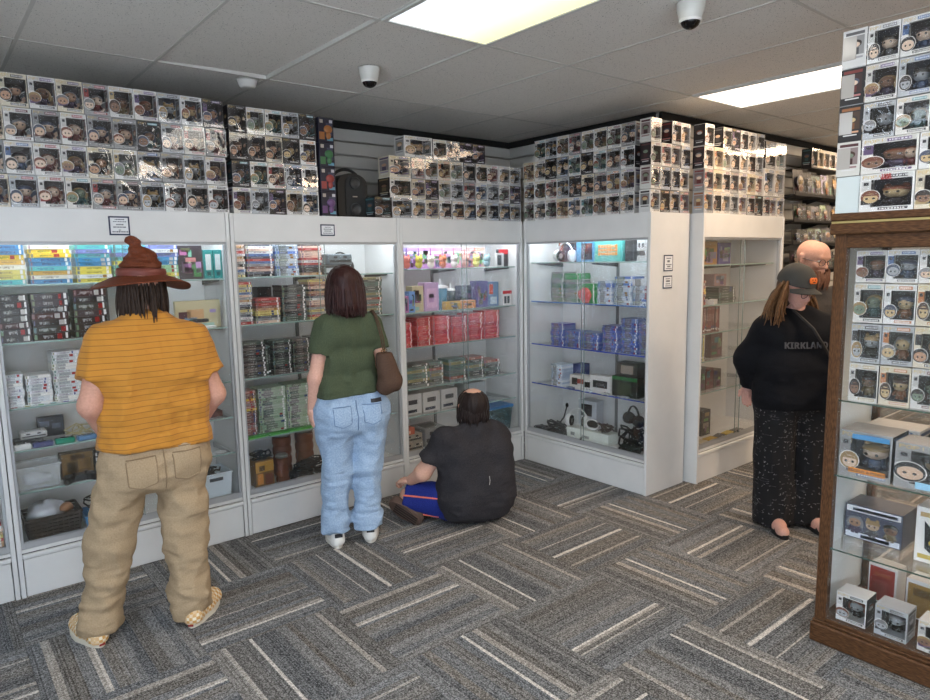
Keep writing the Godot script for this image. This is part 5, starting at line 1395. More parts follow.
	part(dp, "second_figure", pop_figure[17], vmat(0.4), Transform3D(Basis.from_scale(Vector3(0.11, hs[1], 0.088)), Vector3(0.055, 0, 0)))
	pop(Transform3D(Basis(Vector3.UP, -PI / 2), Vector3(x0 + 0.006, ys[1], 3.05)), 0.115, hs[1], 0.09, 16, "beside the two-figure pack atop oak showcase", g2, true)
	for k in range(2, 5):
		for q in 3:
			pop(Transform3D(Basis(Vector3.UP, -PI / 2), Vector3(x0 + 0.006, ys[k], 2.853 + q * 0.1105)), 0.107, hs[k] - 0.003, 0.088, k * 9 + q * 5 + 2, "%s level, %s along, atop oak showcase" % [ORD[k + 1], ORD[q + 1]], g2, true)

# ---------------------------------------------------------------- pegged and shelved stock on the far slatwall
func far_display() -> void:
	var blk := mat(srgb(24, 24, 26), 0.6)
	var r := RandomNumberGenerator.new()
	r.seed = 9
	for k in 4:
		var y: float = [2.165, 1.935, 1.735, 1.50][k]
		var o := thing("wall_shelf", "%s black ledge shelf hanging on the far slatwall" % ["topmost", "second", "third", "lowest"][k], "shelf", at(2.95, y, 0.82), "black ledge shelves on the far slatwall")
		part(o, "ledge", MB.new().cbox(Vector3(0, -0.006, 0.125), Vector3(1.30, 0.012, 0.23), 0.003).mesh(), blk)
		part(o, "front_lip", MB.new().cbox(Vector3(0, 0.010, 0.237), Vector3(1.30, 0.030, 0.006), 0.002).mesh(), blk)
		for s in [-0.6, 0.0, 0.6]:
			part(o, "bracket", MB.new().prism(PackedVector2Array([Vector2(0.008, -0.013), Vector2(0.2, -0.013), Vector2(0.008, -0.07)]), -0.004, 0.004).mesh(), blk, Transform3D(Basis(Vector3.UP, -PI / 2), Vector3(s, 0, 0)))
		var n: int = [7, 7, 8, 8][k]
		for q in n:
			var w := 1.24 / n
			var h: float = [0.215, 0.15, 0.14, 0.17][k] * r.randf_range(0.85, 1.05)
			var tf := Transform3D(Basis(Vector3.UP, r.randf_range(-0.12, 0.12)) * Basis(Vector3.RIGHT, -0.10), Vector3(2.35 + (q + 0.5) * w, y + 0.0015, 1.025))
			var c := Color.from_hsv(r.randf(), r.randf_range(0.0, 0.14), [0.12, 0.2, 0.5, 0.7, 0.3][q % 5])
			var b := thing("blister_pack", "clear-fronted toy pack, %s along the %s far wall ledge" % [ORD[q + 1], ["topmost", "second", "third", "lowest"][k]], "toy pack", tf, "toy packs on the far slatwall ledges")
			var bk := MB.new()
			bk.col = lin(c)
			bk.cbox(Vector3(0, h / 2, -0.002), Vector3(w - 0.012, h, 0.003), 0.0006)
			for e in random_art(k * 40 + q, 5):
				bk.col = lin(e[4].lerp(Color(0.35, 0.33, 0.33), 0.5))
				bk.box(Vector3((e[0] + e[2] / 2 - 0.5) * (w - 0.012), (e[1] + e[3] / 2) * h, 0.0), Vector3(e[2] * (w - 0.02), e[3] * h, 0.001))
			part(b, "backing_card", bk.mesh(), vmat(0.5))
			part(b, "figure", pop_figure[r.randi_range(0, DESIGNS - 1)], vmat(0.4), Transform3D(Basis.from_scale(Vector3(w * 0.95, h * 1.15, 0.045)), Vector3(-0.010, -0.01, 0.040)))
			part(b, "blister", pop_pane[q % 5], glass(0.06, Color.WHITE, 0.05), Transform3D(Basis.from_scale(Vector3(w - 0.016, h - 0.006, 0.05)), Vector3(0, 0.003, 0.045)))
	for q in 5:
		pop(at(2.66 + q * 0.125, 2.417, 1.05, 0.0), 0.12, 0.165, 0.09, q * 7 + 1, "%s on the far slatwall's high ledge" % ORD[q + 1], "boxed figures on the far slatwall")
	var hl := thing("wall_shelf", "narrow high black ledge under five boxes on far slatwall", "shelf", at(2.95, 2.415, 0.82), "black ledge shelves on the far slatwall")
	part(hl, "ledge", MB.new().cbox(Vector3(0, -0.006, 0.125), Vector3(0.75, 0.012, 0.23), 0.003).mesh(), blk)
	part(hl, "front_lip", MB.new().cbox(Vector3(0, -0.004, 0.242), Vector3(0.75, 0.014, 0.005), 0.002).mesh(), blk)

# ---------------------------------------------------------------- bodies and clothes as smooth fields
# bone: [a, b, ra, rb, end]; end 1 cuts it flat at b (a cuff or hem), 2 at both ends
func net(bones: Array, h: float, k: float, o := {}, into: MB = null) -> MB:
	var lo := Vector3.INF
	var hi := -Vector3.INF
	for b in bones:
		var m := Vector3.ONE * (maxf(b[2], b[3]) + k * 0.5 + 3.0 * h)
		lo = lo.min(b[0] - m).min(b[1] - m)
		hi = hi.max(b[0] + m).max(b[1] + m)
	var nx := int((hi.x - lo.x) / h) + 2
	var ny := int((hi.y - lo.y) / h) + 2
	var nz := int((hi.z - lo.z) / h) + 2
	var sy := nx
	var sz := nx * ny
	var val := PackedFloat32Array()
	val.resize(nx * ny * nz)
	val.fill(1.0)
	for b in bones:
		var a: Vector3 = b[0]
		var e: Vector3 = b[1]
		var ra: float = b[2]
		var rb: float = b[3]
		var end: int = b[4] if b.size() > 4 else 0
		var ba := e - a
		var ln := maxf(ba.length(), 1e-5)
		var dir := ba / ln
		var pad := maxf(ra, rb) + k + 2.5 * h
		var l0 := ((a.min(e) - Vector3.ONE * pad - lo) / h).floor()
		var l1 := ((a.max(e) + Vector3.ONE * pad - lo) / h).ceil()
		var t1 := 1.4 if end > 0 else 1.0
		var t0 := -0.4 if end > 1 else 0.0
		for z in range(maxi(0, int(l0.z)), mini(nz - 1, int(l1.z)) + 1):
			for y in range(maxi(0, int(l0.y)), mini(ny - 1, int(l1.y)) + 1):
				var at_ := z * sz + y * sy
				var pa := Vector3(lo.x, lo.y + y * h, lo.z + z * h) - a
				for x in range(maxi(0, int(l0.x)), mini(nx - 1, int(l1.x)) + 1):
					var p := Vector3(pa.x + x * h, pa.y, pa.z)
					var s := p.dot(dir)
					var t := clampf(s / ln, t0, t1)
					var d := (p - ba * t).length() - (ra + (rb - ra) * clampf(t, 0.0, 1.0))
					if end > 0: d = maxf(d, s - ln)
					if end > 1: d = maxf(d, -s)
					var old := val[at_ + x]
					var q := k - absf(old - d)
					var r := minf(old, d)
					if q > 0.0: r -= q * q * 0.25 / k
					val[at_ + x] = r
	var carve: Array = o.get("carve", [])      # balls taken away: [centre, radius]
	var folds: Array = o.get("folds", [])
	var cuts: Array = o.get("cuts", [])
	if folds or cuts or carve:
		for z in nz:
			for y in ny:
				for x in nx:
					var j := z * sz + y * sy + x
					var u := val[j]
					if u > 5.0 * h or u < -8.0 * h: continue
					var p := lo + Vector3(x, y, z) * h
					for f in folds:            # [noise, amplitude, stretch, low y, high y]
						if f.size() > 3 and (p.y < f[3] or p.y > f[4]): continue
						u += f[0].get_noise_3dv(p * f[2]) * f[1]
					for c in cuts: u = maxf(u, c.distance_to(p))
					for c in carve: u = maxf(u, c[1] - p.distance_to(c[0]))
					val[j] = u
	var mb := into if into else MB.new()
	var cell := PackedInt32Array()
	cell.resize(nx * ny * nz)
	cell.fill(-1)
	var off := [0, 1, sy, sy + 1, sz, sz + 1, sz + sy, sz + sy + 1]
	var edges := [[0, 1], [2, 3], [4, 5], [6, 7], [0, 2], [1, 3], [4, 6], [5, 7], [0, 4], [1, 5], [2, 6], [3, 7]]
	var cv := PackedFloat32Array()
	cv.resize(8)
	for z in nz - 1:
		for y in ny - 1:
			for x in nx - 1:
				var j := z * sz + y * sy + x
				var v0 := val[j]
				if v0 > 2.5 * h or v0 < -2.5 * h: continue
				var mask := 0
				for q in 8:
					cv[q] = val[j + off[q]]
					if cv[q] < 0.0: mask |= 1 << q
				if mask == 0 or mask == 255: continue
				var sum := Vector3.ZERO
				var n := 0
				for e in edges:
					var c0 := cv[e[0]]
					var c1 := cv[e[1]]
					if (c0 < 0.0) == (c1 < 0.0): continue
					var t := c0 / (c0 - c1)
					var p0 := Vector3(e[0] & 1, (e[0] >> 1) & 1, (e[0] >> 2) & 1)
					var p1 := Vector3(e[1] & 1, (e[1] >> 1) & 1, (e[1] >> 2) & 1)
					sum += p0.lerp(p1, t)
					n += 1
				var p := lo + (Vector3(x, y, z) + sum / n) * h
				var g := Vector3(cv[1] + cv[3] + cv[5] + cv[7] - cv[0] - cv[2] - cv[4] - cv[6], cv[2] + cv[3] + cv[6] + cv[7] - cv[0] - cv[1] - cv[4] - cv[5], cv[4] + cv[5] + cv[6] + cv[7] - cv[0] - cv[1] - cv[2] - cv[3])
				cell[j] = mb.vert(p, g.normalized(), Vector2(p.x, -p.y))
	for z in range(1, nz - 1):
		for y in range(1, ny - 1):
			for x in range(1, nx - 1):
				var j := z * sz + y * sy + x
				var inside := val[j] < 0.0
				if absf(val[j]) > 2.5 * h: continue
				for ax in 3:
					var st: int = [1, sy, sz][ax]
					if (val[j + st] < 0.0) == inside: continue
					var d1: int = [sy, sz, 1][ax]
					var d2: int = [sz, 1, sy][ax]
					var q := [cell[j - d1 - d2], cell[j - d2], cell[j], cell[j - d1]]
					if q[0] < 0 or q[1] < 0 or q[2] < 0 or q[3] < 0: continue
					if inside: mb.i.append_array([q[0], q[2], q[1], q[0], q[3], q[2]])
					else: mb.i.append_array([q[0], q[1], q[2], q[0], q[2], q[3]])
	return mb

func head_bones(c: Vector3, f: Vector3, k := 1.0, up := Vector3.UP) -> Array:
	var u := (up - f * f.dot(up)).normalized()
	var r := f.cross(u)
	var P := func(x: float, y: float, z: float) -> Vector3: return c + (r * x + u * y + f * z) * k
	var b := [
		[P.call(0, 0.025, -0.028), P.call(0, 0.028, 0.018), 0.078 * k, 0.074 * k],
		[P.call(0, -0.02, 0.0), P.call(0, -0.03, 0.03), 0.066 * k, 0.058 * k],
		[P.call(0, -0.06, 0.035), P.call(0, -0.085, 0.055), 0.046 * k, 0.030 * k],
		[P.call(0, 0.0, 0.088), P.call(0, -0.032, 0.106), 0.008 * k, 0.012 * k],
		[P.call(-0.012, -0.034, 0.094), P.call(0.012, -0.034, 0.094), 0.009 * k, 0.009 * k],
		[P.call(-0.03, 0.022, 0.078), P.call(0.03, 0.022, 0.078), 0.014 * k, 0.014 * k],
		[P.call(-0.04, -0.022, 0.062), P.call(-0.03, -0.03, 0.07), 0.020 * k, 0.018 * k],
		[P.call(0.04, -0.022, 0.062), P.call(0.03, -0.03, 0.07), 0.020 * k, 0.018 * k],
		[P.call(-0.016, -0.060, 0.084), P.call(0.016, -0.060, 0.084), 0.007 * k, 0.007 * k],
		[P.call(-0.014, -0.068, 0.083), P.call(0.014, -0.068, 0.083), 0.007 * k, 0.007 * k],
	]
	for s in [-1.0, 1.0]:
		b.append([P.call(s * 0.074, 0.012, -0.012), P.call(s * 0.080, -0.022, -0.006), 0.013 * k, 0.010 * k])
		b.append([P.call(s * 0.084, 0.016, -0.020), P.call(s * 0.082, 0.002, -0.024), 0.007 * k, 0.007 * k])
	return b

func eyes(o: Node3D, c: Vector3, f: Vector3, k := 1.0, up := Vector3.UP) -> void:
	var u := (up - f * f.dot(up)).normalized()
	var r := f.cross(u)
	for s in [-1.0, 1.0]:
		var p: Vector3 = c + (r * s * 0.031 + u * 0.002 + f * 0.072) * k
		var e := part(o, "eye", MB.new().ball(p, Vector3.ONE * 0.0125 * k, 8, 10).mesh(), mat(srgb(228, 224, 218), 0.2))
		part(e, "iris", MB.new().ball(p + (f * 0.0085 - u * 0.003) * k, Vector3.ONE * 0.0062 * k, 6, 8).mesh(), mat(srgb(40, 30, 24), 0.15))

# a hand: palm and five separate, bent fingers. wrist point, d along the hand, n out of the back of the hand, t the thumb's side
func hand_bones(w: Vector3, d: Vector3, n: Vector3, t: Vector3, curl := 0.5, k := 1.0) -> Array:
	var b := [[w - d * 0.02, w + d * 0.03 * k, 0.024 * k, 0.026 * k]]
	for q in 4:
		var s := (1.5 - q) * 0.0185 * k
		var root := w + d * (0.080 - 0.004 * absf(q - 1.2)) * k + t * s
		b.append([w + d * 0.02 * k + t * s * 0.8, root, 0.0165 * k, 0.0125 * k])
		var ln: float = [0.070, 0.078, 0.073, 0.058][q] * k
		var a := curl * 0.7
		var p := root
		for j in 3:
			var dd := (d * cos(a) - n * sin(a)).normalized()
			var e: Vector3 = p + dd * ln * [0.45, 0.32, 0.25][j]
			b.append([p, e, 0.0095 * k, 0.0085 * k])
			p = e
			a += curl * [0.9, 0.7, 0.3][j]
	var tr := w + d * 0.028 * k + t * 0.026 * k
	var tm := tr + (d * 0.55 + t * 0.75 - n * 0.25).normalized() * 0.038 * k
	b.append([w + d * 0.01, tr, 0.018 * k, 0.014 * k])
	b.append([tr, tm, 0.013 * k, 0.011 * k])
	b.append([tm, tm + (d * 0.9 + t * 0.2 - n * 0.35).normalized() * 0.030 * k, 0.0105 * k, 0.009 * k])
	return b

func folds(freq: float, seed_: int, oct := 2) -> FastNoiseLite:
	var f := FastNoiseLite.new()
	f.frequency = freq
	f.seed = seed_
	f.noise_type = FastNoiseLite.TYPE_SIMPLEX_SMOOTH
	f.fractal_octaves = oct
	return f

# shoe along d from heel to toe; parts: upper, sole
func shoe(o: Node3D, heel: Vector3, d: Vector3, up: Vector3, ln: float, um: Material, sm: Material, w := 0.042) -> MeshInstance3D:
	var s := d.cross(up).normalized()
	var T := Transform3D(Basis(s, up, -d), heel)
	var u := net([[Vector3(0, 0.045, -0.035), Vector3(0, 0.075, -0.045), w * 0.78, w * 0.86], [Vector3(0, 0.040, -0.03), Vector3(0, 0.042, -ln * 0.5), w * 0.78, w * 0.92], [Vector3(0, 0.042, -ln * 0.45), Vector3(0.004, 0.034, -ln + w), w * 0.95, w * 0.88]], 0.006, 0.02, {"cuts": [Plane(Vector3.DOWN, -0.018)]})
	var up_ := part(o, "shoe", u.mesh(), um, T)
	var q := PackedVector2Array()
	for k in 20:
		var a := TAU * k / 20.0
		var y := sin(a)
		q.append(Vector2(cos(a) * w * (1.05 if y > -0.2 else 0.9), ln * 0.5 + y * ln * 0.5))
	part(up_, "sole", MB.new().prism(q, 0.0, 0.026).mesh(), sm, Transform3D(Basis(Vector3.RIGHT, -PI / 2), Vector3.ZERO))
	return up_

# a patch sewn on the back (+z) of a garment: rows of [y, half width, centre x]
func drape(src: MB, rows: Array, lift := 0.003, cols := 8) -> ArrayMesh:
	var b := MB.new()
	for r in rows:
		for q in cols + 1:
			var x: float = r[2] + r[1] * (2.0 * q / cols - 1.0)
			var sum := 0.0
			var wt := 0.0
			for k in src.v.size():
				if src.n[k].z < 0.15: continue
				var d := Vector2(src.v[k].x - x, src.v[k].y - r[0]).length_squared()
				if d > 0.0006: continue
				var w := exp(-d / 0.00012)
				sum += src.v[k].z * w
				wt += w
			b.vert(Vector3(x, r[0], (sum / wt if wt > 0.0 else 0.0) + lift), Vector3.BACK, Vector2(x, -r[0]))
	for j in rows.size() - 1:
		for q in cols:
			var a := j * (cols + 1) + q
			b.i.append_array([a, a + 1, a + cols + 1, a + 1, a + cols + 2, a + cols + 1])
	var st := SurfaceTool.new()
	st.create_from(b.mesh(), 0)
	st.generate_normals()
	return st.commit()

# a seam or stitched line lying on the back of a garment
func seam(src: MB, pts: Array, rad := 0.0022) -> ArrayMesh:
	var p := []
	for q in pts:
		var sum := 0.0
		var wt := 0.0
		for k in src.v.size():
			if src.n[k].z < 0.1: continue
			var d := Vector2(src.v[k].x - q.x, src.v[k].y - q.y).length_squared()
			if d > 0.0008: continue
			var w := exp(-d / 0.00010)
			sum += src.v[k].z * w
			wt += w
		if wt > 0.0: p.append(Vector3(q.x, q.y, sum / wt + rad * 0.6))
	return MB.new().tube(p, [rad], 6).mesh()

func dotted(a: Vector2, b: Vector2, n := 8) -> Array:
	var r := []
	for k in n + 1: r.append(a.lerp(b, float(k) / n))
	return r

# hair as tapered locks: roots round the skull, hanging to tips
func locks(list: Array, sides := 5) -> ArrayMesh:
	var b := MB.new()
	for l in list:          # [root, mid, tip, radius]
		var p := []
		var r := []
		for k in 7:
			var t := k / 6.0
			p.append(l[0].lerp(l[1], t).lerp(l[1].lerp(l[2], t), t))
			r.append(l[3] * (1.0 - 0.8 * t * t))
		b.tube(p, r, sides, true, 0.7)
	return b.mesh()

func skin_mat(c: Color, seed_: int) -> StandardMaterial3D:
	var m := cloth(c.darkened(0.10), c.lightened(0.06), 6.0, 0.05, 0.02, 0.55, seed_)
	m.subsurf_scatter_enabled = true
	m.subsurf_scatter_strength = 0.06
	return m

func ridges(freq: float, seed_: int) -> FastNoiseLite:
	var f := folds(freq, seed_, 2)
	f.fractal_type = FastNoiseLite.FRACTAL_RIDGED
	return f

func v(x: float, y: float, z: float) -> Vector3: return Vector3(x, y, z)

# ---------------------------------------------------------------- the man in the mustard shirt
func man_mustard() -> void:
	var B := v(-3.0, 0, 0.70)
	var o := thing("person", "standing person from behind in mustard striped shirt, tan trousers and brown pointed hat", "person", at(B.x, 0, B.z))
	var skin := skin_mat(srgb(206, 152, 130), 11)
	# torso and limbs in local metres, facing -z
	var sl := v(-0.175, 1.318, 0.0)
	var sr := v(0.200, 1.306, 0.0)
	var el := v(-0.246, 1.065, 0.03)
	var er := v(0.272, 1.045, 0.03)
	var wl := v(-0.185, 0.925, -0.07)
	var wr := v(0.222, 0.900, -0.06)
	var hl := v(-0.135, 0.84, -0.12)
	var hr := v(0.165, 0.82, -0.11)
	var hipl := v(-0.105, 0.80, 0.0)
	var hipr := v(0.110, 0.80, 0.0)
	var kl := v(-0.215, 0.42, -0.035)
	var kr := v(0.095, 0.42, 0.015)
	var al := v(-0.275, 0.09, -0.04)
	var ar := v(0.085, 0.09, 0.065)
	var H := v(0.005, 1.555, -0.03)
	var body := net([[v(-0.07, 1.26, 0), v(0.09, 1.26, 0), 0.088, 0.088], [v(-0.085, 1.02, 0), v(0.10, 1.02, 0), 0.095, 0.095], [v(-0.08, 0.84, 0), v(0.08, 0.84, 0), 0.075, 0.075], [v(0.01, 1.34, 0), v(0.005, 1.50, -0.02), 0.062, 0.055],
		[sl, el, 0.056, 0.046], [el, wl, 0.046, 0.032], [sr, er, 0.056, 0.046], [er, wr, 0.046, 0.032],
		[hipl, kl, 0.08, 0.06], [kl, al, 0.06, 0.045], [hipr, kr, 0.08, 0.06], [kr, ar, 0.06, 0.045]], 0.014, 0.03)
	net(head_bones(H, Vector3.FORWARD), 0.006, 0.012, {}, body)
	net(hand_bones(wl, (hl - wl).normalized(), Vector3.LEFT, Vector3.FORWARD, 0.4), 0.005, 0.006, {}, body)
	net(hand_bones(wr, (hr - wr).normalized(), Vector3.RIGHT, Vector3.FORWARD, 0.4), 0.005, 0.006, {}, body)
	part(o, "body", body.mesh(), skin)
	# shirt
	var st := Image.create(64, 64, false, Image.FORMAT_RGB8)
	rng.seed = 3
	for y in 64:
		for x in 64:
			var c := srgb(178, 118, 36).lerp(srgb(194, 133, 48), rng.randf())
			if y >= 52 and y < 59: c = c.lerp(srgb(122, 78, 30), 0.80)
			st.set_pixel(x, y, c)
	var sm := StandardMaterial3D.new()
	sm.albedo_texture = ImageTexture.create_from_image(st)
	sm.uv1_scale = Vector3(30, 41.0, 1)
	sm.roughness = 0.9
	sm.rim_enabled = true
	sm.rim = 0.15
	var shirt := net([[v(-0.10, 1.265, 0), v(0.12, 1.26, 0), 0.120, 0.120], [v(-0.10, 1.17, 0.005), v(0.12, 1.165, 0.005), 0.124, 0.124], [v(-0.095, 1.02, 0.0), v(0.115, 1.01, 0.0), 0.128, 0.128], [v(-0.105, 0.86, 0.0), v(0.115, 0.86, 0.0), 0.128, 0.128],
		[v(-0.01, 1.405, -0.008), v(0.02, 1.405, -0.008), 0.062, 0.062], [v(-0.03, 1.395, 0), v(-0.145, 1.325, 0), 0.055, 0.066], [v(0.04, 1.395, 0), v(0.168, 1.314, 0), 0.055, 0.066],
		[sl, sl.lerp(el, 0.58), 0.070, 0.074, 1], [sr, sr.lerp(er, 0.58), 0.070, 0.074, 1]], 0.0105, 0.045,
		{"cuts": [Plane(v(-0.05, -1, 0).normalized(), -0.848)], "folds": [[folds(5.0, 4), 0.009, v(1.0, 1.8, 1.0)], [folds(16.0, 9), 0.005, v(0.5, 1.4, 0.5), 0.8, 1.12], [ridges(4.4, 12), -0.013, v(1.1, 0.36, 1.0)], [ridges(5.0, 13), -0.010, v(0.8, 0.8, 0.6), 0.8, 1.15]]})
	for k in shirt.v.size():
		shirt.t[k].y += 0.012 * sin(shirt.v[k].x * 6.0) * (1.3 - shirt.v[k].y)
	part(o, "shirt", shirt.mesh(), sm)
	# trousers
	var tm := cloth(srgb(146, 126, 100), srgb(178, 156, 126), 9.0, 0.05, 0.05, 0.92, 6)
	var pants := net([[v(-0.085, 0.86, 0.0), v(0.085, 0.86, 0.0), 0.098, 0.098], [v(-0.085, 0.75, 0.012), v(0.09, 0.75, 0.012), 0.120, 0.120],
		[hipl + v(-0.012, 0, 0.0), kl, 0.112, 0.086], [kl, al, 0.086, 0.070], [al + v(0.01, 0.06, 0), al + v(-0.005, -0.040, 0.004), 0.072, 0.076, 1],
		[hipr + v(0.010, 0, 0.0), kr, 0.112, 0.090], [kr, ar, 0.090, 0.076], [ar + v(0, 0.06, 0), ar + v(0.004, -0.038, 0), 0.076, 0.080, 1]], 0.0105, 0.035,
		{"cuts": [Plane(Vector3.UP, 0.872)], "folds": [[folds(6.0, 21), 0.008, v(1, 1.6, 1)], [folds(13.0, 22), 0.009, v(0.5, 1.5, 0.5), 0.0, 0.36], [folds(12.0, 25), 0.007, v(0.6, 1.3, 0.6), 0.52, 0.80], [ridges(4.6, 26), -0.017, v(0.8, 0.75, 0.8)]]})
	var tr := part(o, "trousers", pants.mesh(), tm)
	var tseam := mat(srgb(138, 116, 90), 0.9)
	part(tr, "centre_seam", seam(pants, dotted(Vector2(0.004, 0.87), Vector2(0.004, 0.66), 12), 0.003), tseam)
	part(tr, "waist_seam", seam(pants, dotted(Vector2(-0.17, 0.852), Vector2(0.18, 0.852), 20), 0.003), tseam)
	for s in [-1.0, 1.0]:
		var cx: float = s * 0.095 + 0.005
		part(tr, "back_pocket", drape(pants, [[0.822, 0.062, cx], [0.80, 0.062, cx], [0.77, 0.061, cx], [0.74, 0.060, cx], [0.715, 0.058, cx], [0.702, 0.030, cx], [0.694, 0.004, cx]], 0.0035), tm)
		var line := dotted(Vector2(cx - 0.060, 0.828), Vector2(cx + 0.060, 0.828)) + dotted(Vector2(cx + 0.060, 0.82), Vector2(cx + 0.058, 0.715)) + dotted(Vector2(cx + 0.05, 0.708), Vector2(cx, 0.694), 4) + dotted(Vector2(cx - 0.01, 0.696), Vector2(cx - 0.055, 0.712), 4) + dotted(Vector2(cx - 0.058, 0.72), Vector2(cx - 0.060, 0.82))
		part(tr, "pocket_seam", seam(pants, line, 0.0032), tseam)
	# checked slip-on shoes
	var ck := Image.create(32, 32, false, Image.FORMAT_RGB8)
	for y in 32:
		for x in 32: ck.set_pixel(x, y, srgb(196, 142, 62) if (x / 8 + y / 8) % 2 == 0 else srgb(226, 214, 190))
	var cm := StandardMaterial3D.new()
	cm.albedo_texture = ImageTexture.create_from_image(ck)
	cm.uv1_triplanar = true
	cm.uv1_scale = Vector3.ONE * 18.0
	cm.roughness = 0.85
	var wh := mat(srgb(212, 204, 186), 0.6)
	for e in [[v(-0.290, 0, 0.045), v(-0.22, 0, -1).normalized()], [v(0.055, 0, 0.145), v(0.66, 0, -0.75).normalized()]]:
		var sh := shoe(o, e[0], e[1], Vector3.UP, 0.285, cm, wh, 0.050)
		part(sh, "heel_tab", MB.new().cbox(v(0, 0.016, 0.002), v(0.024, 0.012, 0.004), 0.001).mesh(), mat(srgb(150, 40, 34), 0.5))
	# hair: dark, straggly, under the hat
	rng.seed = 31
	var ls := []
	for k in 110:
		var a := rng.randf_range(-0.35, PI + 0.35)            # round the back of the head
		var q := v(cos(a) * 0.084, rng.randf_range(0.01, 0.062), sin(a) * 0.090) + H
		var ln := rng.randf_range(0.13, 0.205)
		var tip := v(H.x + cos(a) * rng.randf_range(0.07, 0.108), q.y - ln, H.z + sin(a) * rng.randf_range(0.07, 0.115))
		ls.append([q, q.lerp(tip, 0.5) + v(cos(a), 0, sin(a)) * 0.016, tip, rng.randf_range(0.007, 0.015)])
	var hm := cloth(srgb(30, 22, 18), srgb(74, 56, 44), 40.0, 0.03, 0.0, 0.5, 14, v(1, 0.1, 1))
	part(o, "hair", locks(ls), hm)
	# pointed, crumpled hat
	var hat := Node3D.new()
	hat.name = "hat"
	hat.transform = Transform3D(Basis(Vector3.BACK, -0.03), H + v(0.004, 0.048, 0.004))
	o.add_child(hat)
	var lm := cloth(srgb(74, 36, 22), srgb(126, 66, 40), 9.0, 0.04, 0.10, 0.55, 17)
	var br := MB.new()
	var rings := [[0.088, 0.008], [0.105, 0.004], [0.145, -0.002], [0.185, -0.012], [0.200, -0.014], [0.200, -0.019], [0.18, -0.018], [0.10, -0.003], [0.086, 0.0]]
	for k in rings.size():
		for s in 49:
			var a := TAU * s / 48.0
			var wv := 0.010 * sin(a * 2.0 + 0.6) + 0.006 * sin(a * 3.0)
			var rr: float = rings[k][0]
			br.vert(v(cos(a) * rr, rings[k][1] + wv * rr / 0.2 - (0.050 * cos(a) * cos(a) - 0.004) * pow(rr / 0.2, 2.0), sin(a) * rr * 0.97), v(0, 1 if k < 5 else -1, 0))
	for k in rings.size() - 1:
		for s in 48:
			var a := k * 49 + s
			br.i.append_array([a, a + 49, a + 1, a + 1, a + 49, a + 50])
	var sb := SurfaceTool.new()
	sb.create_from(br.mesh(), 0)
	sb.generate_normals()
	part(hat, "brim", sb.commit(), lm)
	var crown := net([[v(0, 0.0, 0), v(0.0, 0.034, 0), 0.099, 0.080], [v(0.0, 0.034, 0), v(0.006, 0.062, 0), 0.070, 0.056], [v(0.010, 0.066, 0), v(-0.010, 0.088, 0.0), 0.050, 0.038], [v(-0.006, 0.09, 0), v(-0.016, 0.122, 0), 0.036, 0.026], [v(-0.016, 0.12, 0), v(-0.036, 0.150, 0.0), 0.024, 0.017], [v(-0.036, 0.152, 0), v(-0.050, 0.150, 0.004), 0.018, 0.014]], 0.006, 0.012,
		{"cuts": [Plane(Vector3.DOWN, 0.004)], "folds": [[folds(13.0, 40), 0.016, v(0.55, 1.9, 0.55), 0.034, 1.0]]})
	part(hat, "crown", crown.mesh(), lm)
	part(hat, "hat_band", MB.new().lathe([Vector2(0.101, 0.000), Vector2(0.103, 0.016), Vector2(0.099, 0.030), Vector2(0.088, 0.034), Vector2(0.088, 0.000)], 36).mesh(), mat(srgb(104, 46, 34), 0.6))
	# bracelet at the wrist
	var d := (wr - er).normalized()
	var ring := []
	for k in 17:
		var a := TAU * k / 16.0
		ring.append(wr - d * 0.012 + (d.cross(Vector3.UP).normalized() * cos(a) + d.cross(d.cross(Vector3.UP)).normalized() * sin(a)) * 0.037)
	part(o, "bracelet", MB.new().tube(ring, [0.006], 6, false).mesh(), mat(srgb(40, 36, 36), 0.3))

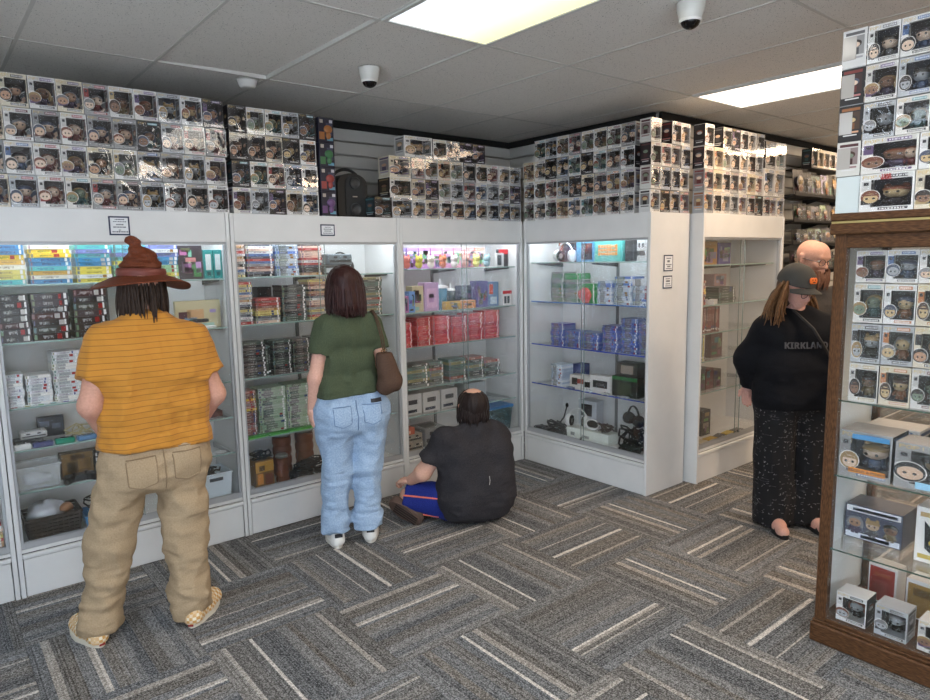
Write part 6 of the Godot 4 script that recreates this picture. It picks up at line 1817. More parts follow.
# ---------------------------------------------------------------- the woman in green with the shoulder bag
func woman_green() -> void:
	var B := v(-1.88, 0, 0.50)
	var o := thing("person", "dark-haired person from behind in olive green T-shirt and pale blue jeans", "person", at(B.x, 0, B.z, -0.2))
	var skin := skin_mat(srgb(220, 170, 150), 12)
	var sl := v(-0.135, 1.285, 0.0)
	var sr := v(0.145, 1.285, 0.0)
	var el := v(-0.205, 1.00, 0.01)
	var er := v(0.205, 1.00, 0.01)
	var wl := v(-0.222, 0.825, -0.03)
	var wr := v(0.16, 0.93, -0.20)
	var hipl := v(-0.09, 0.80, 0.0)
	var hipr := v(0.085, 0.80, 0.0)
	var kl := v(-0.098, 0.45, -0.01)
	var kr := v(0.085, 0.45, 0.0)
	var al := v(-0.128, 0.09, -0.01)
	var ar := v(0.068, 0.09, 0.02)
	var H := v(-0.005, 1.505, -0.015)
	var F := v(-0.35, -0.12, -0.93).normalized()
	var body := net([[v(-0.06, 1.22, 0), v(0.06, 1.22, 0), 0.064, 0.064], [v(-0.055, 1.02, 0), v(0.055, 1.02, 0), 0.058, 0.058], [v(-0.075, 0.82, 0), v(0.075, 0.82, 0), 0.070, 0.070], [v(0, 1.28, 0.0), v(-0.003, 1.46, -0.008), 0.052, 0.047],
		[sl, el, 0.046, 0.038], [el, wl, 0.037, 0.025], [sr, er, 0.046, 0.038], [er, wr, 0.037, 0.025],
		[hipl, kl, 0.07, 0.052], [kl, al, 0.052, 0.04], [hipr, kr, 0.07, 0.052], [kr, ar, 0.055, 0.04]], 0.013, 0.03)
	net(head_bones(H, F, 0.95), 0.0055, 0.012, {}, body)
	net(hand_bones(wl, v(-0.03, -1, 0.02).normalized(), Vector3.LEFT, Vector3.FORWARD, 0.5, 0.92), 0.0045, 0.005, {}, body)
	net(hand_bones(wr, v(-0.2, 0.1, -1).normalized(), Vector3.RIGHT, Vector3.UP, 0.6, 0.92), 0.0055, 0.006, {}, body)
	part(o, "body", body.mesh(), skin)
	eyes(o, H, F, 0.95)
	var tm := cloth(srgb(58, 66, 50), srgb(84, 94, 72), 10.0, 0.05, 0.05, 0.92, 8)
	var shirt := net([[v(-0.075, 1.235, 0.0), v(0.080, 1.235, 0.0), 0.092, 0.092], [v(-0.07, 1.08, 0.0), v(0.070, 1.08, 0.0), 0.087, 0.087], [v(-0.086, 0.95, 0.0), v(0.084, 0.95, 0.0), 0.100, 0.100], [v(-0.098, 0.86, 0.0), v(0.095, 0.86, 0.0), 0.107, 0.107], [v(-0.03, 1.325, 0), v(0.03, 1.325, 0), 0.052, 0.052], [v(-0.10, 1.295, 0), v(0.11, 1.295, 0), 0.058, 0.058],
		[sl, sl.lerp(el, 0.50), 0.056, 0.060, 1], [sr, sr.lerp(er, 0.50), 0.056, 0.060, 1]], 0.0095, 0.04,
		{"cuts": [Plane(v(0.06, -1, 0).normalized(), -0.895)], "folds": [[folds(6.0, 51), 0.008, v(1.6, 0.7, 1.0)], [folds(14.0, 52), 0.006, v(0.5, 1.5, 0.5), 0.85, 1.05], [ridges(4.8, 53), -0.011, v(1.1, 0.4, 1.0)]]})
	part(o, "t_shirt", shirt.mesh(), tm)
	var jm := cloth(srgb(128, 152, 182), srgb(174, 194, 214), 7.0, 0.05, 0.04, 0.9, 15)
	var jeans := net([[v(-0.085, 0.87, 0.0), v(0.085, 0.87, 0.0), 0.093, 0.093], [v(-0.095, 0.76, 0.012), v(0.10, 0.76, 0.012), 0.110, 0.110],
		[hipl + v(-0.02, 0, 0), kl, 0.110, 0.078], [kl, al + v(0, 0.06, 0), 0.078, 0.074], [al + v(0, 0.06, 0), al + v(0, 0.004, 0.006), 0.075, 0.079, 1],
		[hipr + v(0.03, 0, 0), kr, 0.112, 0.080], [kr, ar + v(0, 0.06, 0), 0.080, 0.074], [ar + v(0, 0.06, 0), ar + v(0, 0.004, 0.006), 0.075, 0.079, 1]], 0.0095, 0.03,
		{"cuts": [Plane(Vector3.UP, 0.908)], "folds": [[folds(7.0, 61), 0.006, v(1, 1.6, 1)], [folds(14.0, 62), 0.006, v(0.5, 1.6, 0.5), 0.0, 0.45], [folds(13.0, 63), 0.006, v(0.6, 1.4, 0.6), 0.6, 0.78], [ridges(5.0, 64), -0.013, v(0.8, 0.7, 0.8)]]})
	var jn := part(o, "jeans", jeans.mesh(), jm)
	var jseam := mat(srgb(96, 122, 156), 0.9)
	part(jn, "centre_seam", seam(jeans, dotted(Vector2(0.0, 0.87), Vector2(0.0, 0.70), 10), 0.0028), jseam)
	for s in [-1.0, 1.0]:
		var cx: float = s * 0.088
		part(jn, "back_pocket", drape(jeans, [[0.838, 0.054, cx], [0.81, 0.054, cx], [0.78, 0.053, cx], [0.75, 0.052, cx], [0.735, 0.030, cx], [0.727, 0.004, cx]], 0.0035), jm)
		var line := dotted(Vector2(cx - 0.052, 0.842), Vector2(cx + 0.052, 0.842)) + dotted(Vector2(cx + 0.052, 0.835), Vector2(cx + 0.050, 0.75)) + dotted(Vector2(cx + 0.044, 0.742), Vector2(cx, 0.727), 4) + dotted(Vector2(cx - 0.01, 0.729), Vector2(cx - 0.048, 0.745), 4) + dotted(Vector2(cx - 0.050, 0.752), Vector2(cx - 0.052, 0.835))
		part(jn, "pocket_seam", seam(jeans, line, 0.0026), jseam)
	part(jn, "waist_label", drape(jeans, [[0.872, 0.034, 0.115], [0.86, 0.034, 0.115], [0.850, 0.034, 0.115]], 0.004), mat(srgb(24, 28, 36), 0.5))
	for e in [[v(-0.125, 0, 0.060), v(0.10, 0, -1).normalized()], [v(0.062, 0, 0.080), v(0.34, 0, -1).normalized()]]:
		var sh := shoe(o, e[0], e[1], Vector3.UP, 0.265, mat(srgb(222, 220, 214), 0.5), mat(srgb(206, 202, 192), 0.6), 0.048)
		part(sh, "heel_patch", MB.new().cbox(v(0, 0.080, 0.004), v(0.046, 0.024, 0.006), 0.003).mesh(), mat(srgb(36, 36, 40), 0.5))
	# shoulder-length dark hair
	rng.seed = 8
	var ls := []
	for k in 150:
		var a := rng.randf_range(-0.5, PI + 0.75)
		var q := H + v(cos(a) * 0.070, rng.randf_range(0.03, 0.088), sin(a) * 0.074)
		var ty := 1.345 + rng.randf_range(-0.012, 0.03)
		var tip := v(H.x + cos(a) * rng.randf_range(0.085, 0.118), ty, 0.015 + sin(a) * rng.randf_range(0.06, 0.105))
		ls.append([q, v(H.x + cos(a) * 0.118, q.y - 0.05, H.z + sin(a) * 0.122), tip, rng.randf_range(0.010, 0.018)])
	var hm := cloth(srgb(26, 16, 16), srgb(78, 46, 42), 46.0, 0.03, 0.0, 0.42, 24, v(1, 0.08, 1))
	var hair := part(o, "hair", locks(ls, 6), hm)
	part(hair, "crown_hair", net([[H + v(0, 0.03, 0.012), H + v(0.0, 0.045, -0.025), 0.091, 0.082], [H + v(-0.01, 0.03, 0.03), H + v(0, -0.09, 0.045), 0.080, 0.085], [H + v(0.03, 0.0, 0.02), H + v(0.04, -0.10, 0.03), 0.070, 0.07]], 0.007, 0.03, {"folds": [[folds(26.0, 70), 0.004, v(1.6, 0.15, 1.6)]]}).mesh(), hm)
	# handbag hanging from her shoulder
	var bag := thing("shoulder_bag", "slouchy brown suede shoulder bag hanging beside the green T-shirt", "bag", at(-1.708, 0.882, 0.662, -0.2))
	var bm := cloth(srgb(66, 50, 42), srgb(96, 74, 60), 9.0, 0.05, 0.06, 0.8, 19)
	var pouch := net([[v(-0.032, 0.046, 0), v(0.026, 0.054, -0.005), 0.040, 0.040], [v(-0.038, 0.07, 0), v(-0.044, 0.25, 0), 0.040, 0.026], [v(0.026, 0.09, 0), v(-0.022, 0.25, 0), 0.040, 0.024], [v(0.0, 0.09, 0), v(-0.030, 0.22, 0), 0.048, 0.034]], 0.008, 0.04, {"cuts": [Plane(Vector3.UP, 0.25)], "folds": [[folds(12.0, 80), 0.006, v(1, 0.6, 1)]]})
	part(bag, "pouch", pouch.mesh(), bm)
	for s in [0, 1]:
		var st := [v(-0.040 + 0.02 * s, 0.25, 0.010 - 0.03 * s), v(-0.048 + 0.014 * s, 0.33, 0.0), v(-0.056 + 0.012 * s, 0.41, -0.030), v(-0.058 + 0.010 * s, 0.462, -0.075), v(-0.056 + 0.010 * s, 0.482, -0.12), v(-0.052 + 0.01 * s, 0.455, -0.19), v(-0.045 + 0.01 * s, 0.38, -0.215)]
		part(bag, "strap", MB.new().tube(st, [0.0065], 8, true, 0.5).mesh(), bm)
		part(bag, "strap_ring", MB.new().lathe([Vector2(0.010, -0.003), Vector2(0.014, 0), Vector2(0.010, 0.003)], 14, Vector3.ZERO, Basis(Vector3.RIGHT, PI / 2)).mesh(), mat(srgb(196, 170, 110), 0.25, 1.0), at(-0.042 + 0.022 * s, 0.258, 0.010 - 0.028 * s))

# ---------------------------------------------------------------- the man sitting on the carpet
func man_sitting() -> void:
	var B := v(-1.135, 0, 0.722)
	var o := thing("person", "person in black T-shirt and blue shorts sitting cross-legged on carpet", "person", at(B.x, 0, B.z))
	var F := v(0.30, 0, -0.954)
	var Rt := v(0.954, 0, 0.30)
	var skin := skin_mat(srgb(212, 164, 142), 13)
	var sl := -Rt * 0.20 + v(0, 0.535, 0)
	var sr := Rt * 0.165 + F * 0.05 + v(0, 0.525, 0)
	var el := v(-0.315, 0.345, -0.13)
	var er := Rt * 0.20 + F * 0.20 + v(0, 0.32, 0)
	var wl := v(-0.325, 0.268, -0.25)
	var wr := v(0.20, 0.25, -0.34)
	var hipl := -Rt * 0.12 + v(0, 0.13, -0.03)
	var hipr := Rt * 0.12 + v(0, 0.13, -0.03)
	var kl := v(-0.315, 0.155, -0.275)
	var kr := v(0.33, 0.155, -0.20)
	var al := v(0.12, 0.060, -0.36)
	var ar := v(-0.30, 0.075, -0.30)
	var H := v(0.012, 0.722, -0.035)
	var hf := (F + v(0, -0.45, 0)).normalized()
	var body := net([[-Rt * 0.08 + v(0, 0.20, 0), Rt * 0.07 + v(0, 0.20, 0), 0.12, 0.12], [-Rt * 0.07 + v(0, 0.42, 0), Rt * 0.07 + v(0, 0.42, 0), 0.10, 0.10], [v(0, 0.5, 0), v(0.01, 0.67, -0.03), 0.065, 0.062],
		[sl, el, 0.056, 0.050], [el, wl, 0.049, 0.033], [sr, er, 0.056, 0.050], [er, wr, 0.049, 0.033],
		[hipl, kl, 0.085, 0.062], [kl, al, 0.060, 0.042], [hipr, kr, 0.085, 0.062], [kr, ar, 0.060, 0.040]], 0.013, 0.03)
	net(head_bones(H, hf, 1.10), 0.0055, 0.012, {}, body)
	net(hand_bones(wl, v(-0.35, -0.12, -0.9).normalized(), v(-0.3, 0.9, 0.2).normalized(), v(0.9, 0.1, -0.3).normalized(), 0.9, 0.95), 0.0045, 0.005, {}, body)
	net(hand_bones(wr, v(-0.4, -0.3, -0.9).normalized(), Vector3.UP, Vector3.LEFT, 0.6, 0.95), 0.0055, 0.006, {}, body)
	part(o, "body", body.mesh(), skin)
	eyes(o, H, hf, 1.10)
	var tm := cloth(srgb(34, 33, 36), srgb(64, 62, 65), 8.0, 0.05, 0.04, 0.95, 28)
	var shirt := net([[-Rt * 0.10 + v(0, 0.165, 0.015), Rt * 0.088 + v(0, 0.165, 0.015), 0.162, 0.162], [-Rt * 0.10 + v(0, 0.30, 0.015), Rt * 0.088 + v(0, 0.30, 0.015), 0.152, 0.152], [-Rt * 0.105 + v(0, 0.43, 0.0), Rt * 0.115 + v(0, 0.43, 0), 0.140, 0.140], [-Rt * 0.02 + v(0.004, 0.592, -0.012), Rt * 0.02 + v(0.004, 0.592, -0.012), 0.070, 0.070], [v(0, 0.60, 0), sl, 0.05, 0.070], [v(0, 0.60, 0), sr, 0.05, 0.070],
		[sl, sl.lerp(el, 0.66), 0.078, 0.082, 1], [sr, sr.lerp(er, 0.66), 0.078, 0.082, 1]], 0.010, 0.05,
		{"cuts": [Plane(Vector3.DOWN, -0.004)], "folds": [[folds(5.0, 91), 0.010, v(1, 1.5, 1)], [folds(13.0, 92), 0.006, v(0.5, 1.6, 0.5), 0.0, 0.22], [ridges(4.4, 97), -0.011, v(0.9, 0.7, 0.9)]]})
	var ts := part(o, "t_shirt", shirt.mesh(), tm)
	part(ts, "thread_mark", MB.new().tube([v(-0.052, 0.345, 0.195), v(-0.050, 0.315, 0.198), v(-0.056, 0.29, 0.199)], [0.0016], 5).mesh(), mat(srgb(190, 188, 184), 0.8))
	part(ts, "collar", MB.new().lathe([Vector2(0.066, 0.0), Vector2(0.070, 0.008), Vector2(0.066, 0.016), Vector2(0.060, 0.008), Vector2(0.066, 0)], 24).mesh(), mat(srgb(188, 170, 130), 0.9), Transform3D(Basis(Rt, -0.25), v(0.008, 0.628, -0.022)))
	# blue shorts with orange side stripes
	var bl := cloth(srgb(22, 30, 92), srgb(40, 56, 140), 9.0, 0.05, 0.03, 0.75, 33)
	var sh := net([[hipl, hipr, 0.125, 0.125], [hipl, kl + v(-0.02, 0.0, -0.02), 0.118, 0.100, 1], [hipr, kr + v(0.02, 0.0, -0.02), 0.118, 0.098, 1]], 0.010, 0.03, {"cuts": [Plane(Vector3.DOWN, -0.004)], "folds": [[folds(9.0, 95), 0.007, v(1, 1, 1)]]})
	var shorts := part(o, "shorts", sh.mesh(), bl)
	for k in 2:
		var st := []
		for q in 7:
			var t := q / 6.0
			var c := (hipl).lerp(kl + v(-0.02, 0, -0.02), 0.30 + 0.68 * t)
			var rr := lerpf(0.112, 0.103, t)
			var an: float = [0.40, -0.85][k]
			st.append(c + (v(-0.72, 0, 0.69) * cos(an) + Vector3.UP * sin(an)).normalized() * rr)
		part(shorts, "stripe", MB.new().tube(st, [0.008], 6, true, 0.6).mesh(), mat(srgb(226, 112, 90), 0.8))
	# brown sandals-soled shoes, one sole turned to the back
	var br := mat(srgb(92, 72, 62), 0.8)
	var f1 := shoe(o, v(-0.335, 0.014, -0.150), v(-0.42, 0.42, -0.60).normalized(), v(0.66, 0.45, -0.50).normalized(), 0.235, br, br, 0.056)
	for k in 4:
		part(f1, "tread_bar", MB.new().cbox(v((k - 1.5) * 0.021, -0.003, -0.108), v(0.010, 0.007, 0.165), 0.002).mesh(), mat(srgb(46, 34, 30), 0.9))
	shoe(o, al + v(-0.01, -0.050, -0.02), v(0.9, 0.15, -0.2).normalized(), v(-0.1, 0.9, 0.4).normalized(), 0.24, br, br, 0.045)
	# hair: a dark fringe round a bald crown
	var hm := cloth(srgb(22, 18, 18), srgb(58, 46, 42), 46.0, 0.03, 0.0, 0.5, 34, v(1, 0.15, 1))
	rng.seed = 12
	var ls := []
	for k in 230:
		var a := rng.randf_range(-0.6, PI + 0.6)
		var dir := Rt * cos(a) - F * sin(a)
		var top := rng.randf_range(-0.01, 0.09) * (0.8 + 0.2 * absf(cos(a)))
		var q := H + dir * (0.083 if top < 0.055 else 0.066) + v(0, top, 0) - F * 0.014
		var ln := rng.randf_range(0.07, 0.10) + maxf(0.0, top) * 0.45
		ls.append([q, q + dir * 0.026 + v(0, -ln * 0.4, 0), q + dir * 0.006 + v(rng.randf_range(-0.012, 0.012), -ln, 0), rng.randf_range(0.007, 0.012)])
	var hr := part(o, "hair", locks(ls), hm)
	part(hr, "hair_mass", net([[H + v(0, 0.030, 0) - F * 0.032, H + v(0, 0.030, 0) + F * 0.012, 0.093, 0.088], [H + v(0, -0.01, 0) - F * 0.02, H + v(0, -0.075, 0) - F * 0.022, 0.086, 0.074]], 0.006, 0.02, {"carve": [[H + v(0, 0.150, 0) - F * 0.030, 0.062], [H + hf * 0.115 - v(0, 0.03, 0), 0.085]], "folds": [[folds(24.0, 88), 0.005, v(1.4, 0.4, 1.4)]]}).mesh(), hm)

# ---------------------------------------------------------------- the woman in the cap and the bald man behind her
func woman_cap() -> void:
	var B := v(0.24, 0, 2.07)
	var o := thing("person", "person in black sweatshirt, patterned black trousers and grey cap beside oak showcase", "person", at(B.x, 0, B.z))
	var F := v(-0.62, 0, 0.785)
	var Rt := F.cross(Vector3.UP)
	var P := func(r: float, y: float, f: float) -> Vector3: return Rt * r + v(0, y, 0) + F * f
	var skin := skin_mat(srgb(222, 170, 154), 16)
	var sr: Vector3 = P.call(0.180, 1.205, -0.01)
	var sl: Vector3 = P.call(-0.185, 1.205, -0.01)
	var er: Vector3 = P.call(0.262, 1.02, -0.07)
	var el: Vector3 = P.call(-0.28, 1.0, 0.02)
	var wr: Vector3 = P.call(0.222, 0.86, -0.13)
	var wl: Vector3 = P.call(-0.18, 0.95, 0.20)
	var H: Vector3 = P.call(0.045, 1.450, 0.03)
	var hf := (F + v(0.34, -0.42, 0.26)).normalized()
	var body := net([[P.call(-0.09, 1.15, 0), P.call(0.09, 1.15, 0), 0.11, 0.11], [P.call(-0.09, 0.9, 0), P.call(0.09, 0.9, 0), 0.12, 0.12], [P.call(0.01, 1.22, -0.01), P.call(0.035, 1.40, 0.01), 0.056, 0.052],
		[sr, er, 0.055, 0.045], [er, wr, 0.042, 0.028], [sl, el, 0.055, 0.045], [el, wl, 0.042, 0.028],
		[P.call(0.09, 0.78, 0), P.call(0.10, 0.45, 0), 0.09, 0.065], [P.call(0.10, 0.45, 0), P.call(0.10, 0.08, 0), 0.06, 0.042], [P.call(-0.09, 0.78, 0), P.call(-0.10, 0.45, 0), 0.09, 0.065], [P.call(-0.10, 0.45, 0), P.call(-0.10, 0.08, 0), 0.06, 0.042]], 0.014, 0.03)
	net(head_bones(H, hf, 0.97), 0.0045, 0.022, {}, body)
	net(hand_bones(wr, v(-0.05, -0.9, -0.1).normalized(), -F, Rt, 0.5, 0.95), 0.005, 0.005, {}, body)
	net(hand_bones(wl, (F + Rt * 0.5).normalized(), Vector3.UP, Rt, 0.6, 0.95), 0.0055, 0.006, {}, body)
	part(o, "body", body.mesh(), skin)
	eyes(o, H, hf, 0.97)
	part(o, "lips", MB.new().ball(H + hf * 0.088 - Vector3.UP.slide(hf).normalized() * 0.062, v(0.013, 0.005, 0.009), 6, 10).mesh(), mat(srgb(176, 110, 104), 0.5))
	# sweatshirt
	var bm := cloth(srgb(15, 16, 20), srgb(30, 31, 36), 9.0, 0.05, 0.04, 0.95, 41)
	var shb := [[P.call(-0.12, 1.16, 0.01), P.call(0.12, 1.16, 0.01), 0.128, 0.128], [P.call(-0.12, 0.99, 0.03), P.call(0.12, 0.99, 0.03), 0.145, 0.145], [P.call(-0.12, 0.82, 0.03), P.call(0.12, 0.82, 0.03), 0.145, 0.145], [P.call(-0.03, 1.27, -0.005), P.call(0.03, 1.27, -0.005), 0.068, 0.068], [P.call(-0.03, 1.28, -0.005), sl, 0.055, 0.074], [P.call(0.05, 1.28, -0.005), sr, 0.055, 0.074],
		[sr, er, 0.082, 0.078], [er, wr, 0.076, 0.055, 1], [sl, el, 0.082, 0.078], [el, wl, 0.076, 0.055, 1]]
	var fo := [[folds(5.5, 101), 0.009, v(1, 1.4, 1)], [folds(13.0, 102), 0.005, v(0.6, 1.3, 0.6), 0.7, 1.0]]
	var swt := part(o, "sweatshirt", net(shb, 0.0105, 0.045, {"cuts": [Plane(Vector3.DOWN, -0.745)], "folds": fo}).mesh(), bm)
	# chest lettering laid over the cloth
	var word := text_mesh("KIRKLAND", 0.036, 0.004)
	var ar := word.get_mesh_arrays()
	var wb := MB.new()
	var vs: PackedVector3Array = ar[Mesh.ARRAY_VERTEX]
	var ns: PackedVector3Array = ar[Mesh.ARRAY_NORMAL]
	for k in vs.size():
		var x := 0.028 - vs[k].x        # reads from her right to her left
		var q: Vector3 = P.call(x, 1.128 + vs[k].y, 0.0)
		var fz := 0.160 - 0.9 * x * x - 0.02 * (vs[k].y * 4.0)
		wb.vert(q + F * (fz + vs[k].z), (Rt * -ns[k].x + v(0, ns[k].y, 0) + F * ns[k].z).normalized())
	var ix: PackedInt32Array = ar[Mesh.ARRAY_INDEX] if ar[Mesh.ARRAY_INDEX] != null else PackedInt32Array(range(vs.size()))
	wb.i.append_array(ix)
	part(swt, "lettering", wb.mesh(), mat(srgb(84, 84, 88), 0.8), Transform3D(), "grey block letters")
	# crossbody strap with buckle
	var sp := []
	for k in 9:
		var t := k / 8.0
		var x := lerpf(0.075, -0.19, t)
		sp.append(P.call(x, lerpf(1.325, 0.93, t), 0.178 - 0.9 * x * x - 0.10 * maxf(0.0, 1.0 - t * 4.0)))
	var strap := part(o, "crossbody_strap", MB.new().tube(sp, [0.016], 6, true, 0.35).mesh(), mat(srgb(22, 22, 24), 0.6))
	part(strap, "buckle", MB.new().cbox(Vector3.ZERO, v(0.040, 0.034, 0.012), 0.003).mesh(), mat(srgb(150, 148, 142), 0.25, 1.0), Transform3D(Basis(Rt * -1, Vector3.UP, F) * Basis(Vector3.BACK, -0.9), P.call(-0.112, 1.045, 0.178)))
	# wide trousers with a scattered pale print
	var im := Image.create(256, 256, false, Image.FORMAT_RGB8)
	im.fill(srgb(17, 17, 21))
	rng.seed = 66
	for k in 120:
		var x := rng.randi_range(6, 248)
		var y := rng.randi_range(6, 248)
		var a := rng.randf() * TAU
		for q in rng.randi_range(4, 9):
			im.set_pixel(clampi(x + int(cos(a) * q), 0, 255), clampi(y + int(sin(a) * q), 0, 255), srgb(196, 194, 192))
			im.set_pixel(clampi(x + int(cos(a) * q) + 1, 0, 255), clampi(y + int(sin(a) * q), 0, 255), srgb(160, 158, 160))
			a += 0.14
	var pm := StandardMaterial3D.new()
	pm.albedo_texture = ImageTexture.create_from_image(im)
	pm.uv1_triplanar = true
	pm.uv1_scale = Vector3.ONE * 2.6
	pm.roughness = 0.9
	part(o, "trousers", net([[P.call(-0.11, 0.80, 0.0), P.call(0.11, 0.80, 0.0), 0.135, 0.135], [P.call(0.115, 0.76, 0), P.call(0.115, 0.42, 0), 0.125, 0.110], [P.call(0.115, 0.42, 0), P.call(0.105, 0.025, 0.0), 0.110, 0.115, 1], [P.call(-0.115, 0.76, 0), P.call(-0.115, 0.42, 0), 0.125, 0.110], [P.call(-0.115, 0.42, 0), P.call(-0.105, 0.025, 0.0), 0.110, 0.115, 1]], 0.0115, 0.03,
		{"cuts": [Plane(Vector3.UP, 0.80)], "folds": [[folds(8.0, 111), 0.012, v(1.3, 0.35, 1.3)]]}).mesh(), pm)
	for s in [-1.0, 1.0]:
		var sd := shoe(o, P.call(s * 0.105, 0, 0.00), (F + Rt * s * 0.12).normalized(), Vector3.UP, 0.23, skin, mat(srgb(20, 20, 22), 0.7), 0.040)
		part(sd, "sandal_strap", MB.new().lathe([Vector2(0.038, -0.014), Vector2(0.0405, 0), Vector2(0.038, 0.014)], 20, v(0, 0.030, -0.15), Basis(Vector3.RIGHT, PI / 2)).mesh(), mat(srgb(22, 22, 24), 0.6))
	# wavy fair-ended hair
	rng.seed = 44
	var r := hf.cross(Vector3.UP).normalized()
	var ls := []
	for k in 150:
		var a := rng.randf_range(-0.45, PI + 0.10)
		var dr := r * cos(a) - F * sin(a)
		var q := H + dr * 0.080 - hf * 0.012 + v(0, rng.randf_range(-0.01, 0.04), 0)
		var ln := rng.randf_range(0.17, 0.25)
		var tip := H + dr * rng.randf_range(0.11, 0.20) + v(rng.randf_range(-0.03, 0.03), -ln + 0.03, rng.randf_range(-0.03, 0.03))
		ls.append([q, q.lerp(tip, 0.55) + dr * rng.randf_range(-0.03, 0.07), tip, rng.randf_range(0.008, 0.015)])
	var hair := part(o, "hair", locks(ls), cloth(srgb(56, 38, 28), srgb(150, 112, 74), 30.0, 0.03, 0.0, 0.5, 45, v(1, 0.12, 1)))
	part(hair, "under_hair", net([[H - hf * 0.045, H - hf * 0.055 - v(0, 0.07, 0), 0.070, 0.066]], 0.008, 0.02).mesh(), mat(srgb(66, 46, 34), 0.6))
	# cap
	var cap := Node3D.new()
	cap.name = "cap"
	var up := (Vector3.UP - hf * hf.dot(Vector3.UP)).normalized()
	up = (up * 0.75 + Vector3.UP * 0.25).normalized()
	var cf := (hf - up * hf.dot(up)).normalized()
	cap.transform = Transform3D(Basis(cf.cross(up), up, -cf), H + up * 0.028)
	o.add_child(cap)
	var cm := cloth(srgb(62, 62, 60), srgb(92, 90, 86), 12.0, 0.05, 0.03, 0.9, 47)
	part(cap, "cap_crown", net([[v(0, 0.010, 0.026), v(0, 0.010, -0.018), 0.091, 0.086], [v(0, 0.040, 0.012), v(0, 0.042, -0.010), 0.072, 0.068]], 0.006, 0.03, {"cuts": [Plane(Vector3.DOWN, 0.004)]}).mesh(), cm)
	var bq := MB.new()
	for side in [0, 1]:
		for j in 5:
			for s in 17:
				var a := PI * (0.06 + 0.88 * s / 16.0)
				var rr := lerpf(0.086, 0.160, j / 4.0)
				bq.vert(v(cos(a) * 0.087 * (1.0 + 0.03 * j), 0.002 - 0.022 * pow(cos(a), 2.0) - 0.004 * j - 0.004 * side, -0.02 - sin(a) * (rr - 0.02)), v(0, 1 - 2 * side, 0))
	for side in [0, 1]:
		for j in 4:
			for s in 16:
				var a: int = side * 85 + j * 17 + s
				if side == 0: bq.i.append_array([a, a + 1, a + 17, a + 1, a + 18, a + 17])
				else: bq.i.append_array([a, a + 17, a + 1, a + 1, a + 17, a + 18])
	var sb := SurfaceTool.new()
	sb.create_from(bq.mesh(), 0)
	sb.generate_normals()
	part(cap, "cap_brim", sb.commit(), cm)
	# pumpkin patch
	var pp := Node3D.new()
	pp.name = "pumpkin_patch"
	pp.transform = Transform3D(Basis(Vector3.RIGHT, -0.25), v(0.012, 0.050, -0.111))
	cap.add_child(pp)
	pp.transform = Transform3D(Basis(Vector3.UP, PI) * Basis(Vector3.RIGHT, -0.30), v(0.0, 0.044, -0.100))
	var pk := MB.new()
	for s in [-0.010, 0.0, 0.010]: pk.ball(v(s * 1.6, 0, 0), v(0.0155, 0.019, 0.005), 6, 10)
	pk.col = Color.WHITE
	var pu := part(pp, "pumpkin", pk.mesh(), mat(srgb(226, 112, 40), 0.7))
	var fc := MB.new()
	for s in [-1.0, 1.0]: fc.ball(v(s * 0.011, 0.005, 0.0045), v(0.004, 0.004, 0.0015), 5, 8)
	fc.ball(v(0, -0.008, 0.0045), v(0.012, 0.003, 0.0015), 5, 10)
	part(pu, "pumpkin_face", fc.mesh(), mat(srgb(30, 26, 24), 0.8))
	# glasses
	var gl := MB.new()
	for s in [-1.0, 1.0]:
		var ring := []
		for k in 15:
			var a := TAU * k / 14.0
			ring.append(H + (r * (s * 0.033 + cos(a) * 0.025) + Vector3.UP.slide(hf).normalized() * (-0.004 + sin(a) * 0.019) + hf * 0.098))
		gl.tube(ring, [0.0022], 6, false)
		gl.tube([H + r * s * 0.058 + hf * 0.096, H + r * s * 0.084 + hf * 0.0], [0.002], 5)
	gl.tube([H + r * -0.009 + hf * 0.100, H + r * 0.009 + hf * 0.100], [0.002], 5)
	part(o, "glasses", gl.mesh(), mat(srgb(70, 24, 34), 0.3))

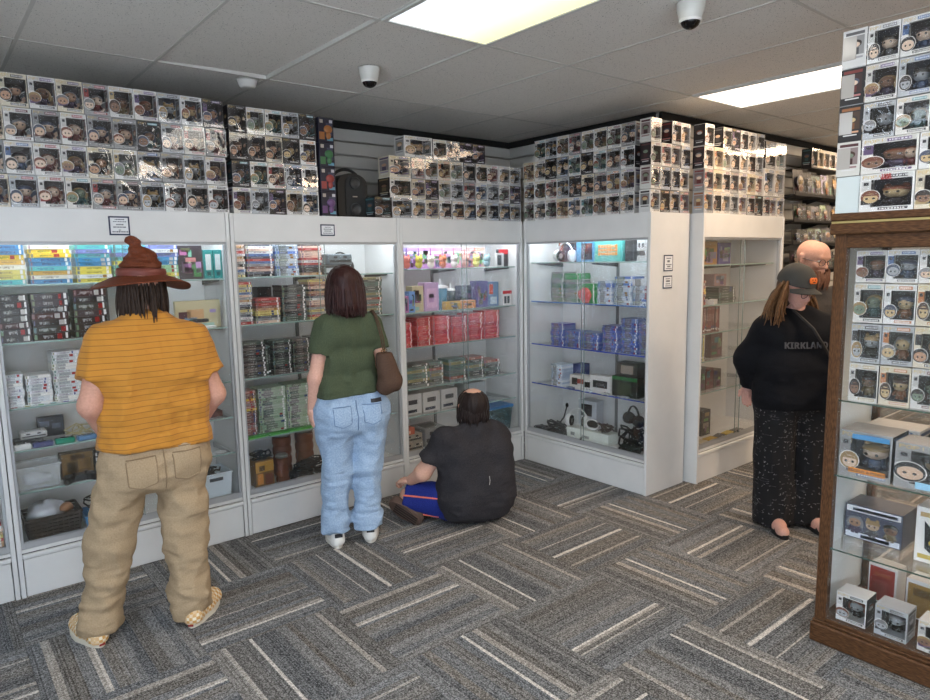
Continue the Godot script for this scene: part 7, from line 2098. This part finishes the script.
func man_bald() -> void:
	var B := v(0.925, 0, 1.825)
	var o := thing("person", "bald bearded person with glasses standing behind the capped customer", "person", at(B.x, 0, B.z))
	var F := v(-0.60, 0, 0.80)
	var Rt := F.cross(Vector3.UP)
	var P := func(r: float, y: float, f: float) -> Vector3: return Rt * r + v(0, y, 0) + F * f
	var skin := skin_mat(srgb(214, 164, 144), 18)
	var H: Vector3 = P.call(0, 1.615, 0.02)
	var hf := (F + v(0.25, -0.28, 0.2)).normalized()
	var b := [[P.call(0, 1.36, -0.02), P.call(0, 1.56, 0.0), 0.066, 0.062]]
	for s in [-1.0, 1.0]:
		b.append_array([[P.call(s * 0.20, 1.34, 0), P.call(s * 0.27, 1.06, 0), 0.055, 0.046], [P.call(s * 0.27, 1.06, 0), P.call(s * 0.20, 0.92, 0.16), 0.045, 0.032], [P.call(s * 0.10, 0.84, 0), P.call(s * 0.11, 0.46, 0), 0.085, 0.06], [P.call(s * 0.11, 0.46, 0), P.call(s * 0.11, 0.08, 0), 0.058, 0.043]])
	b.append_array([[P.call(-0.08, 1.25, 0), P.call(0.08, 1.25, 0), 0.11, 0.11], [P.call(-0.08, 0.95, 0), P.call(0.08, 0.95, 0), 0.11, 0.11]])
	var body := net(b, 0.015, 0.03)
	net(head_bones(H, hf, 1.10), 0.0055, 0.013, {}, body)
	for s in [-1.0, 1.0]:
		net(hand_bones(P.call(s * 0.20, 0.92, 0.16), (F - Rt * s * 0.4).normalized(), Vector3.UP, -Rt * s, 0.6), 0.0055, 0.006, {}, body)
	part(o, "body", body.mesh(), skin)
	eyes(o, H, hf, 1.10)
	var bd := []
	rng.seed = 90
	for k in 90:
		var a := rng.randf_range(0.1, PI - 0.1)
		var dr := (hf * sin(a) + hf.cross(Vector3.UP).normalized() * cos(a)).normalized()
		var q := H + dr * (0.075 + 0.022 * sin(a)) + v(0, rng.randf_range(-0.085, -0.045) - 0.02 * sin(a), 0)
		bd.append([q, q + dr * 0.015 + v(0, -0.03, 0), q + dr * 0.002 + v(0, -rng.randf_range(0.06, 0.10), 0), rng.randf_range(0.008, 0.013)])
	part(o, "beard", locks(bd), cloth(srgb(80, 56, 46), srgb(128, 92, 74), 40.0, 0.03, 0.0, 0.6, 91, v(1, 0.15, 1)))
	var gl := MB.new()
	var r := hf.cross(Vector3.UP).normalized()
	for s in [-1.0, 1.0]:
		var ring := []
		for k in 15:
			var a := TAU * k / 14.0
			ring.append(H + r * (s * 0.037 + cos(a) * 0.027) + Vector3.UP.slide(hf).normalized() * (-0.004 + sin(a) * 0.021) + hf * 0.112)
		gl.tube(ring, [0.0024], 6, false)
		gl.tube([H + r * s * 0.064 + hf * 0.108, H + r * s * 0.094 + hf * 0.0], [0.0022], 5)
	gl.tube([H + r * -0.010 + hf * 0.114, H + r * 0.010 + hf * 0.114], [0.0022], 5)
	part(o, "glasses", gl.mesh(), mat(srgb(60, 44, 40), 0.3))
	var tm := cloth(srgb(58, 56, 56), srgb(84, 80, 78), 9.0, 0.05, 0.04, 0.95, 92)
	var sb := [[P.call(-0.11, 1.26, 0), P.call(0.11, 1.26, 0), 0.128, 0.128], [P.call(-0.11, 1.05, 0.01), P.call(0.11, 1.05, 0.01), 0.135, 0.135], [P.call(-0.10, 0.90, 0.01), P.call(0.10, 0.90, 0.01), 0.135, 0.135], [P.call(-0.16, 1.345, 0), P.call(0.16, 1.345, 0), 0.078, 0.078], [P.call(-0.02, 1.42, -0.01), P.call(0.02, 1.42, -0.01), 0.072, 0.072]]
	for s in [-1.0, 1.0]: sb.append([P.call(s * 0.20, 1.34, 0), P.call(s * 0.25, 1.14, 0), 0.078, 0.080, 1])
	part(o, "t_shirt", net(sb, 0.012, 0.045, {"cuts": [Plane(Vector3.DOWN, -0.84)], "folds": [[folds(6.0, 93), 0.008, v(1, 1.3, 1)]]}).mesh(), tm)
	var lg := [[P.call(-0.09, 0.86, 0), P.call(0.09, 0.86, 0), 0.125, 0.125]]
	for s in [-1.0, 1.0]: lg.append_array([[P.call(s * 0.10, 0.82, 0), P.call(s * 0.11, 0.46, 0), 0.108, 0.085], [P.call(s * 0.11, 0.46, 0), P.call(s * 0.11, 0.04, 0), 0.085, 0.080, 1]])
	part(o, "trousers", net(lg, 0.013, 0.03, {"cuts": [Plane(Vector3.UP, 0.92)], "folds": [[folds(8.0, 94), 0.007, v(1, 0.8, 1)]]}).mesh(), cloth(srgb(34, 36, 44), srgb(56, 58, 66), 9.0, 0.05, 0.03, 0.9, 96))
	for s in [-1.0, 1.0]: shoe(o, P.call(s * 0.11, 0, -0.05), (F + Rt * s * 0.2).normalized(), Vector3.UP, 0.28, mat(srgb(26, 26, 28), 0.6), mat(srgb(18, 18, 20), 0.8), 0.046)
